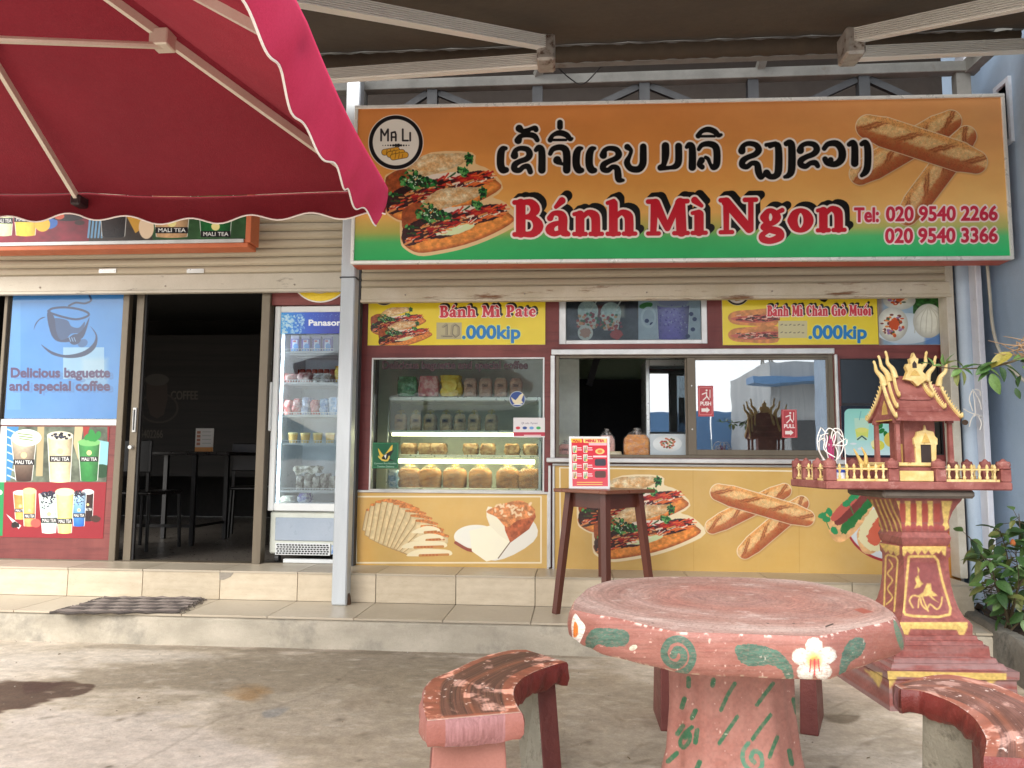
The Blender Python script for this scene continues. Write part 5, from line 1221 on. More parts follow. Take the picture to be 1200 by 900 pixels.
# ---- lower print panels
def pA(c):
    c.a[:] = np.array([208,170,98])*(.94+.12*fbm(c.gx*.02, c.gy*.02, 3)[..., None]); c.box(412, 570, 440, 670, (206,150,66), op=.35, soft=12)
    c.box(417.5, 582, 634, 659.5, (236,222,190), ring=.9)
    crumbf = lambda gx, gy, d: np.array([234,210,160])*(.86+.2*fbm(gx*.3, gy*.3, 3)[..., None])*(.9+.1*np.clip(-d/3, 0, 1)[..., None])
    TT = [(429,597),(434,591),(440,587.5),(447,586),(454,587),(461,589.5),(468,593),(475,598),(481,603.5),(487,609.5),(493,616),(498,623)]
    BB = [(424,621),(427,627),(432,631),(438,634),(443,636.5),(448,638.5),(453,640.5),(457,642),(461,643),(464,644.5),(468,646),(472,647.5)]
    for i, (a, b_) in enumerate(zip(TT, BB)):
        w_ = 17+i*.9; dz_ = 1.5+i*.35
        c.poly([b_, (a[0]-1.5, a[1]+6), a, (a[0]+w_, a[1]+dz_), (a[0]+w_-1, a[1]+dz_+8), (b_[0]+16, b_[1]+3), (b_[0]+8, b_[1]+4)], (176,140,92)); c.poly([(b_[0]+1, b_[1]), (a[0]-.3, a[1]+6), (a[0]+1, a[1]+1), (a[0]+w_, a[1]+dz_+1), (a[0]+w_, a[1]+dz_+8), (b_[0]+16, b_[1]+2.4), (b_[0]+8, b_[1]+3)], crumbf)
        c.draw([[(a[0]+1, a[1]+.6, 1.3), (a[0]+w_*.5, a[1]+dz_*.4-.6, 2.2), (a[0]+w_, a[1]+dz_, 1.5)]], lambda gx, gy, d: np.array([206,128,66])*(.7+.6*fbm(gx*.5+i, gy*.6, 3)[..., None]))
    for y, x0, x1 in ((620,482,516),(629,484,520),(637.5,470,524),(647,476,530)):
        c.poly([(x0,y+4),(x0+14,y-3),(x1-8,y-3),(x1,y+1),(x1-6,y+4.5),(x0+14,y+5)], (238,224,186), sm=3); c.line([(x0+16,y+4),(x1-5,y+3)], 1.5, (194,134,74), sm=2)
        for q in range(5): c.ell(x0+20+q*4, y+3.4, 1.6, .9, (176,84,48), op=.7)
    c.poly([(600,595),(628,615),(625,635),(590,655),(570,650)], (232,228,216), sm=3)
    c.ell(558, 629, 26, 14, (238,236,222)); c.line([(534,636),(548,644),(560,646)], 1.8, (150,74,60), sm=3)
    c.poly([(550,622),(574,616),(598,634),(582,655),(570,658),(553,646)], (246,240,214)); c.line([(598,635),(584,654)], .6, (120,96,70))
    c.poly([(570,598),(576,594),(592,615),(597,635),(574,616)], (240,232,206), sm=2)
    cro = lambda gx, gy, d: np.array([176,92,56])*(.7+.6*fbm(gx*.25, gy*.25, 3)[..., None])
    c.poly([(590,607),(626,596),(628,606),(620,620),(598,636),(592,622)], cro); c.poly([(570,600),(580,594),(598,588),(612,587),(627,597),(622,606),(606,610),(594,618),(582,606)], lambda gx, gy, d: np.array([206,134,82])*(.7+.6*fbm(gx*.3, gy*.3, 3)[..., None]), sm=3)
    R_ = np.random.RandomState(9)
    for i in range(30): c.ell(580+44*R_.rand(), 590+16*R_.rand(), 2.6, 1.2, (238,210,170), rot=R_.rand()*3, op=.85)
m_tan = mat('tan_panel_edge', (206,164,90), rough=.5)
tA, rA = panel('bread_poster', 'tan print panel with sliced white bread and a cut loaf under the bread display', 'poster', 415, 578, 641, 665, FY-.022, 560, pA, th=.02, wash=.12)
def frame4(parent, r, Y, w, mt, nm='frame_bar', y1=None):
    for a, b_, d_, e_ in ((r[0]-w, r[1]+w, r[3], r[3]+w), (r[0]-w, r[1]+w, r[2]-w, r[2]), (r[0]-w, r[0], r[2], r[3]), (r[1], r[1]+w, r[2], r[3])): MB().rb(a, b_, Y-.012, y1 or Y+.02, d_, e_, .003).build(nm, mt, parent)
frame4(tA, rA, FY-.022, .016, m_alu)
def plate_sandwich(c):
    c.ell(1052, 610, 62, 50, (160,28,44)); c.ell(1052, 609, 60, 48, lambda gx, gy, d: np.array([222,228,232])*(.92+.1*np.clip(-d/20, 0, 1)[..., None])); c.ell(1050, 608, 46, 36, (206,214,222), op=.5)
    cru = lambda gx, gy, d: np.array([226,176,120])*(.8+.35*fbm(gx*.18, gy*.18, 3)[..., None])
    for ox, oy in ((0,0),(34,14)):
        c.poly([(970+ox,612+oy),(980+ox,598+oy),(1010+ox,572+oy),(1024+ox,566+oy),(1030+ox,580+oy),(1012+ox,612+oy),(990+ox,634+oy),(976+ox,632+oy)], cru, sm=3)
        c.poly([(986+ox,616+oy),(1000+ox,598+oy),(1022+ox,578+oy),(1028+ox,584+oy),(1012+ox,604+oy),(990+ox,626+oy)], (30,110,50), sm=3, wob=2); c.poly([(978+ox,610+oy),(1000+ox,588+oy),(1020+ox,574+oy),(1016+ox,586+oy),(988+ox,614+oy)], (120,52,46), sm=3, wob=2)
        c.poly([(974+ox,604+oy),(994+ox,584+oy),(1014+ox,572+oy),(1006+ox,584+oy),(980+ox,610+oy)], (190,90,76), sm=3, wob=1)
    R_ = np.random.RandomState(12)
    for i in range(60): a = (972+70*R_.rand(), 570+60*R_.rand()); 
    c.poly([(1006,626),(1020,598),(1040,594),(1050,620),(1030,646),(1012,640)], (226,216,170), sm=3, wob=2); c.poly([(1016,628),(1034,600),(1044,610),(1028,640)], (206,96,70), sm=3, wob=2)
    for x, y in ((964,604),(972,600),(968,608),(992,590),(998,584),(1004,580),(978,622)): c.ell(x, y, 5, 3.6, (44,140,84), rot=x, wob=1.2)
    for x, y in ((966,606),(994,588)): c.line([(x,y),(x+6,y+14)], .5, (60,130,70))
def pB(c):
    c.a[:] = np.array([206,168,96])*(.95+.1*fbm(c.gx*.02, c.gy*.02, 3)[..., None]); c.box(1098, 545, 1135, 690, (176,112,36), op=.85, soft=14)
    for x in (704, 812, 936, 1060): c.line([(x,545),(x+1,685)], .5, (190,150,80), op=.6)
    c.line([(1125,555),(656,548),(657,667),(1125,681)], .8, (238,228,200))
    sandwich2(c, 657, 517, .157, sx=1.147, out=(232,214,176))
    baguette(c, (835,617), (919,575), 10.5, 2, out=(238,222,190)); baguette(c, (873,646), (939,590), 11, 8, out=(238,222,190)); baguette(c, (842,577), (945,607), 12, 20, out=(238,222,190))
    plate_sandwich(c)
tB, rB = panel('sandwich_poster', 'long tan print panel with sandwiches, baguettes and a plated roll under the service window', 'poster', 650, 547.5, 1123, 680, FY-.022, 430, pB, th=.02, wash=.12)
frame4(tB, rB, FY-.022, .016, m_alu)
ppx = X(644.5, 600, -.03); MB().rb(ppx-.012, ppx+.006, -.045, -.004, ZF+.01, rB[3], .003).build('corner_angle', m_alu, tB)
# mortar smear and flaking under the panels
R_ = np.random.RandomState(31)
mb = MB()
for i in range(70):
    x = X(600+R_.rand()*45, 668, -.03); mb.box(x, x+.006+.02*R_.rand(), -.05-.01*R_.rand(), -.03, rA[2]-.026-.006*R_.rand(), rA[2]-.018)
for i in range(60):
    x = X(680+R_.rand()*430, 678, -.03); mb.box(x, x+.006+.02*R_.rand(), -.05-.01*R_.rand(), -.03, rB[2]-.028-.004*R_.rand(), rB[2]-.02)
mb.build('flaked_sealant', mat('flaked_sealant', (70,52,44), (206,196,180), scale=60, rough=1), bld, kind='stuff')
# ---- service window frames
s = SERV; sw = sub('window', bld)
r0 = rect(646, 412, 978, 418.5, FY-.03); 
MB().rb(r0[0], r0[1], FY-.035, FY-.002, s[3]+.0, s[3]+.04, .004).build('head_trim', m_alu, sw)
MB().rb(s[0]-.035, s[0]-.003, FY-.03, FY-.002, s[2]-.02, s[3]-.002, .004).build('side_trim', m_alu, sw)
MB().rb(s[1]+.003, s[1]+.022, FY-.03, FY-.002, s[2]-.02, s[3]-.002, .004).build('side_trim', m_alu, sw)
MB().rb(s[0]-.06, s[1]+.03, FY-.09, FY-.002, s[2]-.035, s[2]-.003, .005).build('sill', m_alu, sw)
xs_ = lambda p: X(p, 480, FY)
fb_ = MB()
for a, b_, d_, e_ in ((s[0], s[0]+.025, s[2], s[3]), (s[1]-.03, s[1], s[2], s[3]), (s[0]+.025, s[1]-.03, s[3]-.018, s[3]), (s[0]+.025, s[1]-.03, s[2], s[2]+.022)): fb_.rb(a, b_, FY+.002, FY+.06, d_, e_, .002)
fb_.build('frame', m_bronze, sw)
sash = MB()
for a, b_, d_, e_ in ((xs_(806), xs_(816), s[2]+.022, s[3]-.018), (xs_(970), s[1]-.03, s[2]+.022, s[3]-.018), (xs_(816), xs_(970), s[2]+.022, s[2]+.06), (xs_(816), xs_(970), s[3]-.035, s[3]-.018)): sash.rb(a, b_, FY+.006, FY+.026, d_, e_, .002)
sash.build('sash', m_bronze, sw)
MB().box(xs_(816), xs_(970), FY+.014, FY+.018, s[2]+.06, s[3]-.035).build('pane', glass('mirror_glass', .33, (190,200,205), dust=.05), sw)
MB().rb(xs_(804), xs_(809), FY+.032, FY+.05, s[2]+.022, s[3]-.018, .002).rb(xs_(964), xs_(969), FY+.032, FY+.05, s[2]+.022, s[3]-.018, .002).build('rear_sash', m_bronze, sw)
for i, (p, q) in enumerate(((811, 452), (811, 503))): MB().tube([(xs_(p), FY+.004, Z(p,q,FY)), (xs_(p), FY+.001, Z(p,q,FY))], .005, 8).build('screw', m_alu, sw)
def sticker(name, label, x0, y0, x1, y1, Y, paint, parent=None, bend=0):
    r = rect(x0, y0, x1, y1, Y); c = plane_canvas(r[0], r[1], Y, r[2], r[3], 900); paint(c)
    t = MB().quad(r[0], r[1], Y-.0008, r[2], r[3]).box(r[0]+.0005, r[1]-.0005, Y-.0004, Y, r[2]+.0005, r[3]-.0005)
    for k in range(1, 7): t.uv[k] = [(.01,.01)]*4
    return t.build(name, c.material(name+'_%d' % int(x0), rough=.3), label=label, cat='sticker')
def ps(word, cx, cy, arrow=1):
    def f(c):
        c.a[:] = (186,62,68); c.box(cx-7.5, cy-16, cx+7.5, cy+16, (226,130,130), r=2, ring=.4)
        c.ell(cx+1, cy-12.5, 1.2, 1.2, (246,236,230)); c.line([(cx-4,cy-8),(cx+1,cy-10),(cx+1,cy-5),(cx-3,cy-1)], .7, (246,236,230)); c.line([(cx+1,cy-6),(cx+4,cy-2)], .7, (246,236,230)); c.line([(cx+5,cy-13),(cx+5,cy-4)], .5, (246,236,230))
        c.text(word, cx-6.5, cy+5, 6.2, (250,240,236), fit=13, bold=.25); c.poly([(cx-5,cy+8.5),(cx+1,cy+8.5),(cx+1,cy+7),(cx+5,cy+10.5),(cx+1,cy+14),(cx+1,cy+12.5),(cx-5,cy+12.5)], (246,236,230))
    return f
sticker('push_sticker', 'red PUSH sticker near the left edge of the sliding pane', 818, 452, 836, 488, FY+.0125, ps('PUSH', 827, 470))
sticker('pull_sticker', 'red PULL sticker low on the right side of the sliding pane', 916, 480, 934, 513, FY+.0125, ps('PULL', 925, 496.5))
# ---- right dark window with lemonade poster
w = RWIN; rw = sub('window', bld)
fr = MB()
for a, b_, d_, e_ in ((w[0], w[0]+.008, w[2], w[3]), (w[1]-.008, w[1], w[2], w[3]), (w[0]+.008, w[1]-.008, w[2], w[2]+.008), (w[0]+.008, w[1]-.008, w[3]-.008, w[3]), (w[0]+.008, w[1]-.008, Z(1040,475,FY)-.002, Z(1040,473,FY)+.004)): fr.box(a, b_, FY+.004, FY+.03, d_, e_)
fr.build('frame', mat('black_frame', (30,28,30), rough=.4), rw); MB().box(w[0]+.008, w[1]-.008, FY+.012, FY+.016, w[2]+.008, w[3]-.008).build('pane', glass('dark_glass', .05, (70,74,76)), rw)
def pl(c):
    c.a[:] = (14,20,38); c.box(989.5, 479, 1056, 533.5, lambda gx, gy, d: gradv(np.clip((gy-478)/56, 0, 1), [(0,(150,220,206)),(.6,(168,226,218)),(1,(206,232,236))]), r=6)
    c.poly([(1001,490),(1019,490),(1017,516),(1003,516)], (190,228,206)); c.poly([(1002,503),(1018,503),(1017,513),(1010,510),(1004,513)], (214,224,110)); c.line([(1005,515),(1010,511),(1015,515)], .7, (40,70,60)); c.ell(1010,504,7,3,(226,226,120)); c.line([(1007,492),(1009,482)], .5, (120,190,190))
    c.ell(1018, 490, 4.2, 4.2, (160,206,120)); c.ell(1018, 490, 3, 3, (196,226,170)); c.ell(1029, 522, 7.5, 6, (214,214,80)); c.ell(1026, 520, 5.5, 4.6, (240,236,170)); 
    for x, y in ((1028,500),(1033,505),(1038,509),(1032,498)): c.ell(x, y, 4, 2.6, (34,120,50), rot=x)
    c.ell(1045, 515, 9, 9, (226,200,90)); c.ell(1008, 526, 3, 1.5, (236,240,240)); c.ell(1000, 520, 4, 1.2, (226,236,240))
panel('lemonade_poster', 'pale green lemonade poster in a black surround beside the service window', 'poster', 986.5, 476, 1060, 536, FY-.006, 560, pl, th=.004, rough=.15)
# lights seen through the right window etc. are left to reflections
# ---------------------------------------------------------------- display window
d = DISP; dw = sub('window', bld)
fr = MB()
for a, b_, e_, g_ in ((d[0], d[0]+.012, d[2], d[3]), (d[1]-.012, d[1], d[2], d[3]), (d[0]+.012, d[1]-.012, d[3]-.012, d[3]), (d[0]+.012, d[1]-.012, d[2], d[2]+.012)): fr.rb(a, b_, FY-.004, FY+.03, e_, g_, .002)
fr.build('frame', m_alu, dw); MB().box(d[0]+.012, d[1]-.012, FY+.01, FY+.015, d[2]+.012, d[3]-.012).build('pane', glass('display_glass', -.012, (232,238,236), dust=.03), dw)
c = plane_canvas(d[0]+.02, d[1]-.02, FY-.002, Z(500,436,FY), Z(500,420,FY), 620); c.al[:] = 0; c.a[:] = (60,30,38)
c.text('Delicious baguette and special coffee', 447.5, 432, 12.6, (58,26,34), fit=171, bold=.5, setalpha=.92); c.al = np.clip(c.al, 0, 1)
MB().quad(d[0]+.02, d[1]-.02, FY-.002, Z(500,436,FY), Z(500,420,FY)).build('window_lettering', c.material('window_lettering', rough=.4, alpha=True), dw)
def sg1(c):
    c.a[:] = (18,96,62); c.box(437, 519.5, 466, 548, (60,140,96), ring=.25)
    c.poly([(443,525),(449,533),(453,530),(460,521),(458,533),(452,539),(446,536)], (232,196,66), sm=3); c.poly([(447,537),(452,532),(462,527),(456,537),(463,540),(450,539)], (24,30,26), sm=2); c.poly([(450,534),(453,532),(452,538)], (240,240,236)); c.line([(444,535),(448,539),(454,539.5),(456,535)], 1, (226,200,90), sm=2)
    c.text('Common Rice Noodles', 438.5, 544, 2.9, (220,232,220), fit=26); c.text('Textiles Delivery', 442, 547.6, 2.9, (220,232,220), fit=20)
sticker('delivery_sticker', 'green square sticker with yellow bird at the lower left of the display window', 436.5, 518.5, 467, 549, FY-.003, sg1)
r = rect(596.5, 458, 616, 477.5, FY-.003); c = plane_canvas(r[0], r[1], FY-.003, r[2], r[3], 1000); c.al[:] = 0
c.ell(606.2, 467.7, 9.3, 9.3, (206,212,214), setalpha=1); c.ell(606.2, 467.7, 8.7, 8.7, (36,70,140)); c.poly([(599,465),(604,469),(609,463),(614,461),(611,469),(613,472),(605,474),(601,471)], (226,216,180), sm=2); c.line([(602,474),(611,474)], .5, (230,230,230))
t = thing('bird_sticker', 'round blue sticker with a pale bird on the display window', 'sticker', ((r[0]+r[1])/2, FY-.004, r[2])); MB().quad(r[0], r[1], FY-.0035, r[2], r[3]).build('print', c.material('bird_print', rough=.3, alpha=True), t)
def sg3(c):
    c.a[:] = (226,222,222); c.box(601, 506.5, 639, 511, (190,50,72)); c.text('QR code - Payment', 611, 497, 3.4, (120,110,130), fit=19)
    for i, cl_ in enumerate(((206,60,70),(50,80,150),(110,160,214),(60,170,90))): c.ell(607+i*8, 501.5, 2.6, 1.7, cl_)
    c.box(614, 509.6, 634, 510.6, (240,220,220))
sticker('payment_sticker', 'white and red payment sticker at the right edge of the display window', 601.5, 489.5, 638.5, 512.5, FY-.0045, sg3)
# cabinet inside
m_ss = mat('stainless', (196,200,198), (210,212,208), scale=4, stretch=(.2,1,3), rough=.3, metal=.7)
cb = thing('display_cabinet', 'stainless bakery display cabinet with curved glass behind the shop window', 'display case', (X(550,500,.5), .5, ZF))
cx0, cx1 = X(452, 500, .16), X(634, 500, .16)
ztop = Z(550, 466, .35); ya_ = .62
MB().rb(cx0, cx1, .24, ya_, ztop-.035, ztop, .006).build('top_shelf', m_ss, cb)
for z, nmz in ((Z(550,505,.3),'shelf'), (Z(550,533,.3),'shelf'), (Z(550,572,.25),'base_tray')): MB().rb(cx0+.01, cx1-.02, .20, ya_, z-.018, z, .003).build(nmz, m_ss, cb)
za, zb_, zc = Z(550,505,.3), Z(550,533,.3), Z(550,572,.25)
MB().box(cx0, cx1, .16, ya_, ZF, zc-.02).build('base_cabinet', m_ss, cb)
MB().box(cx1-.018, cx1, .18, ya_, zc-.018, ztop-.036).build('side_panel', m_ss, cb); MB().box(cx0, cx0+.008, .30, ya_, zc-.018, ztop-.036).build('side_panel', glass('cab_glass', -.02, (232,238,234)), cb)
MB().box(cx0+.05, cx1-.05, .24, .262, Z(550,543,.25), Z(550,538.5,.25)).build('light_tube', mat('warm_tube', (255,236,190), rough=.5, emit=11), cb)
MB().box(cx0+.03, cx1-.03, .24, .25, za-.04, za-.019).build('light_rail', MATS['warm_tube'], cb)
cv = [(.24-.06*math.sin(a)-.04*a/1.57*0, zc+(ztop-.04-zc)*t) for t, a in ((0,1.57),(.25,1.5),(.5,1.3),(.75,.95),(.9,.6),(1,.2))]
rows = np.array([[(x, y, z) for x in np.linspace(cx0+.01, cx1-.02, 4)] for y, z in cv]); MB().grid(rows, uv=False).build('curved_glass', glass('cab_glass', -.02), cb, smooth=True)
MB().tube([(cx0+.01, y, z) for y, z in cv], .005, 6).build('glass_trim', m_ss, cb)
MB().box(d[0]-.2, d[1]+.25, 0.80, 0.84, ZF, 2.6).build('back_partition', mat('dim_green_wall', (222,228,220), rough=.8), bld)
# breads
def bag(x, y, z, w, h, dp_, c1, c2, label, grp, tie=(226,196,90), printed=True, lean=0, kind='loaf', rz=0, tint=(236,226,214)):
    t = thing('bread_bag', label, 'bagged bread', (x, y, z), rz, grp)
    prof = []
    n = 14; mb = MB(); rows = []
    for j in range(7):
        v = j/6; r_ = []
        for a in range(n):
            an = 2*math.pi*a/n; ux = abs(math.cos(an))**.45*np.sign(math.cos(an)); uy = abs(math.sin(an))**.45*np.sign(math.sin(an)); k = 1 if v < .75 else 1-.32*((v-.75)/.25)**2
            r_.append((ux*w/2*(.94 if v < .1 else 1)*k+lean*v, uy*dp_/2*k, h*v))
        rows.append(r_)
    def ringmesh(rows, grow=1, dz=0):
        mb = MB(); 
        for r_ in rows: mb.v += [(p[0]*grow, p[1]*grow, p[2]*grow+dz) for p in r_]
        for j in range(len(rows)-1):
            for a in range(n): mb.f.append([j*n+a, j*n+(a+1)%n, (j+1)*n+(a+1)%n, (j+1)*n+a])
        mb.f.append(list(range(n))[::-1]); mb.f.append([(len(rows)-1)*n+a for a in range(n)]); return mb
    key = 'loaf_%d_%d_%d' % c1
    ringmesh(rows).build('loaf', mat(key, c1, c2, scale=9, stretch=(1,.3,2.4), lo=.4, hi=.6, rough=.8, bump=.2), t, smooth=50, local=True)
    R_ = np.random.RandomState(int(abs(x)*9999) % 9999)
    rr = [[(p[0]+R_.randn()*.0025, p[1]+R_.randn()*.0025, p[2]) for p in r_] for r_ in rows]
    tw = [(.62, .03), (.16, .11), (.10, .17), (.30, .30)] if tie else []
    for k, (s_, dz) in enumerate(tw):
        rr.append([(p[0]*s_+lean+R_.randn()*w*.02, p[1]*s_+R_.randn()*w*.02, h+h*dz*.75+R_.randn()*h*.02) for p in rows[-2]])
    m = bpy.data.materials.get('bag_film') or None
    if not m:
        m = bpy.data.materials.new('bag_film'); m.use_nodes = True; nt = m.node_tree; b = nt.nodes['Principled BSDF']; b.inputs['Base Color'].default_value = (.8,.78,.74,1); b.inputs['Roughness'].default_value = .12
        tr_ = N(nt, 'ShaderNodeBsdfTransparent'); ms_ = N(nt, 'ShaderNodeMixShader'); rp = ramp(nt, noise(nt, 42, 5, .75, dist=.5), [(.45,(.03,.03,.03)),(.72,(.40,.40,.40))])
        nt.links.new(rp, ms_.inputs[0]); nt.links.new(tr_.outputs[0], ms_.inputs[1]); nt.links.new(b.outputs[0], ms_.inputs[2]); nt.links.new(ms_.outputs[0], nt.nodes['Material Output'].inputs[0])
    ringmesh(rr, 1.05).build('plastic_bag', m, t, smooth=30, local=True)
    if tie: 
        mb = MB(); mb.tube([(lean-.006, 0, h*1.07), (lean+.006, 0, h*1.075)], w*.07, 8); mb.build('tie', mat('tie_%d_%d_%d' % tie, tie, rough=.4), t, local=True)
        mb = MB(); k = 9
        for i in range(k):
            an = math.pi*(i+.5)/k; L = h*(.2+.1*R_.rand()); mb.bar((lean, 0, h*1.09), (lean+math.cos(an)*L*.9, R_.randn()*.01, h*1.09+math.sin(an)*L*.7), .004, .003, w2=.016)
        mb.build('bag_tuft', bpy.data.materials['bag_film'] if tie[0] < 200 else mat('tuft_yellow', (226,206,130), (240,230,190), scale=60, rough=.3, trans=.4), t, local=True)
    if printed:
        mb = MB(); w5 = w*.26; zz = h*.48
        mb.add([(-w5+lean*.5,-dp_/2*1.065-.001,zz),(w5+lean*.5,-dp_/2*1.065-.001,zz),(w5+lean*.5,-dp_/2*1.065-.001,zz+h*.26),(-w5+lean*.5,-dp_/2*1.065-.001,zz+h*.26)], [(0,1,2,3)], [[(0,0),(1,0),(1,1),(0,1)]])
        m2 = bpy.data.materials.get('bag_label')
        if not m2:
            c = local_canvas(64, 40, 64, 40, (30,30,40)); c.al[:] = 0; c.text('MALI', 6, 24, 20, (40,40,56), fit=52, bold=1.2, setalpha=.9); c.line([(4,32),(30,28),(60,33)], 2, (60,60,80), setalpha=.8); m2 = c.material('bag_label', alpha=True)
        mb.build('label', m2, t, local=True)
    return t
pk = ((176,132,116),(206,170,152)); 
zt0 = ztop+.001
pack(X(466,450,.34), X(490,450,.34), .28, .4, zt0, zt0+.155, 'green_tea_pack', 'dark green packet, leftmost on top of the display cabinet', 'food pack', (24,110,66), (90,160,120), seed=61, rough=.2)
pack(X(491,450,.34), X(515,450,.34), .28, .4, zt0, zt0+.16, 'pink_pack', 'pink striped packet beside the green one on top of the display cabinet', 'food pack', (206,110,120), (232,180,180), seed=62, rough=.2)
pack(X(516.5,450,.34), X(541,450,.34), .27, .42, zt0, zt0+.165, 'yellow_bag', 'bulging yellow bag on top of the display cabinet', 'food pack', (226,186,40), (240,214,90), seed=63, rough=.2, jit=.03)
for i in range(4):
    x = X(551.5+i*17.8, 450, .34); bag(x, .34, zt0, .098, .142, .09, *pk, '%s square bagged loaf from the left on top of the display cabinet' % ORD[i], 'loaves on top of the cabinet', tie=None)
for i, p in enumerate((470,487.5,504.5,523,539,556,576)):
    bag(X(p,490,.34), .34, za+.001, .09, .125, .08, (206,166,126), (232,204,168), '%s small bagged loaf from the left on the middle cabinet shelf' % ORD[i], 'small loaves on the middle shelf', rz=.2*math.sin(i*2))
for i, p in enumerate((480, 500, 515, 552, 572, 600, 622)):
    pack(X(p-9,528,.34), X(p+9,528,.34), .26, .42, zb_, zb_+.085, 'flat_bun_pack', '%s low bun pack from the left on the lower cabinet shelf' % ORD[i], 'bun pack', (156,112,74), (206,172,130), seed=70+i, grp='low bun packs in the cabinet')
for i, p in enumerate((480,504.5,533,563,595,621)):
    bag(X(p,560,.30), .30, zc+.001, .168, .142, .12, (138,84,50), (196,140,92), '%s large bagged loaf from the left at the bottom of the display' % ORD[i], 'large loaves at the cabinet bottom', rz=.25*math.sin(i*1.7+1), printed=False)
pack(X(455,560,.2), X(466,560,.2), .18, .24, zc, zc+.13, 'blue_bag', 'small blue and white plastic bag at the bottom left of the display', 'bag', (110,150,190), (206,216,226), seed=80, rough=.2)
# ---------------------------------------------------------------- kitchen behind the service window
cz = s[2]-.004
ct = thing('service_counter', 'dark counter ledge just inside the open service window', 'counter', (xs_(730), .3, ZF))
MB().rb(s[0]-.05, s[1]+.03, .075, .52, cz-.03, cz, .004).build('counter_top', m_blkw, ct); MB().box(s[0]-.03, s[1], .1, .5, ZF, cz-.031).build('counter_body', m_blk, ct)
bag(xs_(662), .2, cz, .10, .10, .07, (206,150,144), (226,180,172), 'small pink bagged loaf at the left end of the service counter', 'loaves on the service counter', tie=(190,190,190))
bag(X(683,480,.24), .26, cz, .09, .10, .07, (206,160,150), (226,190,180), 'small pale bagged loaf behind the red menu stand', 'loaves on the service counter', tie=(190,190,190))
bag(X(711,480,.22), .24, cz, .115, .165, .08, (214,160,150), (232,190,180), 'tall pinkish bagged loaf with white twist on the counter', 'loaves on the service counter', tie=(190,190,190))
pack(X(713,525,.14), X(729,525,.14), .12, .2, cz, cz+.05, 'paper_box', 'small cream paper box on the counter between two loaves', 'box', (196,184,150), (210,200,170), seed=90, jit=.003)
bag(X(746,480,.17), .19, cz, .185, .17, .10, (196,120,56), (224,160,90), 'large golden square loaf bag on the service counter', 'loaves on the service counter', tie=(190,190,190), printed=False)
# green sheeted back wall
zg = Z(700, 448, 2.4)
gx0, gx1 = X(600, 430, 2.4), X(756, 430, 2.4)
mb = MB()
MB().box(gx0-.6, gx1+.3, 2.44, 2.47, zg-.4, 2.9).build('green_back_wall', mat('green_sheet', (168,190,160), (180,200,172), scale=2, rough=.6), bld)
for i in range(14):
    x = gx0-.5+i*.16; MB().box(x, x+.012, 2.425, 2.4395, zg-.4, 2.89).build('sheet_rib', MATS['green_sheet'], bld)
MB().box(gx0-.8, gx1+.1, 2.1, 2.3, ZF, zg).build('black_board', mat('kitchen_black', (20,19,19), rough=.7), bld)
MB().bar((X(702,418,1.9), 1.9, Z(702,412,1.9)), (X(690,448,1.9), 1.9, Z(690,452,1.9)), .06, .06).build('leaning_pole', m_blk, bld)
ch = thing('countertop_chiller', 'glass-fronted steel chiller cabinet inside the service window', 'fridge', (X(775,500,.55), .55, cz))
hx0, hx1 = X(757, 480, .5), X(812, 480, .5)
hz1 = Z(780, 421, .5); hz0 = cz
mb = MB().rb(hx0, hx0+.03, .5, .9, hz0, hz1, .004).rb(hx1, hx1+.03, .5, .9, hz0, hz1, .004).rb(hx0+.03, hx1, .5, .9, hz1-.05, hz1, .004).rb(hx0+.03, hx1, .5, .9, hz0, Z(780,508,.5), .004)
mb.build('body', m_ss, ch); MB().box(hx0+.03, hx1, .89, .9, Z(780,508,.5), hz1-.05).build('back_panel', m_fw, ch)
MB().box(hx0+.03, hx1-.06, .505, .51, Z(780,506,.5), Z(780,432,.5)).build('door_pane', glass('mirror_glass', .33), ch)
MB().rb(hx1-.058, hx1-.03, .503, .515, hz0+.02, hz1-.06, .003).build('door_edge', m_alu, ch)
def pf(c):
    c.a[:] = (196,206,210); plate(c, 782, 520, 17, 10, (226,232,232)); R_ = np.random.RandomState(3)
    for i in range(50): a = R_.rand()*6.28; q = R_.rand()**.6; c.ell(783+9*q*math.cos(a), 519+7*q*math.sin(a), 1.4, 1, [(196,110,80),(226,200,170),(90,110,60),(160,60,50)][R_.randint(4)])
panel('plate_photo', 'small photo card of a rice plate beside the golden loaf', 'poster', 762, 508.5, 804, 533.5, .13, 600, pf, th=.006)
# the kitchen ceiling is closed over its whole depth
# ================================================================ STOOL TABLE and menu stand
m_wood = mat('dark_red_wood', (80,42,32), (100,54,42), scale=3, stretch=(1,1,.12), rough=.35, bump=.05)
m_wtop = mat('table_top_wood', (108,62,44), (128,78,56), scale=3, stretch=(.3,1,1), rough=.3)
q0 = at(648, 575, -.62); q1 = at(768, 575, -.62); cxT = (q0[0]+q1[0])/2; hw = (q1[0]-q0[0])/2; ztb = (q0[2]+q1[2])/2+.012
st = thing('wooden_table', 'tall dark red wooden side table with splayed legs on the tiled step', 'table', (cxT, -.62, ZT), rad(45))
a_ = hw/math.sqrt(2)*1.0; H_ = ztb-ZT
MB().rb(-a_, a_, -a_, a_, H_-.022, H_, .004).build('table_top', m_wtop, st, local=True)
k_ = a_*.66
for sx_, sy_ in ((1,1),(1,-1),(-1,1),(-1,-1)):
    MB().bar((sx_*k_*1.42, sy_*k_*1.42, 0), (sx_*k_, sy_*k_, H_-.0225), .036, .036, up=(1,0,0), w2=.044, h2=.044).build('leg', m_wood, st, local=True)
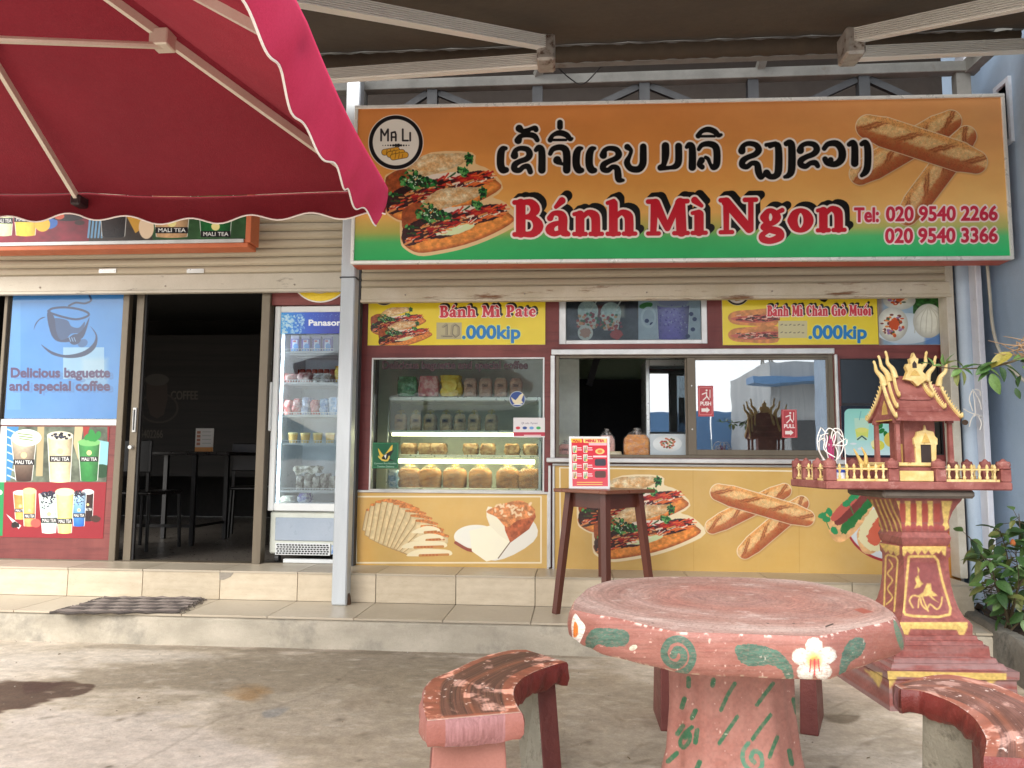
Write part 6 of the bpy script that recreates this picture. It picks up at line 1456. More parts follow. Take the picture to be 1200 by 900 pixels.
for (ax, ay, bx, by) in ((-1,-1,1,-1),(1,-1,1,1),(1,1,-1,1),(-1,1,-1,-1)):
    MB().bar((ax*k_*.93+(.02 if ay==by and ax<0 else -.02 if ay==by else 0), ay*k_*.93, H_-.068), (bx*k_*.93, by*k_*.93, H_-.068), .018, .085).build('apron', m_wood, st, local=True)
r = rect(667.5, 512, 714, 572, -.66); r = (r[0], r[1], ztb, r[3])
mn = thing('menu_stand', 'red drinks menu in an acrylic stand on the wooden table', 'menu', ((r[0]+r[1])/2, -.66, ztb))
c = plane_canvas(r[0], r[1], -.66, r[2], r[3], 900, (226,226,226))
c.poly([(669.5,514),(711.5,514),(712.5,570),(671,570)], lambda gx, gy, d: gradv(np.clip((gy-514)/56, 0, 1), [(0,(206,34,50)),(.3,(206,40,58)),(1,(216,90,100))]))
c.poly([(669,514),(681.5,514),(682,518.5),(669.5,518.5)], (236,200,60)); c.poly([(683,514),(711,514),(711,519),(684,519)], (236,206,120)); c.text('MALI', 671, 518, 4, (200,40,40), fit=9, bold=.2); c.text('MENU TEA', 686, 518, 4.2, (200,40,60), fit=22, bold=.3)
c.box(690, 519, 711, 522, (236,180,190))
for j in range(4):
    for i in range(2):
        x, y = 673.5+i*12.5, 526+j*10.2; cup(c, x, y-3, y+4, 4, 3, [(214,200,170),(120,80,50)] if (i+j) % 2 else [(220,214,200),(80,130,70)], label=False); c.ell(x+1.4, y+3, 1.3, 1.1, (240,206,110)); c.box(x+3, y-1.6, x+8, y-.6, (246,220,220)); c.box(x+3, y+.8, x+8.5, y+1.8, (246,210,214))
c.ell(703, 529, 5.4, 3.4, (240,200,120)); c.ell(703, 529, 3, 2, (220,120,60)); c.box(697, 538, 710, 546, (60,60,70), r=2); c.box(697, 552, 710, 560, (96,66,60), r=2); c.box(695, 534, 711, 536, (240,214,214)); c.box(695, 548.5, 711, 550, (240,214,214))
for y in (565, 567.5): c.box(676, y, 706, y+.9, (246,206,110))
MB().quad(r[0], r[1], -.6605, r[2]+.001, r[3]).build('menu_sheet', c.material('menu_sheet', rough=.25), mn)
MB().rb(r[0]-.004, r[1]+.004, -.659, -.652, r[2]+.001, r[3]+.003, .002).box(r[0], r[1], -.652, -.585, ztb+.001, ztb+.004).build('acrylic_stand', mat('acrylic_white', (214,218,220), rough=.15), mn)
# ================================================================ RED MARKET UMBRELLA
zE = 2.12; yF = -2.55
cn = at(453, 224, yF); zE = float(cn[2]); TH = rad(4.4); E1 = np.array([math.cos(TH), math.sin(TH), 0]); E2 = np.array([math.sin(TH), -math.cos(TH), 0])
hw_ = min(np.arange(.8, 2, .01), key=lambda h: abs(proj(cn-E1*h)[0]-100)); ucx, ucy = (cn-E1*hw_+E2*hw_)[:2]; ux1 = cn[0]
apex = zE+.62
um = thing('market_umbrella', 'large square red market umbrella with scalloped valance filling the upper left', 'umbrella', (ucx, ucy, 0))
m_fab = mat('red_umbrella_fabric', (124,30,42), (138,35,48), scale=1.2, rough=.85, trans=.22, bump=.35, bscale=220, fine=.10)
m_val = mat('sunlit_valance_fabric', (200,52,92), (214,66,110), scale=2, rough=.85, trans=.5, bump=.3, bscale=220, fine=.08)  # right valance only: sunlight through the cloth put into a brighter pink
m_pipe = mat('white_piping', (226,220,214), rough=.6)
m_rib = mat('champagne_aluminium', (206,196,178), (216,208,192), scale=6, rough=.4, metal=.3)
C_ = [cn-E1*2*hw_, cn, cn+E2*2*hw_, cn+E2*2*hw_-E1*2*hw_]; AP = np.array([ucx, ucy, apex])
for s_ in range(4):
    a, b_ = C_[s_], C_[(s_+1) % 4]; rows = []
    for j in range(15):
        v = j/14; r_ = []
        for i in range(33):
            u = i/32; e = a*(1-u)+b_*u; p = e*(1-v)+AP*v
            sag = .05*math.sin(math.pi*v)*math.sin(math.pi*u)+.025*(1-v)*abs(math.sin(2*math.pi*u))
            p = p-np.array([0, 0, sag]); 
            if j == 0: p = p+np.array([0,0,.012*math.sin(u*9+s_)])
            r_.append(p)
        rows.append(r_)
    MB().grid(np.array(rows), uv=False).build('canopy_panel', m_fab, um, smooth=True)
    L = np.linalg.norm(b_-a); n = int(L/.05)*1; rows = []
    out = (a+b_)/2-np.array([ucx, ucy, zE]); out /= np.linalg.norm(out); edge = []
    nn = 120
    for i in range(nn+1):
        u = i/nn; e = a*(1-u)+b_*u; dz = 0
        sc = .105+.013*math.sin(u*L*2*math.pi/.235)
        if s_ == 1: sc = .135+.016*math.sin(u*L*2*math.pi/.26+1)+.012*math.sin(u*5)
        wv = .012*math.sin(u*L*9+s_*2); lean = -.03 if s_ != 1 else -.055
        sag = .025*abs(math.sin(2*math.pi*u))-.012*math.sin(u*9+s_); col_ = []
        for j in range(6):
            t = j/5; col_.append(e+np.array([0, 0, -sc*t-sag])+out*(.006+lean*t*t+wv*t))
        rows.append(col_); edge.append(col_[-1])
    MB().grid(np.array(rows).transpose(1, 0, 2), uv=False).build('valance', m_val if s_ == 1 else m_fab, um, smooth=True)
    MB().tube(edge, .0032, 5).build('piping', m_pipe, um)
# ribs and struts
for k in range(4):
    c0 = C_[k]*.985+AP*.015-np.array([0,0,.03]); MB().bar(c0, AP-np.array([0,0,.06]), .017, .028).build('rib', m_rib, um)
    mpt = (C_[k]+C_[(k+1) % 4])/2; m0 = mpt*.965+AP*.035-np.array([0,0,.085]); MB().bar(m0+(AP-m0)*.0, AP-np.array([0,0,.06]), .014, .024).build('rib', m_rib, um)
    MB().rb(m0[0]-.02, m0[0]+.02, m0[1]-.03, m0[1]+.03, m0[2]-.02, m0[2]+.02, .006).build('rib_cap', mat('black_cap', (40,26,28), rough=.5), um)
    hub = np.array([ucx, ucy, apex-.66])
    for src, f_ in ((C_[k], .52), (mpt, .52)):
        q = src*(1-f_)+AP*f_-np.array([0,0,.075]); mid = (q+hub)/2+np.array([0,0,-.02]); MB().tube(smoothpts([hub, mid+np.array([0,0,.02]), q], 6), .011, 8).build('strut', m_rib, um)
        MB().rb(q[0]-.03, q[0]+.03, q[1]-.03, q[1]+.03, q[2]-.01, q[2]+.045, .004).build('strut_bracket', m_rib, um)
MB().tube([(ucx,ucy,.1),(ucx,ucy,apex-.02)], .026, 16).build('pole', m_rib, um, smooth=60)
MB().tube([(ucx,ucy,apex-.72),(ucx,ucy,apex-.62)], .055, 16).build('hub', m_rib, um)
MB().lathe([(.32,0),(.32,.05),(.26,.08),(.06,.1),(.06,.12)], ucx, ucy, 28).build('base', mat('umbrella_base', (120,116,110), rough=.9, bump=.3), um)
# ================================================================ STONE TABLE
m_terra = mat('terracotta_paint', (140,88,76), (154,102,91), scale=5, rough=.6, bump=.15, dirt=(206,176,166), dscale=9, dlo=.64, dhi=.74)
m_maroon = mat('maroon_paint', (96,46,42), (112,58,52), scale=8, rough=.45, bump=.3, bscale=22, dirt=(186,150,140), dscale=16, dlo=.68, dhi=.74)
m_rawc = mat('bare_concrete', (138,134,120), (164,158,142), scale=7, rough=.95, bump=.6, bscale=50, dirt=(92,88,76), dscale=14, dlo=.55, dhi=.7)
ZTB = .70; ZTL = .595
top_px = [(669,714),(672,703),(679,696),(690,687.5),(714,680),(745,677),(780,675.5),(860,676),(933,679.5),(965,684.5),(987,690),(1020,700),(1047,716),(1050,722),(1047,727.5),(1020,734),(987,741),(960,746),(925,745.5),(880,744),(840,742.5),(800,741.5),(780,738.6),(750,731.5),(720,724.5),(690,719.5),(676,716)]
bot_px = {14:(1057,766),15:(1030,779),16:(1005,787),17:(975,797.5),18:(935,798.5),19:(880,796.5),20:(840,794.5),21:(805,792),22:(770,785.5),23:(738,777.5),24:(707,769),25:(684,760),26:(673,754),0:(669.5,749),13:(1059.5,756)}
def dens(P, m): return smoothpts(P, m, closed=True)
tp_ = np.array([atz(*p, ZTB)[:2] for p in top_px]); cen = np.array([(tp_[:,0].min()+tp_[:,0].max())/2, (tp_[:,1].min()+tp_[:,1].max())/2])
bt_ = np.array([atz(*bot_px[i], ZTL)[:2] if i in bot_px else cen+(tp_[i]-cen)*1.01 for i in range(len(tp_))])
T5, B5 = dens(tp_, 5), dens(bt_, 5); nT = len(T5)
wob = np.array([.003*math.sin(i*.9)+.003*math.sin(i*.37+1) for i in range(nT)])
stt = thing('stone_table', 'round painted concrete table with worn terracotta slab top and frangipani flower', 'table', (cen[0], cen[1], 0))
def blend(t, z, k=0):
    q = T5*(1-t)+B5*t; dirn = q-cen; dirn /= np.linalg.norm(dirn, axis=1)[:, None]; q = q+dirn*(k+wob[:, None]*min(1, 3*t)); return np.concatenate([q, np.full((nT, 1), z)], 1)
rows = [blend(1, ZTL+.002, -.012), blend(.97, ZTL+.012, 0), blend(.8, ZTL+.03, .003), blend(.5, (ZTB+ZTL)/2, .005), blend(.2, ZTB-.022, .003), blend(.03, ZTB-.006, -.001), blend(0, ZTB, -.007)]
R0 = np.array(rows); R0 = np.concatenate([R0, R0[:, :1]], 1)
c = surf_canvas(R0, (186,108,94), up=(14, 22))
wx, wy, wz = c.P[..., 0], c.P[..., 1], c.P[..., 2]; ang = np.arctan2(wy-cen[1], wx-cen[0])
n1 = fbm(c.gx*.03, c.gy*.08, 4)[..., None]; n2 = fbm(c.gx*.02, c.gy*.5, 3)[..., None]; n3 = fbm(c.gx*.15, c.gy*.2, 4)[..., None]
base = np.array([136,83,73])*(1-n1*.6)+np.array([162,118,108])*n1*.6; base = base*(.88+.24*n2)
k = np.clip((c.gx-880)/170, 0, 1)[..., None]*.35; base = base*(1-k)+np.array([156,90,76])*k; c.a[:] = base
rearm = (wy > cen[1]+.05)   # drawings only where the camera-side rim is traced
gr = lambda gx, gy, d: np.array([70,100,86])*(.72+.55*fbm(gx*.12, gy*.5, 3)[..., None])
gs = c.gx.copy(); c.gx = np.where(rearm, -999, c.gx)
c.poly([(686,764),(687,748),(694,738),(706,736),(726,737),(736,742),(737,751),(731,757),(712,758),(700,755),(691,764)], gr, sm=4, wob=1.2); c.ell(742, 759, 5, 3, (190,196,176), rot=-.4)
c.line([(794,790),(806,784),(812,771),(808,757),(797,749),(784,752),(778,765),(783,776),(793,780),(801,773),(800,764),(793,761),(789,768)], 4.2, gr, sm=5)
c.poly([(861,762),(866,756),(882,755),(902,759),(918,768),(928,783),(930,800),(924,799),(916,786),(903,779),(884,781),(868,776)], gr, sm=4, wob=1.2)
c.poly([(983,793),(985,775),(990,758),(1000,748),(1011,748),(1014,757),(1008,768),(996,777),(989,792)], gr, sm=4, wob=1.2)
c.poly([(1047,726),(1052,732),(1058,748),(1059,762),(1054,758),(1049,742)], (96,120,96), sm=3)
def flower(cx, cy, R_, sx=1):
    pt_ = [(0,-.66),(.66,-.22),(.44,.58),(-.42,.60),(-.66,-.16)]
    for dx, dy in pt_: c.ell(cx+dx*R_*sx, cy+dy*R_, R_*.45*sx, R_*.45, (150,110,96))
    for dx, dy in pt_: c.ell(cx+dx*R_*sx, cy+dy*R_, R_*.42*sx, R_*.42, lambda gx, gy, d: np.array([228,222,212])*(.80+.28*fbm(gx*.3, gy*.3, 3)[..., None])*(.86+.14*np.clip(-d/3, 0, 1)[..., None]), wob=1.6)
    c.ell(cx, cy, R_*.5*sx, R_*.45, (244,236,220)); c.ell(cx, cy, R_*.3*sx, R_*.28, (246,176,60), soft=R_*.5); c.ell(cx+1, cy+R_*.15, R_*.2*sx, R_*.18, (226,84,84), soft=R_*.35)
    for q in (-.16, .02, .2): c.line([(cx+q*R_*sx, cy), (cx+q*1.3*R_*sx, cy+R_*(.75-abs(q)))], .7, (214,50,60), op=.9)
flower(954, 773, 24); c.gx = gs
c.gx = np.where(wy > cen[1]+.16, -999, gs)
c.poly([(674,719),(680,726),(686,734),(684,743),(680,752),(678,757),(672,752),(670,740),(670,728)], (236,232,226), sm=3); c.poly([(673,729),(677,733),(677,744),(672,746)], (236,130,40), sm=3); c.gx = gs
wr = np.clip((fbm(c.gx*.35, c.gy*.9+4, 4)[..., None]-.5)*6, 0, 1)*.38; c.a[:] = c.a*(1-wr)+np.array([158,116,104])*wr
# chips along both rims and flaked paint
e1 = fbm(ang*40, wz*60, 3)[..., None]; rim = np.clip(1-np.abs(wz-ZTB+.002)/.005, 0, 1)[..., None]*np.clip((e1-.52)*7, 0, 1); c.a[:] = c.a*(1-rim*.8)+np.array([226,212,202])*rim*.8
rim = np.clip(1-(wz-ZTL)/.010, 0, 1)[..., None]*np.clip((e1-.5)*7, 0, 1); c.a[:] = c.a*(1-rim*.85)+np.array([206,196,170])*rim*.85
fl_ = np.clip((fbm(c.gx*.16, c.gy*.2+7, 4)-.76)*16, 0, 1)[..., None]; c.a[:] = c.a*(1-fl_*.7)+np.array([214,190,178])*fl_*.7
MB().grid(R0).build('rim', c.material('table_rim_paint', rough=.5, bump=.25), stt, smooth=60)
# top face: rings of paint worn to grey
bx0, bx1, by0, by1 = T5[:,0].min()-.01, T5[:,0].max()+.01, T5[:,1].min()-.01, T5[:,1].max()+.01
w_, h_ = 620, 560; P = np.zeros((h_, w_, 3)); P[..., 0] = (bx0+(np.arange(w_)+.5)/w_*(bx1-bx0))[None]; P[..., 1] = (by0+(np.arange(h_)+.5)/h_*(by1-by0))[:, None]; P[..., 2] = ZTB
gx, gy = proj(P); c = Canvas(gx, gy); dx, dy = P[..., 0]-cen[0]-.03, P[..., 1]-cen[1]-.05; rr = np.hypot(dx, dy)/.46; an = np.arctan2(dy, dx)
rw_ = rr+.05*(fbm(an*1.3+9, rr*1.2, 3)-.5)
ringn = fbm(rw_*26, an*.7+4, 3)[..., None]; n1 = fbm(P[..., 0]*7, P[..., 1]*9, 5)[..., None]; n2 = fbm(P[..., 0]*17, P[..., 1]*22, 5)[..., None]; nf = fbm(rw_*90, an*2.5, 3)[..., None]
a = np.array([146,98,86])*(1-n1)+np.array([164,136,126])*n1; k = np.clip((ringn-.5)*4, 0, 1)*.3; a = a*(1-k)+np.array([140,104,98])*k
k = np.exp(-((rw_-.98)/.13)**2)[..., None]*(.55+.5*n2); a = a*(1-k*.6)+np.array([196,180,172])*k*.6
k = np.exp(-((rw_-.62)/.07)**2)[..., None]*np.clip((n1-.35)*3, 0, 1)*.6; a = a*(1-k*.5)+np.array([196,176,168])*k*.5
k = np.exp(-((rw_-.40)/.10)**2)[..., None]*.3; a = a*(1-k)+np.array([176,112,98])*k
k = np.exp(-((rw_-.22)/.05)**2)[..., None]*.4; a = a*(1-k)+np.array([150,112,106])*k
a = a*(.86+.28*nf); k = np.clip((n2-.68)*9, 0, 1)*.4; a = a*(1-k)+np.array([206,192,184])*k; c.a[:] = a
a = c.a*(.90+.2*fbm(c.gx*.45, c.gy*.9, 4)[..., None]); sp2 = np.clip((fbm(c.gx*.5+3, c.gy*1.1, 4)[..., None]-.62)*8, 0, 1)*.35; c.a[:] = a*(1-sp2)+np.array([104,74,66])*sp2
c.poly([(1000,714),(1010,712),(1024,717),(1012,719)], (150,84,70)); c.line([(968,734),(976,731)], .8, (60,50,46)); 
for x in (900, 930, 765): c.ell(x, 730, 1.5, .5, (80,66,60))
R_ = np.random.RandomState(14)
for i in range(9):
    x, y = 690+340*R_.rand(), 685+50*R_.rand(); L = 3+8*R_.rand(); c.line([(x, y), (x+L, y+(R_.rand()-.5)*2.5)], .3, (206,192,184), op=.6)
mb = MB(); tp6 = rows[-1]; vs = [tuple(p) for p in tp6]+[(cen[0], cen[1], ZTB-.004)]; mid = [tuple(np.array([cen[0], cen[1], ZTB-.003])*.5+p*.5) for p in tp6]
uvf = lambda p: ((p[0]-bx0)/(bx1-bx0), (p[1]-by0)/(by1-by0))
vs = [tuple(p) for p in tp6]+mid+[(cen[0], cen[1], ZTB-.004)]; fs = []; uvs = []
for i in range(nT):
    j = (i+1) % nT
    for f_ in ((i, j, nT+j, nT+i), (nT+i, nT+j, 2*nT)): fs.append(f_[::-1]); uvs.append([uvf(vs[q]) for q in f_[::-1]])
me_ = MB().add(vs, fs, uvs)
o_ = me_.build('top_face', c.material('table_top_paint', rough=.6, bump=.15), stt, smooth=True)
if o_.data.polygons[0].normal.z < 0: o_.data.flip_normals()
MB().add([tuple(p-np.array([0,0,.0])) for p in rows[0]], [list(range(nT))]).build('underside', m_rawc, stt)
# fluted foot
foot = []
ftx = (atz(858, 798, ZTL)[0]+.0); 
pc = np.array([X(857, 850, cen[1]), cen[1]-.0])
for j, (z, r) in enumerate([(0,.27),(.06,.25),(.16,.205),(.28,.178),(.40,.166),(.50,.165),(.598,.172)]):
    r_ = []
    for a in range(97):
        an = 2*math.pi*a/96; k = 1+.05*math.cos(an*6+.5)+.02*math.cos(an*13+z*6); r_.append((pc[0]+r*k*math.cos(an), pc[1]+r*k*math.sin(an), z))
    foot.append(r_)
foot = np.array(foot); c = surf_canvas(foot, (196,116,98), up=(8, 40))
n1 = fbm(c.gx*.05, c.gy*.04, 4)[..., None]; n2 = fbm(c.gx*.3, c.gy*.3, 3)[..., None]; c.a[:] = (np.array([136,83,72])*(1-n1)+np.array([160,113,102])*n1)*(.9+.2*n2)
back = c.P[..., 1] > pc[1]+.05; gs = c.gx.copy(); c.gx = np.where(back, -999, gs)
dg = (44,92,62)
for L in ([(861,801),(852,816),(845,832)],[(906,801),(896,814),(887,826)],[(864,840),(853,856),(843,871)],[(903,838),(892,852),(882,866)],[(911,864),(906,876),(902,887)],[(807,795),(807,804)],[(802,819),(799,829)],[(815,833),(811,841)],[(800,851),(794,860)],[(817,856),(815,870)],[(793,883),(783,892)],[(836,797),(835,803)],[(820,893),(816,902)],[(930,820),(934,835)],[(925,880),(928,895)]):
    c.line(L, 2.3 if len(L) == 3 else 2.8, dg)
c.line([(877,871),(871,880),(871,892),(880,903),(892,900),(892,885),(884,880),(880,888),(884,893)], 2.6, (70,116,92), sm=4)
c.line([(811,852),(802,860),(797,870),(801,876),(808,868),(808,860),(803,865)], 2.4, dg, sm=4); c.gx = gs
wr = np.clip((fbm(c.gx*.3, c.gy*.3+4, 4)[..., None]-.48)*6, 0, 1)*.35; c.a[:] = c.a*(1-wr)+np.array([158,110,98])*wr
fl_ = np.clip((fbm(c.gx*.16, c.gy*.2+3, 4)-.78)*16, 0, 1)[..., None]; c.a[:] = c.a*(1-fl_*.6)+np.array([226,206,194])*fl_*.6
MB().grid(foot).build('pedestal', c.material('pedestal_paint', rough=.55, bump=.2), stt, smooth=True)
# ================================================================ BENCHES
ZB = .42
def arc_bench(label, outer, inner, th=.078, legs=(), grp='curved concrete benches round the stone table', seed=0, loc=None):
    O = smoothpts(outer, 5); I = smoothpts(inner, 5); n = 60
    def res(Q):
        s_ = np.concatenate([[0], np.cumsum(np.linalg.norm(np.diff(Q, axis=0), axis=1))]); t = np.linspace(0, s_[-1], n); return np.stack([np.interp(t, s_, Q[:, k]) for k in (0, 1)], 1)
    O, I = res(O), res(I); cc = (O.mean(0)+I.mean(0))/2
    t = thing('curved_bench', label, 'bench', (cc[0], cc[1], 0), group=grp)
    R_ = np.random.RandomState(seed); m_ = 13; P = np.zeros((m_, n, 3))
    for j in range(m_):
        v = j/(m_-1); P[j, :, :2] = I*(1-v)+O*v; P[j, :, 2] = ZB-.004
    c = surf_canvas(P, (176,104,84), up=(12, 24)); H_, W_ = c.gx.shape; vv = (np.arange(H_)[:, None]+.5)/H_*np.ones((1, W_)); uu = (np.arange(W_)[None]+.5)/W_*np.ones((H_, 1))
    a = np.array([146,84,64])*(.85+.3*fbm(uu*30+seed, vv*6, 4)[..., None]); dk_ = np.array([92,60,50])*(.55+.95*fbm(uu*2.5+seed, vv*90, 3)[..., None])
    band = np.clip((.36-np.abs(vv-.5+.03*np.sin(uu*7)))*40, 0, 1)*np.clip((uu-.025)*60, 0, 1); band = band[..., None]*.95; a = a*(1-band)+dk_*band
    k = (np.exp(-((vv-.45-.1*np.sin(uu*4+seed))/.05)**2)*.6)[..., None]; a = a*(1-k*.6)+np.array([178,98,64])*k*.6
    w1 = np.clip((fbm(uu*12+seed, vv*6, 5)-.58)*8, 0, 1)[..., None]; a = a*(1-w1*(.35 if seed == 2 else .12))+np.array([204,176,166])*w1*.55
    w1 = np.clip((fbm(uu*34+seed, vv*13+5, 4)-.74)*20, 0, 1)[..., None]; a = a*(1-w1*.7)+np.array([226,218,212])*w1*.8
    ed = np.maximum(np.exp(-(vv/.015)**2), np.exp(-((1-vv)/.015)**2))[..., None]*np.clip((fbm(uu*40, vv*3+2, 3)-.4)*5, 0, 1)[..., None]; ed = np.maximum(ed, np.exp(-(uu/.012)**2)[..., None]); a = a*(1-ed*.7)+np.array([222,206,198])*ed*.7
    if seed == 2: k = np.clip(fbm(uu*9, vv*3, 3)*1.5-.3, 0, 1)[..., None]*.4; a = a*(1-k)+np.array([196,150,142])*k
    c.a[:] = a
    o = MB().grid(P).build('seat_top', c.material('bench_top_%d' % seed, rough=.6, bump=.12), t, smooth=True)
    if o.data.polygons[0].normal.z < 0: o.data.flip_normals()
    # sides with rough lower edge
    ee = lambda a_, b_: np.array([a_*(1-t_)+b_*t_ for t_ in np.linspace(0, 1, 12)[1:-1]]); loop = np.concatenate([I, ee(I[-1], O[-1]), O[::-1], ee(O[0], I[0])]); N_ = len(loop); rows = []
    ctr = loop.mean(0)
    tang = np.roll(loop, -1, 0)-np.roll(loop, 1, 0); nrm = np.stack([tang[:, 1], -tang[:, 0]], 1); nrm /= np.linalg.norm(nrm, axis=1)[:, None]+1e-9
    area = np.sum(loop[:, 0]*np.roll(loop[:, 1], -1)-np.roll(loop[:, 0], -1)*loop[:, 1]); nrm *= (1 if area > 0 else -1)
    for k, (z, q) in enumerate(((ZB-.004, 0), (ZB-.012, .006), (ZB-.03, .008), (ZB-th+.02, .008), (ZB-th, -.004))):
        w = np.array([.004*math.sin(i*.7+k)+.003*R_.rand() for i in range(N_)])*(1 if k > 1 else .2)
        zz = z+(.006*np.sin(np.arange(N_)*.5)+.004*R_.rand(N_) if k == 4 else 0); L_ = np.concatenate([loop+nrm*(q+w[:, None]), np.full((N_, 1), 0)+np.reshape(zz, (-1, 1)) if np.ndim(zz) else np.full((N_, 1), z)], 1); rows.append(np.concatenate([L_, L_[:1]]))
    so_ = MB().grid(np.array(rows)[::-1], uv=False).build('seat_side', [m_side[0], m_side[1], mat('worn_purple_paint', (126,82,82), (156,110,110), scale=14, stretch=(8,8,.6), rough=.5, bump=.2)], t, smooth=50)
    for p in so_.data.polygons:
        w = np.array(p.center)[:2]+cc; d0 = np.min(np.linalg.norm(I[2:-2]-w, axis=1)); d1 = np.min(np.linalg.norm(O[2:-2]-w, axis=1)); e0_ = (I[0]+O[0])/2
        a_, b_ = I[0], O[0]; ab = b_-a_; tt_ = np.dot(w-a_, ab)/np.dot(ab, ab); de = np.linalg.norm(w-(a_+ab*np.clip(tt_, 0, 1)))
        if de < .02 and .02 < tt_ < .98: p.material_index = 2 if .2 < tt_ < .8 else 1
        elif d1 < d0: p.material_index = 1
    MB().add([tuple(p) for p in rows[-1][:-1]], [list(range(N_))]).build('seat_underside', m_rawc, t)
    for u, w0, w1_, mt_ in legs:
        i = int(u*(n-1)); p0, p1 = I[i], O[i]; dd = p1-p0; ln = np.linalg.norm(dd); dd /= ln; tt = np.array([-dd[1], dd[0]])
        lo0, lo1 = p0+dd*(ln*.06), p1-dd*(ln*.02); hi0, hi1 = p0+dd*(ln*.14), p1-dd*(ln*.1); hh = .036
        zt__ = ZB-th+.012
        if i < n//2: sgn = 1
        else: sgn = -1
        V = [(*(lo0-tt*hh), 0), (*(lo1-tt*hh), 0), (*(lo1+tt*hh), 0), (*(lo0+tt*hh), 0), (*(hi0-tt*hh*.8), zt__), (*(hi1-tt*hh*.8), zt__), (*(hi1+tt*hh*.8), zt__), (*(hi0+tt*hh*.8), zt__)]
        lg = MB().add(V, [(0,3,2,1),(4,5,6,7),(0,1,5,4),(1,2,6,5),(2,3,7,6),(3,0,4,7)]).build('leg', [m_rawc if mt_ == 'raw' else m_terra, m_maroon], t, bevel=.006)
        for p in lg.data.polygons:
            nn_ = np.array([p.normal.x, p.normal.y]); 
            if abs(nn_@dd) > .7: p.material_index = 1
    return t
m_side = [mat('bench_side_red', (100,36,32), (120,50,44), scale=9, rough=.4, bump=.5, bscale=16, dirt=(196,140,128), dscale=9, dlo=.62, dhi=.72), mat('bench_side_pink', (140,84,74), (156,102,93), scale=6, rough=.5, bump=.3, dirt=(226,216,208), dscale=9, dlo=.66, dhi=.7)]
Zb = lambda L: np.array([atz(x, y, ZB)[:2] for x, y in L])
ob = Zb([(501,843),(496,825),(499,803),(509,793),(531,784),(553,773.5),(575,765.5),(600,760.5),(616,760)])
ib = Zb([(611,833),(606,825),(602,815),(603,804),(612,793.5),(627,785.5),(645,779),(656,776),(664,774.5)])
b1 = arc_bench('curved terracotta bench with brown grained top, left of the stone table', ob, ib, legs=((.13,0,0,'pink'),), seed=0)
# painted band on the near end of the left bench
e0, e1 = at(505,0,0), 0
ob2 = Zb([(1048,801),(1080,792),(1112,789),(1150,796),(1180,806),(1215,824),(1245,850),(1262,890)])
ib2 = Zb([(1056,806),(1078,808),(1100,815),(1120,824),(1140,838),(1150,852),(1156,866),(1153,884)])
b2 = arc_bench('curved terracotta bench at the right edge, in front of the spirit house', ob2, ib2, legs=((.9,0,0,'pink'),), seed=2)
def slab_leg(parent, a, b_, at_, bt_, th=.07):
    a, b_, at_, bt_ = (np.array(q)[:2] for q in (a, b_, at_, bt_)); d_ = (b_-a)/np.linalg.norm(b_-a); n_ = np.array([-d_[1], d_[0]])*th/2
    V = [(*(a-n_),0),(*(b_-n_),0),(*(b_+n_),0),(*(a+n_),0)]+[(*(at_-n_),ZB-.066),(*(bt_-n_),ZB-.066),(*(bt_+n_),ZB-.066),(*(at_+n_),ZB-.066)]
    lg = MB().add(V, [(0,3,2,1),(4,5,6,7),(0,1,5,4),(1,2,6,5),(2,3,7,6),(3,0,4,7)]).build('leg', [m_rawc, m_maroon], parent, bevel=.006)
    for p in lg.data.polygons:
        if abs(np.array([p.normal.x, p.normal.y])@d_) > .6: p.material_index = 1
FWv = np.array([-math.sin(YAW), math.cos(YAW), 0])
def w3(px, py, d): r = ray(px, py); return CAM+r*(d/(r@FWv))
slab_leg(b1, atz(650,937,0), atz(622,912,0), atz(640,801,.345), atz(613,797,.345))
slab_leg(b2, atz(1090,950,0), atz(1156,985,0), atz(1091,834,.345), atz(1149,856,.345))
# far bench, mostly hidden by the table
fy = -1.95
q = lambda px, yy: X(px, 800, yy)
th0 = [(q(770,fy), fy-.1), (q(860,fy), fy+.06), (q(960,fy), fy-.1)]
I3 = np.array([(q(775,fy-.15), fy-.17), (q(868,fy-.1), fy-.04), (q(962,fy-.15), fy-.17)]); O3 = np.array([(q(765,fy+.1), fy+.12), (q(868,fy+.2), fy+.26), (q(976,fy+.1), fy+.12)])
b3 = arc_bench('curved bench behind the stone table with only its legs showing', O3, I3, legs=((.06,0,0,'red'),(.93,0,0,'red')), seed=4)
for o in b3.children:
    if o.name.startswith('leg'): o.data.materials[0] = m_maroon
# ================================================================ SPIRIT HOUSE (front squared to the street camera side)
FW = np.array([-math.sin(YAW), math.cos(YAW), 0]); RT = np.array([math.cos(YAW), math.sin(YAW), 0])
SX, SD = 1.984, 3.84
SO = CAM*[1,1,0]+FW*SD+RT*SX
sh = thing('spirit_house', 'maroon and gold painted Lao spirit house on a carved pedestal at the right', 'spirit house', tuple(SO), YAW)
def sl(px, py, d):
    r = ray(px, py); t = d/(r@FW); P = CAM+r*t; return (P-CAM)@RT-SX, P[2]
def L2W(x, y, z): return SO+RT*x+FW*y+np.array([0,0,z])
def wgrid(G_): return SO+G_[..., 0:1]*RT+G_[..., 1:2]*FW+G_[..., 2:3]*np.array([0,0,1])
mr = mat('spirit_maroon', (120,60,54), (150,92,84), scale=11, rough=.65, bump=.35, dirt=(178,132,124), dscale=16, dlo=.56, dhi=.74)
mg = mat('spirit_gold', (198,168,100), (222,198,142), scale=16, rough=.55, bump=.3, dirt=(140,84,56), dscale=26, dlo=.6, dhi=.68)
mgd = mat('spirit_gold_dull', (180,146,76), (206,172,96), scale=20, rough=.5, bump=.3)
mdk = mat('spirit_dark_hollow', (46,36,34), rough=.8)
msl = mat('grey_slab', (92,84,76), (112,102,92), scale=8, rough=.8, bump=.3)
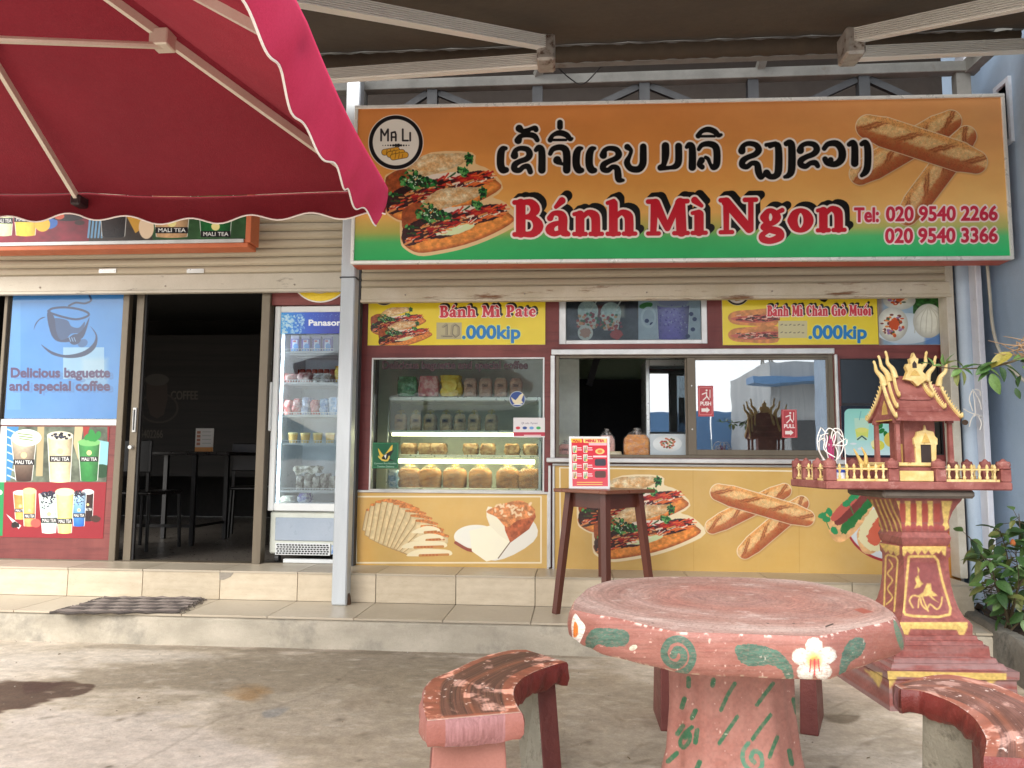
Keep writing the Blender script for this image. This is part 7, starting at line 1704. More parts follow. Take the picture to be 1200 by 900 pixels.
prof = [(823,.288),(798,.286),(796,.294),(787,.296),(786,.280),(785,.264),(778,.252),(777,.238),(771,.232),(770,.217),(757,.214),(756,.200),(751,.196),(750,.184),(745,.180),(744,.168),(733,.170),(731,.168),(727,.160),(723,.146),(712,.130),(700,.119),(685,.111),(665,.107),(654,.107),(652,.113),(642,.116),(640,.106),(637,.113),(630,.119),(624,.108),(621,.115),(616,.115),(612,.113),(600,.126),(592,.141),(586,.156),(584,.158)]
NS = 7; rows = []
for y, h in prof:
    z = sl(1085, y, SD-h)[1] if y < 823 else 0.0
    r_ = []
    for s_ in range(4):
        for k in range(NS):
            t = -1+2*k/(NS-1); bow = .0
            x, yy = [(t*h, -h), (h, t*h), (-t*h, h), (-h, -t*h)][s_]; r_.append((x, yy, z))
    r_.append(r_[0]); rows.append(r_)
G_ = np.array(rows); Pw = wgrid(G_)
# drawing surface (front and left faces drawn from the traced ornament)
c = surf_canvas(Pw, (136,66,60), up=(10, 12)); gy_ = c.gy; ncol = c.w; side = (np.arange(ncol)[None]/ncol*4).astype(int)*np.ones((c.h, 1), int)
n1 = fbm(c.P[..., 0]*30+c.P[..., 1]*20, c.P[..., 2]*30, 4)[..., None]; n2 = fbm(c.P[..., 0]*90, c.P[..., 2]*90+c.P[..., 1]*60, 3)[..., None]
c.a[:] = (np.array([118,60,54])*(1-n1)+np.array([150,92,86])*n1)*(.85+.3*n2)
z_ = c.P[..., 2]
low = np.clip((.34-z_)*6, 0, 1)[..., None]*np.clip((fbm(c.P[..., 0]*7, z_*75, 4)[..., None]-.33)*4, 0, 1); c.a[:] = c.a*(1-low*.6)+np.array([184,166,166])*low*.45
GO = (212,180,96); GO2 = lambda gx, gy, d: np.array([200,170,98])*(.8+.35*fbm(gx*.4, gy*.4, 3)[..., None])
gs = c.gx.copy(); hidden = (side == 1) | (side == 2)
c.gx = np.where(hidden | (side == 3), -999, gs)
c.poly([(1032,786),(1180,789),(1180,797),(1168,797),(1160,805),(1156,797),(1052,793),(1044,806),(1034,800)], GO2)
c.poly([(1051,729),(1134,729),(1134,735),(1130,744),(1124,744),(1121,738),(1067,737),(1064,744),(1058,743),(1052,735)], GO2)
c.line([(1059,717),(1065,645+8),(1067,652),(1095,652),(1099,657),(1104,680),(1114,713),(1113,720),(1100,723),(1070,722),(1061,720),(1059,715)], 1.5, GO2)
c.poly([(1066,659),(1096,659),(1101,684),(1109,716),(1066,715)], (118,58,60), op=.5)
c.poly([(1075,664),(1078,668),(1076,672),(1078,680),(1082,684),(1078,688),(1071,690),(1074,684),(1072,678),(1076,674)], GO2)
c.poly([(1086,684),(1091,684),(1092,692),(1099,698),(1092,699),(1100,706),(1094,703),(1088,698),(1080,700),(1074,699),(1082,694)], GO2)
c.line([(1070,712),(1066,704),(1070,698),(1078,700),(1080,708),(1086,714),(1090,708),(1098,714),(1103,708),(1104,700)], 1, GO2, sm=3)
c.line([(1077,702),(1076,712)], .8, GO2); c.line([(1081,700),(1086,712),(1088,716)], .9, GO2)
zz = [(1050,640),(1109,640),(1108,652),(1105,650),(1103,645),(1100,649),(1097,647),(1092,651),(1088,645),(1084,650),(1080,645),(1076,651),(1072,645),(1068,650),(1063,646),(1060,652),(1054,649)]
c.poly(zz, GO2)
for i, (a, b_) in enumerate(((1047,1054.5),(1061,1067),(1074,1080),(1087.5,1093),(1104,1112))):
    c.poly([(a-1+(i==0)*-1, 587),(b_+(i==4)*4, 587),(b_+(i==4)*1, 598),(b_-(i==4)*2+.5, 612),(b_+1, 618),((a+b_)/2, 622),(a-1, 618),(a+(i==4)*2, 612),(a-(i==0)*1, 598)], GO2)
for x in (1057.5, 1070.5, 1084, 1098): c.poly([(x-3.6, 590),(x+3.6, 590),(x+3.4, 612),(x-3.4, 612)], (150,62,50), op=.7); c.ell(x, 617.5, 3.6, 4, (140,64,60))
for x in (1051,1064,1077,1091,1104): c.ell(x, 619, 3.2, 3.4, (146,72,66))
c.gx = np.where(hidden | (side == 0), -999, gs)
for i in range(5):
    a = 1021+i*5.4; c.line([(a, 586),(a+5.5, 600),(a+10+i*.4, 612),(a+13+i*.4, 622)], 1.05, GO2, sm=3)
c.poly([(1030,636),(1054,640),(1054,650),(1050,652),(1047,646),(1044,651),(1041,645),(1038,648),(1034,642)], GO2)
c.line([(1036,712),(1038,652),(1041,650),(1050,653),(1052,657),(1048,716)], 1.1, GO2); 
c.line([(1042,656),(1046,664),(1040,672),(1046,680),(1040,690),(1046,700),(1039,708)], .9, GO2, sm=3)
c.poly([(1012,785),(1034,788),(1034,796),(1030,806),(1022,794)], GO2)
c.gx = gs
MB().grid(G_).build('pedestal', c.material('pedestal_ornament', rough=.5, bump=.2), sh, smooth=35, local=True)
PD = SD-.234; px0 = sl(969, 570, PD)[0]; px1 = sl(1187.5, 570, PD)[0]; zP0 = (sl(969,573,PD)[1]+sl(1187,575.5,PD)[1])/2; zP1 = sl(1075, 564.5, PD)[1]
yb0, yb1 = -.234, .234
zs = sl(1066, 584, SD-.2)[1]
MB().rb(-.235, .20, -.20, .2, zs-.0, zP0-.001, .012).build('slab', msl, sh, local=True)
MB().rb(px0, px1, yb0, yb1, zP0, zP1, .006).build('platform', mr, sh, local=True)
def post(x, y, w=.048, top=None):
    zt_ = sl(1060, 537, PD)[1] if top is None else top; zr_ = zP1+(zt_-zP1)*.55
    mb = MB().rb(x-w/2, x+w/2, y-w/2, y+w/2, zP1+.0005, zr_, .004)
    mb.lathe([(w*.52,zr_-.002),(w*.68,zr_+.004),(w*.6,zr_+.010),(w*.66,zr_+.022),(w*.58,zr_+.036),(w*.36,zt_-.012),(w*.1,zt_)], x, y, 12)
    mb.build('corner_post', mr, sh, local=True, smooth=35)
hw2 = .026
fxs = [px0+hw2, sl(1048.5, 550, PD)[0], sl(1103.5, 550, PD)[0], px1-hw2]
for x in fxs: post(x, yb0+hw2)
for x in (px0+hw2, px1-hw2):
    for y in (-.07, .08, yb1-hw2): post(x, y, .04)
for x in (fxs[1], fxs[2]): post(x, yb1-hw2)
def balustrade(x0, y0, x1, y1, n):
    zr_ = zP1+.058
    d_ = np.array([x1-x0, y1-y0]); L = np.linalg.norm(d_)
    ho = .008
    MB().bar((x0,y0,zr_), (x1,y1,zr_), .012, .008).build('rail', mg, sh, local=True); MB().bar((x0,y0,zP1+.006), (x1,y1,zP1+.006), .016, .011).build('rail', mg, sh, local=True)
    for i in range(n):
        t = (i+.5)/n; x, y = x0+d_[0]*t, y0+d_[1]*t
        MB().lathe([(.006,zP1+.012),(.0085,zP1+.02),(.0045,zP1+.03),(.0045,zP1+.042),(.008,zP1+.05),(.0045,zr_-.004),(.0065,zr_+.006),(.008,zr_+.012),(.002,zr_+.024)], x, y, 8).build('baluster', mg, sh, local=True, smooth=50)
balustrade(fxs[0]+.027, yb0+.02, fxs[1]-.027, yb0+.02, 7); balustrade(fxs[2]+.027, yb0+.02, fxs[3]-.027, yb0+.02, 7)
for x in (px0+.02, px1-.02):
    for a, b_ in ((yb0+.055,-.095),(-.045,.055),(.105,yb1-.05)): balustrade(x, a, x, b_, 2 if b_-a < .11 else 2)
balustrade(fxs[1]+.027, yb1-.02, fxs[2]-.027, yb1-.02, 6)
# house plinth / steps
hz = sl(1075, 542, SD-.16)[1]
MB().rb(fxs[1]+.03, fxs[2]-.03, yb0+.012, yb0+.05, zP1+.001, zP1+.05, .003).build('step_panel', mg, sh, local=True)
MB().rb(fxs[1]-.01, fxs[2]+.04, -.175, .12, zP1+.001, hz-.018, .004).build('house_plinth', mr, sh, local=True)
MB().rb(fxs[1]-.0, fxs[2]+.035, -.185, .12, hz-.018, hz, .004).build('plinth_band', mg, sh, local=True)
DF = SD-.14
lx = lambda px, d=DF: sl(px, 500, d)[0]
cz1 = sl(1080, 491, DF)[1]; cw = .016
hx0_, hx1_ = lx(1051), lx(1112.5); hd = .21
for x in (hx0_, hx1_):
    for y in (-.14, -.14+hd): MB().bar((x,y,hz), (x,y,cz1), .021, .021, w2=.017, h2=.017).box(x-.014, x+.014, y-.014, y+.014, cz1-.02, cz1).build('column', mr, sh, local=True)
MB().rb(lx(1064), lx(1101), -.10, .05, hz, cz1, .003).build('chamber', mr, sh, local=True)
MB().box(hx0_-.01, hx1_+.01, -.155, .08, cz1, cz1+.012).build('ceiling_board', mr, sh, local=True)
# gilded doorway
dx0, dx1 = lx(1071, DF+.03), lx(1096, DF+.03); dc = (dx0+dx1)/2; dz = lambda py: sl(1083, py, DF+.03)[1]
mb = MB().xz([(dx0+.004,hz),(lx(1077.5,DF+.03),hz),(lx(1077.5,DF+.03),dz(521)),(dx0,dz(521))], -.112, -.099).xz([(lx(1090,DF+.03),hz),(dx1-.004,hz),(dx1,dz(521)),(lx(1090,DF+.03),dz(521))], -.112, -.099)
ar = [(dx0-.004,dz(521)),(dx1+.004,dz(521)),(dx1+.006,dz(514)),(dx1-.006,dz(511)),(dx1-.012,dz(506)),(dc+.006,dz(504)),(dc,dz(498)),(dc-.006,dz(504)),(dx0+.012,dz(506)),(dx0+.006,dz(511)),(dx0-.006,dz(514))]
mb.xz(ar, -.114, -.099); mb.build('doorway', mg, sh, local=True); MB().box(lx(1077.5,DF+.03), lx(1090,DF+.03), -.108, -.0995, hz, dz(521)).build('dark_door', mdk, sh, local=True)
MB().xz([(dc-.02,dz(519)),(dc+.02,dz(519)),(dc+.012,dz(513)),(dc,dz(507)),(dc-.012,dz(513))], -.117, -.1145).build('door_relief', mgd, sh, local=True)
for x in (lx(1064)-.001,): MB().xz([(x-.0005,hz),(x,hz)], 0, 0).v
MB().box(lx(1064)-.004, lx(1064)-.0005, -.08, -.03, hz, hz+.09).build('side_door', mgd, sh, local=True)
# roof tiers: ridge runs left-right
rz = sl(1072, 450, SD-.03)[1]; ry = -.035
def tier(x0, x1, zr_, ze, run, th, sagk=.012):
    """two curved slopes"""
    rows = []
    for k in range(13):
        v = -1+2*k/12; a = abs(v); z = zr_-(zr_-ze)*(a**.85)-sagk*math.sin(a*math.pi); y = ry+run*v
        fl = .012*a
        rows.append([(x0-fl, y, z), ((x0+x1)/2, y, z-.002), (x1+fl, y, z)])
    up_ = np.array(rows); dn = up_.copy(); dn[..., 2] -= th
    mb = MB().grid(up_, uv=False, flip=True).grid(dn, uv=False); n = len(rows)
    for r_ in (0, n-1):
        mb.add([tuple(up_[r_,0]),tuple(up_[r_,1]),tuple(up_[r_,2]),tuple(dn[r_,2]),tuple(dn[r_,1]),tuple(dn[r_,0])], [(0,1,2,3,4,5)])
    for col_ in (0, 2):
        mb.add([tuple(p) for p in up_[:, col_]]+[tuple(p) for p in dn[::-1, col_]], [list(range(2*n))])
    mb.build('roof', mr, sh, local=True, smooth=30); return up_
ze = sl(1080, 489, SD-.175)[1]
T1 = tier(lx(1041.5,3.76), lx(1109,3.76), rz, ze, .145, .016)
T2 = tier(lx(1050,3.74), lx(1098,3.74), rz+.022, sl(1080,478,SD-.14)[1], .108, .014)
T3 = tier(lx(1058.5,3.73), lx(1090,3.73), rz+.040, sl(1080,465,SD-.10)[1], .072, .014)
# gable boards on both ends
for x in (T1[0,0,0]+.02, T1[0,2,0]-.02):
    poly = [(ry-.128, ze+.004), (ry+.128, ze+.004), (ry, rz-.012)]
    MB().add([(x-.003,a,b_) for a, b_ in poly]+[(x+.003,a,b_) for a, b_ in poly], [(0,1,2),(5,4,3),(0,3,4,1),(1,4,5,2),(2,5,3,0)]).build('gable', mr, sh, local=True)
    xs2 = x-.0045 if x < 0 else x+.0045
    MB().add([(xs2,ry-.03,ze+.02),(xs2,ry+.03,ze+.02),(xs2,ry+.02,ze+.06),(xs2,ry,ze+.09),(xs2,ry-.02,ze+.06)]+[(x,ry-.03,ze+.02),(x,ry+.03,ze+.02),(x,ry+.02,ze+.06),(x,ry,ze+.09),(x,ry-.02,ze+.06)], [(0,1,2,3,4),(0,1,6,5),(1,2,7,6),(2,3,8,7),(3,4,9,8),(4,0,5,9)]).build('gable_relief', mgd, sh, local=True)
    MB().box(x-.006, x+.006, ry-.115, ry+.115, ze-.012, ze+.003).build('gable_beam', mgd, sh, local=True)
# serrated bargeboards and horns
for T, hl, tip in ((T1, .115, 0), (T2, .12, 1), (T3, .125, 2)):
    for col_, sg_ in ((0, -1), (2, 1)):
        e = T[:, col_]; mb = MB()
        for k in range(12):
            a, b_ = e[k], e[k+1]; mb.bar(a+np.array([0,0,.003]), b_+np.array([0,0,.003]), .011, .014)
            for f_ in (.2, .7):
                p = a*(1-f_)+b_*f_; o_ = np.array([sg_*.003, 0, 0]); mb.bar(p+o_+np.array([0,0,.006]), p+o_+np.array([sg_*.006,(-.006 if k < 6 else .006),.020]), .009, .008, w2=.002, h2=.002)
        mb.build('bargeboard', mg, sh, local=True)
        r = e[6]; tipx = sg_*(.020 if tip < 2 else .014)
        pts = smoothpts([(r[0]+sg_*-.006, r[1]-.004, r[2]-.012), (r[0]+sg_*.004, r[1]-.004, r[2]+.030), (r[0]+sg_*.026+tipx*.2, r[1]-.006, r[2]+.062), (r[0]+sg_*.018+tipx*.9, r[1]-.006, r[2]+.092), (r[0]+sg_*.024+tipx, r[1]-.006, r[2]+hl)], 5)
        n = len(pts); MB().tube(pts, list(np.interp(np.arange(n)/(n-1), [0,.25,.55,.8,.93,1], [.017,.0135,.009,.0065,.0075,.0015])), 8).build('horn', mg, sh, local=True, smooth=True)
        # small finial curling up at each eave
        for row in (0, 12):
            q = T[row, col_]; yy = -1 if row == 0 else 1; MB().tube([(q[0],q[1],q[2]), (q[0]+sg_*.004,q[1]+yy*.012,q[2]+.006), (q[0]+sg_*.004,q[1]+yy*.016,q[2]+.024)], [.008,.006,.001], 6).build('eave_finial', mg, sh, local=True, smooth=True)
# central gold plaque
z0 = rz; d3 = SD-.06; X3 = lambda px: sl(px, 440, d3)[0]; Z3 = lambda py: sl(1070, py, d3)[1]
pl_ = [(1072,453),(1066,447),(1057,445),(1061,436),(1059,431),(1061,427),(1065,427),(1064,421),(1067,420),(1069,414),(1071.5,420),(1074,421),(1073,427),(1077,427),(1079,431),(1078,436),(1086,443),(1080,447)]
MB().xz([(X3(a), Z3(b_)) for a, b_ in pl_[::-1]], -.085, -.06).build('crest_plaque', mg, sh, local=True)
MB().xz([(X3(a), Z3(b_)) for a, b_ in ((1066.5,432),(1066.5,427),(1069,423.5),(1071.5,427),(1071.5,432))], -.0865, -.0852).build('crest_niche', mdk, sh, local=True)
MB().xz([(X3(a), Z3(b_)) for a, b_ in ((1063,441),(1075,441),(1072,436),(1069,434),(1066,436))], -.088, -.0852).build('crest_relief', mgd, sh, local=True)
# golden naga figure lying on the platform
ng = thing('naga_figure', 'small golden two-headed serpent figure lying on the left of the spirit house platform', 'figurine', tuple(L2W(sl(1015,550,SD-.1)[0], -.1, zP1)), YAW)
nx = lambda px: sl(px, 545, SD-.1)[0]-sl(1015,550,SD-.1)[0]; nz_ = lambda py: sl(1015, py, SD-.1)[1]-zP1
body = smoothpts([(nx(1043),0,nz_(541)), (nx(1032),0,nz_(546)), (nx(1022),0,nz_(549)), (nx(1014),0,nz_(548)), (nx(1010),0,nz_(542))], 5)
MB().tube(body, list(np.linspace(.006,.02,len(body))), 8).build('body', mgd, ng, local=True, smooth=True)
for a, b_, c__ in (((1010,545),(1005,537),(1000,526)), ((1014,545),(1013,534),(1009,524))):
    p = smoothpts([(nx(a[0]),-.005,nz_(a[1])), (nx(b_[0])+.004,-.008,nz_(b_[1])), (nx(c__[0]),-.01,nz_(c__[1]))], 5); MB().tube(p, list(np.linspace(.014,.002,len(p))), 8).build('head', mgd, ng, local=True, smooth=True)
# incense bundle with white wire loops
ib_ = thing('incense_bundle', 'pink incense sticks bound with looping white string on the platform corner', 'incense', tuple(L2W(sl(973,545,SD+.05)[0], .05, zP1)), YAW)
ix = lambda px: sl(px, 525, SD+.05)[0]-sl(973,545,SD+.05)[0]; iz = lambda py: sl(973, py, SD+.05)[1]-zP1
m_pk = mat('magenta_sticks', (150,40,90), (180,60,110), scale=30, rough=.6); m_str = mat('white_string', (226,222,216), rough=.7)
R_ = np.random.RandomState(17)
for i in range(9):
    a = 968+R_.rand()*12; MB().tube([(ix(973+R_.randn()*2), R_.randn()*.01, 0), (ix(a), R_.randn()*.012, iz(508+R_.rand()*8))], .0032, 6).build('incense_stick', m_pk, ib_, local=True)
for L in ([(970,545),(958,530),(955,515),(960,503),(967,502),(969,512),(966,525)], [(972,545),(968,530),(966,512),(972,502),(978,508),(975,522)], [(975,545),(984,530),(988,515),(984,504),(977,503),(974,514)], [(960,510),(970,520),(988,522),(991,515)], [(957,518),(966,514),(964,527),(974,536)], [(982,512),(989,523),(990,545)], [(971,548),(966,538),(960,527),(960,512),(970,508)], [(977,547),(981,530),(976,515),(981,506),(986,512)], [(968,520),(976,523),(984,518),(990,514)]):
    p = [(ix(a), R_.randn()*.012-.01, iz(b_)) for a, b_ in L]; MB().tube(smoothpts(p, 5), .0027, 5).build('string_loop', m_str, ib_, local=True)
tn = thing('offering_tin', 'small blue and white tin behind the left balustrade', 'tin', tuple(L2W(sl(985,550,SD+.02)[0], .02, zP1)), YAW)
MB().lathe([(.022,0),(.022,.035),(.023,.037)], n=16).build('tin_cup', mat('tin_white', (214,218,224), rough=.4), tn, local=True, smooth=40); MB().lathe([(.0225,.037),(.0225,.055),(.02,.057)], n=16).build('tin_band', mat('tin_blue', (44,70,150), rough=.4), tn, local=True, smooth=40)
# ================================================================ RIGHT EDGE: planter, plants, cables
m_pl = mat('planter_concrete', (108,104,96), (132,128,118), scale=4, rough=.95, bump=.5, bscale=40, dirt=(76,74,70), dscale=4, dlo=.5, dhi=.66)
f0 = atz(1124, 716, .19); n0 = atz(1200, 757, .21)
dv = (n0-f0)/np.linalg.norm((n0-f0)[:2]); dv[2] = 0; e0 = f0+dv*-.12; e1 = n0+dv*1.3; nr = np.array([-dv[1], dv[0], 0])
if nr[0] < 0: nr = -nr
pw = thing('planter_wall', 'low grey rendered concrete planter kerb running along the right edge', 'planter', (float(n0[0]), float(n0[1]), 0))
rows = []
R_ = np.random.RandomState(23)
for i in range(34):
    t = i/33; p = e0*(1-t)+e1*t; j = .006*math.sin(i*1.1)+.005*R_.rand(); w = .10
    q = [(-.012,-.02),(-.006,.08),(0,.15),(.004+j,.195),(.02,.208+j*.6),(w-.02,.208+j*.5),(w-.004,.198),(w,.12)]
    rows.append([tuple(p[:2]+nr[:2]*a)+(z,) for a, z in q])
MB().grid(np.array(rows), uv=False).build('kerb_wall', m_pl, pw, smooth=40)
soil_n = []
for i in range(22):
    t = i/21; p = e0*(1-t)+e1*t+nr*.09; soil_n.append([(p[0]+(XB-.002-p[0])*v, p[1]+.1*v, .165+.03*math.sin(i*.9+v*5)+.035*R_.rand()) for v in np.linspace(0, 1, 9)])
MB().grid(np.array(soil_n), uv=False).build('planter_soil', mat('dark_soil', (58,46,36), (84,66,50), scale=22, rough=1, bump=1, bscale=30), kind='structure')
m_leaf = [mat('leaf_green_%d' % i, c1, c2, scale=12, rough=.45, trans=.25, fine=.04) for i, (c1, c2) in enumerate((((58,88,46),(76,110,58)),((84,116,60),(108,138,78)),((44,70,40),(60,88,50)),((128,122,50),(160,146,70)),((104,116,60),(130,132,78))))]
m_stem = mat('plant_stem', (70,58,42), (92,78,54), scale=20, rough=.8); m_twig = mat('dry_twig', (124,98,72), (150,122,92), scale=20, rough=.9)
def leafmesh(m, asp=.62, fold=.22, curl=.18, serr=0):
    n = 7; vs = []; fs = []
    for i in range(n):
        t = i/(n-1); w = asp*.5*math.sin(math.pi*min(1, t*.92+.04))**.8*(1.15-.5*t); z = -curl*t*t
        for s_ in (-1, -.5, 0, .5, 1): vs.append((w*s_*(1+serr*(-1)**i*abs(s_)), t, z+fold*w*abs(s_)))
    for i in range(n-1):
        for k in range(4): a = i*5+k; fs.append((a, a+1, a+6, a+5))
    me = bpy.data.meshes.new('leaf'); me.from_pydata(vs, [], fs); me.materials.append(m); me.polygons.foreach_set('use_smooth', [True]*len(me.polygons)); me.update(); return me
LM = [leafmesh(m, asp, fo, cu) for m in m_leaf for asp, fo, cu in ((.66,.25,.2),(.5,.35,.3))]
def leaf(parent, p, d, size, kind, R_):
    """p: world pos, d: direction the leaf points"""
    d = Vector(d).normalized(); up = Vector((R_.randn()*.35, -.5+R_.randn()*.3, 1)).normalized(); x = d.cross(up).normalized(); z = x.cross(d).normalized()
    M = Matrix((x, d, z)).transposed().to_4x4(); M.translation = Vector(p); S = Matrix.Scale(size, 4)
    o = bpy.data.objects.new('leaf', LM[kind*2+R_.randint(2)]); COL.objects.link(o); o.parent = parent; o.matrix_parent_inverse = Matrix.Identity(4)
    o.matrix_local = WM[parent].inverted() @ M @ S; return o
def shrub(name, label, base, stems, nleaf, size, kinds, seed, cat='plant', rstem=.006):
    R_ = np.random.RandomState(seed); t = thing(name, label, cat, tuple(base)); base = np.array(base)
    for st_ in stems:
        P = smoothpts([base+np.array([R_.randn()*.02, R_.randn()*.02, 0])]+[np.array(p) for p in st_], 6); n = len(P)
        MB().tube(P, list(np.linspace(rstem, rstem*.3, n)), 6).build('stem', m_stem, t)
        for k in range(nleaf):
            i = int(n*(.30+.69*R_.rand()**.8)); i = min(i, n-2); p = P[i]; an = R_.rand()*6.28
            off = np.array([math.cos(an), math.sin(an), R_.randn()*.5]); off /= np.linalg.norm(off); q = p+off*(.03+.06*R_.rand()); 
            if R_.rand() < .5: MB().tube([p, q], .0018, 4).build('twig', m_stem, t)
            else: q = p+off*.012
            leaf(t, q, off+np.array([0,0,-.35]), size*(.6+.7*R_.rand()), kinds[R_.randint(len(kinds))], R_)
    return t
def w3(px, py, d): r = ray(px, py); return CAM+r*(d/(r@FW))
rb_ = atz(1182, 742, .18)
dR = float((rb_-CAM)@FW)
shrub('rose_shrub', 'leafy green shrub growing in the soil at the right edge', rb_, [
 [w3(1172,700,dR), w3(1155,660,dR-.05), w3(1135,628,dR-.1)], [w3(1176,700,dR), w3(1160,665,dR+.05), w3(1146,640,dR+.05)], [w3(1184,690,dR), w3(1180,650,dR), w3(1172,622,dR-.05)],
 [w3(1192,690,dR), w3(1196,640,dR), w3(1194,602,dR)], [w3(1190,700,dR-.1), w3(1205,660,dR-.1), w3(1215,620,dR-.1)], [w3(1176,708,dR-.15), w3(1166,680,dR-.15), w3(1160,655,dR-.2)], [w3(1188,712,dR-.1), w3(1194,680,dR-.15), w3(1190,650,dR-.2)], [w3(1200,720,dR-.1), w3(1208,690,dR-.1), w3(1212,660,dR-.1)]], 24, .085, (0, 0, 1, 1, 2, 4), 5)
fb_ = atz(1155, 722, .18); df = float((fb_-CAM)@FW)
shrub('thin_seedling', 'thin dark feathery seedling in front of the white corner post', fb_, [[w3(1155,705,df), w3(1152,690,df), w3(1150,672,df)], [w3(1158,705,df), w3(1162,692,df), w3(1166,684,df)]], 26, .026, (2, 2, 0), 8, rstem=.003)
sb_ = atz(1178, 736, .18); ds_ = float((sb_-CAM)@FW)
shrub('low_seedling', 'small bright seedling on the dark soil below the shrub', sb_, [[w3(1176,728,ds_), w3(1172,722,ds_)], [w3(1182,728,ds_), w3(1187,721,ds_)]], 5, .055, (1, 1), 9, rstem=.003)
# orange bud
bd = w3(1187, 636, dR-.2); MB().lathe([(.002,-.02),(.012,-.012),(.014,0),(.008,.014),(.001,.02)], 0, 0, 8).build('dried_flower', mat('dried_orange', (150,78,40), (176,104,56), scale=40, rough=.9), None, smooth=True, label='small dried orange flower head held up in the shrub at the right edge', cat='flower').location = tuple(bd)
# overhanging branch
DB = 3.05
br_ = thing('tree_branch', 'leafy branch with dry twigs reaching in before the blue wall', 'branch', tuple(w3(1215, 420, DB)))
R_ = np.random.RandomState(41)
mainb = smoothpts([w3(1215,412,DB), w3(1185,424,DB), w3(1160,430,DB+.02), w3(1135,432,DB+.04), w3(1108,431,DB+.05), w3(1094,428,DB+.05)], 6)
MB().tube(mainb, list(np.linspace(.006,.0015,len(mainb))), 6).build('stem', m_stem, br_)
for L in ([(1200,405),(1180,404),(1158,399)], [(1205,410),(1186,410),(1172,402)], [(1212,414),(1190,416),(1165,414)], [(1212,404),(1196,398),(1176,394)], [(1212,402),(1196,404),(1184,408)]):
    P = smoothpts([w3(a, b_, DB+R_.randn()*.02) for a, b_ in L], 4); MB().tube(P, list(np.linspace(.0035,.001,len(P))), 5).build('twig', m_twig, br_)
for (x, y, dx, dz_, s_, k) in ((1185,414,-1,-.45,.105,3),(1168,424,-.9,-.2,.08,0),(1160,428,-.8,-.4,.07,0),(1172,430,.3,-.9,.06,2),(1178,428,.9,-.5,.075,0),(1188,422,.8,.3,.075,1),(1180,432,.5,-.6,.07,0),(1162,438,.2,-1,.085,1),(1160,436,-1,-.4,.06,0),(1158,432,.9,-.5,.07,1),(1150,428,-1,.1,.065,0),(1196,440,-.6,-1,.05,2),(1190,455,.3,-1,.045,2),
   (1128,430,-.5,.7,.045,1),(1128,432,.6,.4,.04,0),(1126,433,-.9,-.5,.05,1),(1127,434,.2,-1,.06,4),(1130,433,.9,-.4,.04,0),(1124,431,-.9,.3,.035,1),(1122,436,-.3,-1,.055,4),(1108,428,.3,.9,.055,1),(1107,428,-.4,.8,.045,1),(1105,429,-.9,.2,.04,1),(1108,427,.9,.5,.045,4),(1092,428,-.8,.4,.045,0),(1094,429,-.4,1,.04,1),(1198,430,.6,-.3,.08,1),(1204,436,.3,-.8,.08,0),(1196,424,1,0,.07,2)):
    d_ = RT*dx+np.array([0,0,dz_])-FW*.15; leaf(br_, w3(x, y, DB), d_, s_, k, R_)
for i in range(22):
    p = w3(1196+R_.randn()*5, 410+R_.randn()*4, DB); d_ = R_.randn(3); MB().tube([p, p+d_*.012, p+d_*.022+np.array([0,0,.004])], [.003,.002,.001], 4).build('dry_stalk', m_twig, br_)
# strings tied round the pipes, hose on the blue wall
sk = thing('tied_string', 'white plastic string knotted round the downpipe and corner post', 'string', (xa, -.2, 1.5))
for L in ([(1140,456),(1142,470),(1143,484),(1142,488)], [(1129,479),(1136,483),(1144,486),(1151,488)], [(1143,484),(1138,492),(1136,500)], [(1146,486),(1150,496),(1148,504)], [(1141,458),(1148,470),(1150,480)], [(1139,458),(1136,468),(1140,482)], [(1142,456),(1148,458),(1149,464)]):
    MB().tube(smoothpts([at(a, b_, -.31-.012*R_.rand()) for a, b_ in L], 4), .004, 5).build('string_strand', m_str, sk)
MB().tube([at(1131,495,-.2), at(1131,495,-.245)], .018, 10).build('knob', mat('rusty_knob', (84,66,54), rough=.8, bump=.4), sk)
hs = thing('wall_hose', 'pale thin hose hanging down in front of the blue wall', 'hose', tuple(at(1160, 400, -.3)))
MB().tube(smoothpts([at(1156,300,-.3), at(1160,345,-.32), at(1163,380,-.36), at(1170,408,-.42), at(1184,430,-.5), at(1210,455,-.6)], 6), .010, 8).build('hose', mat('hose_pale', (176,172,160), rough=.5), hs, smooth=True)
# ================================================================ THE OTHER SIDE OF THE STREET (seen in the panes)
def mir(px, py, D):
    p = at(px, py, D); return np.array([p[0], -D, p[2]])
def mrect(x0, y0, x1, y1, D):
    a = mir(x0, y1, D); b_ = mir(x1, y0, D); return a[0], b_[0], a[2], b_[2]
hl_ = MB(); pts = []
for i in range(41):
    x = -420+i*26; z = 34+16*math.sin(i*.55)+9*math.sin(i*1.3+1)+4*math.sin(i*3.1); pts.append((x, max(12, z)))
rows = []
for (yy, k) in ((-560, 0), (-600, .35), (-660, .8), (-720, 1), (-800, .7), (-880, 0)): rows.append([(x, yy, z*k-.5) for x, z in pts])
hl_.grid(np.array(rows), uv=False, flip=True).build('hills', mat('far_hill_green', (84,104,110), (100,118,120), scale=.02, rough=1), kind='structure', smooth=True)
a = mrect(700, 482, 905, 545, 21); bh = thing('hoarding', 'long blue metal hoarding across the street', 'fence', (0, -21, 0))
mbl = mat('hoarding_blue', (70,112,156), (84,126,168), scale=.6, rough=.5)
for i in range(6):
    x = a[1]-12+i*2; MB().rb(x+.02, x+1.98, -21.06, -21, .1, a[3], .01).build('panel', mbl, bh)
MB().box(a[1]-12, a[1], -20.99, -20.9, a[3]*.42, a[3]*.42+.12).build('red_stripe', mat('stripe_red', (190,60,50), rough=.5), bh)
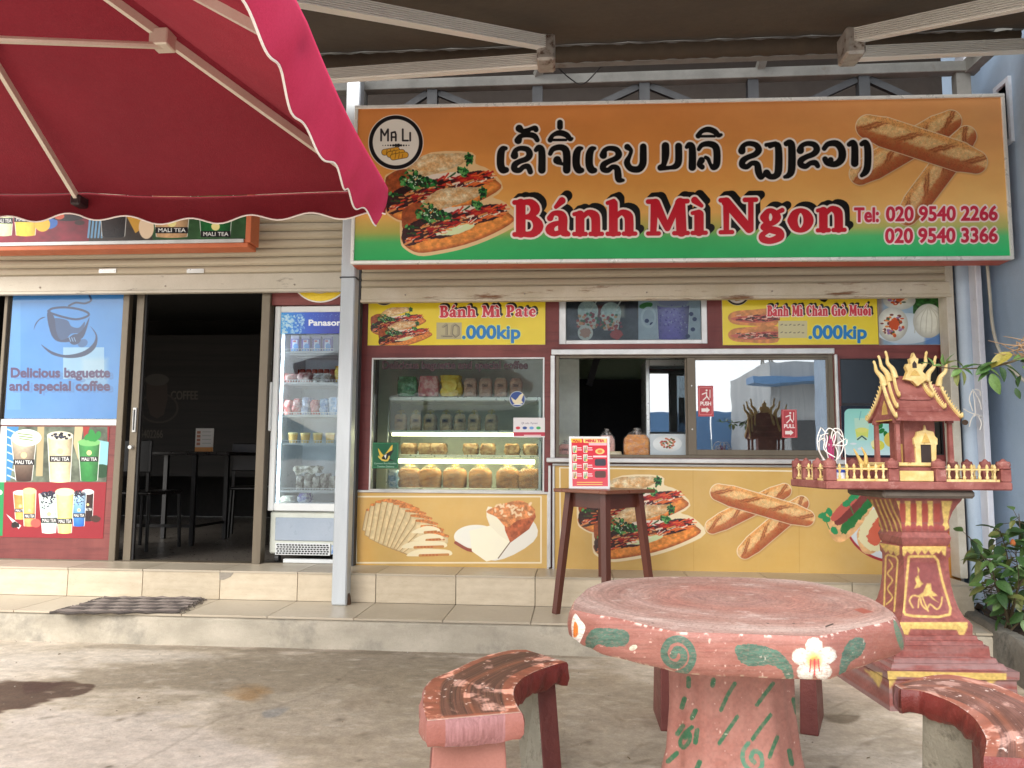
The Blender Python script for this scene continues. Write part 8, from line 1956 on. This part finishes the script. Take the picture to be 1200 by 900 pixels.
b = mrect(905, 424, 968, 545, 15); ho = thing('street_house', 'grey-clad building with blue roof edge across the street', 'building', (b[0]+2, -17, 0))
MB().box(b[0], b[1]+4, -20, -15, 0, b[3]).build('wall', mat('clad_grey', (140,144,146), (160,164,166), scale=2, stretch=(6,1,.2), rough=.6), ho)
e = mrect(905, 442, 968, 449, 14.4); MB().box(b[0]-.6, b[1]+4, -15, -14.2, e[2], e[3]).build('roof_edge', mbl, ho)
MB().box(b[0]+.5, b[1]+3, -14.99, -14.96, .5, e[2]-.9).build('shopfront', mat('dark_shopfront', (40,44,48), rough=.3), ho)
t_ = mir(900, 470, 60); tw = thing('lattice_tower', 'slender lattice radio mast beyond the street', 'tower', (t_[0], -60, 0)); zt2 = mir(900, 415, 60)[2]; w = .55
for sx_, sy_ in ((-1,-1),(1,-1),(1,1),(-1,1)): MB().bar((t_[0]+sx_*w, -60+sy_*w, 0), (t_[0]+sx_*w*.6, -60+sy_*w*.6, zt2), .12).build('leg', m_steel, tw)
for i in range(12):
    z0 = i*zt2/12; z1 = (i+1)*zt2/12; MB().bar((t_[0]-w, -60+w, z0), (t_[0]+w*.9, -60+w, z1), .08).bar((t_[0]+w, -60+w, z0), (t_[0]-w*.9, -60+w, z1), .08).build('brace', m_steel, tw)

# ================================================================ grit and litter on the ground and step
R_ = np.random.RandomState(77); mb = MB()
for i in range(1500):
    x = -3.6+7*R_.rand(); y = -4.0+3.1*R_.rand(); s_ = .002+.004*R_.rand()**3
    if R_.rand() < .35: y = YG-.02-.06*R_.rand()**2
    a = R_.rand()*6.28; cx, sy = math.cos(a)*s_, math.sin(a)*s_
    mb.add([(x+cx,y+sy,.0005),(x-sy,y+cx,.0005),(x-cx,y-sy*.7,.0005),(x+sy,y-cx,.0005),(x,y,s_*.8)], [(0,1,4),(1,2,4),(2,3,4),(3,0,4)])
mb.build('ground_grit', mat('grit', (126,116,102), (176,168,156), scale=60, lo=.4, hi=.6, rough=1), kind='stuff')
mb = MB()
for i in range(46):
    x = -3.2+5.6*R_.rand(); y = -3.4+2.5*R_.rand(); a = R_.rand()*6.28; L = .008+.012*R_.rand(); dx, dy = math.cos(a)*L, math.sin(a)*L
    mb.add([(x-dx,y-dy,.002),(x-dy*.35,y+dx*.35,.005),(x+dx,y+dy,.003),(x+dy*.35,y-dx*.35,.002)], [(0,1,2,3)])
mb.build('leaf_litter', mat('leaf_litter', (96,80,58), (130,112,82), scale=60, rough=1), kind='stuff')
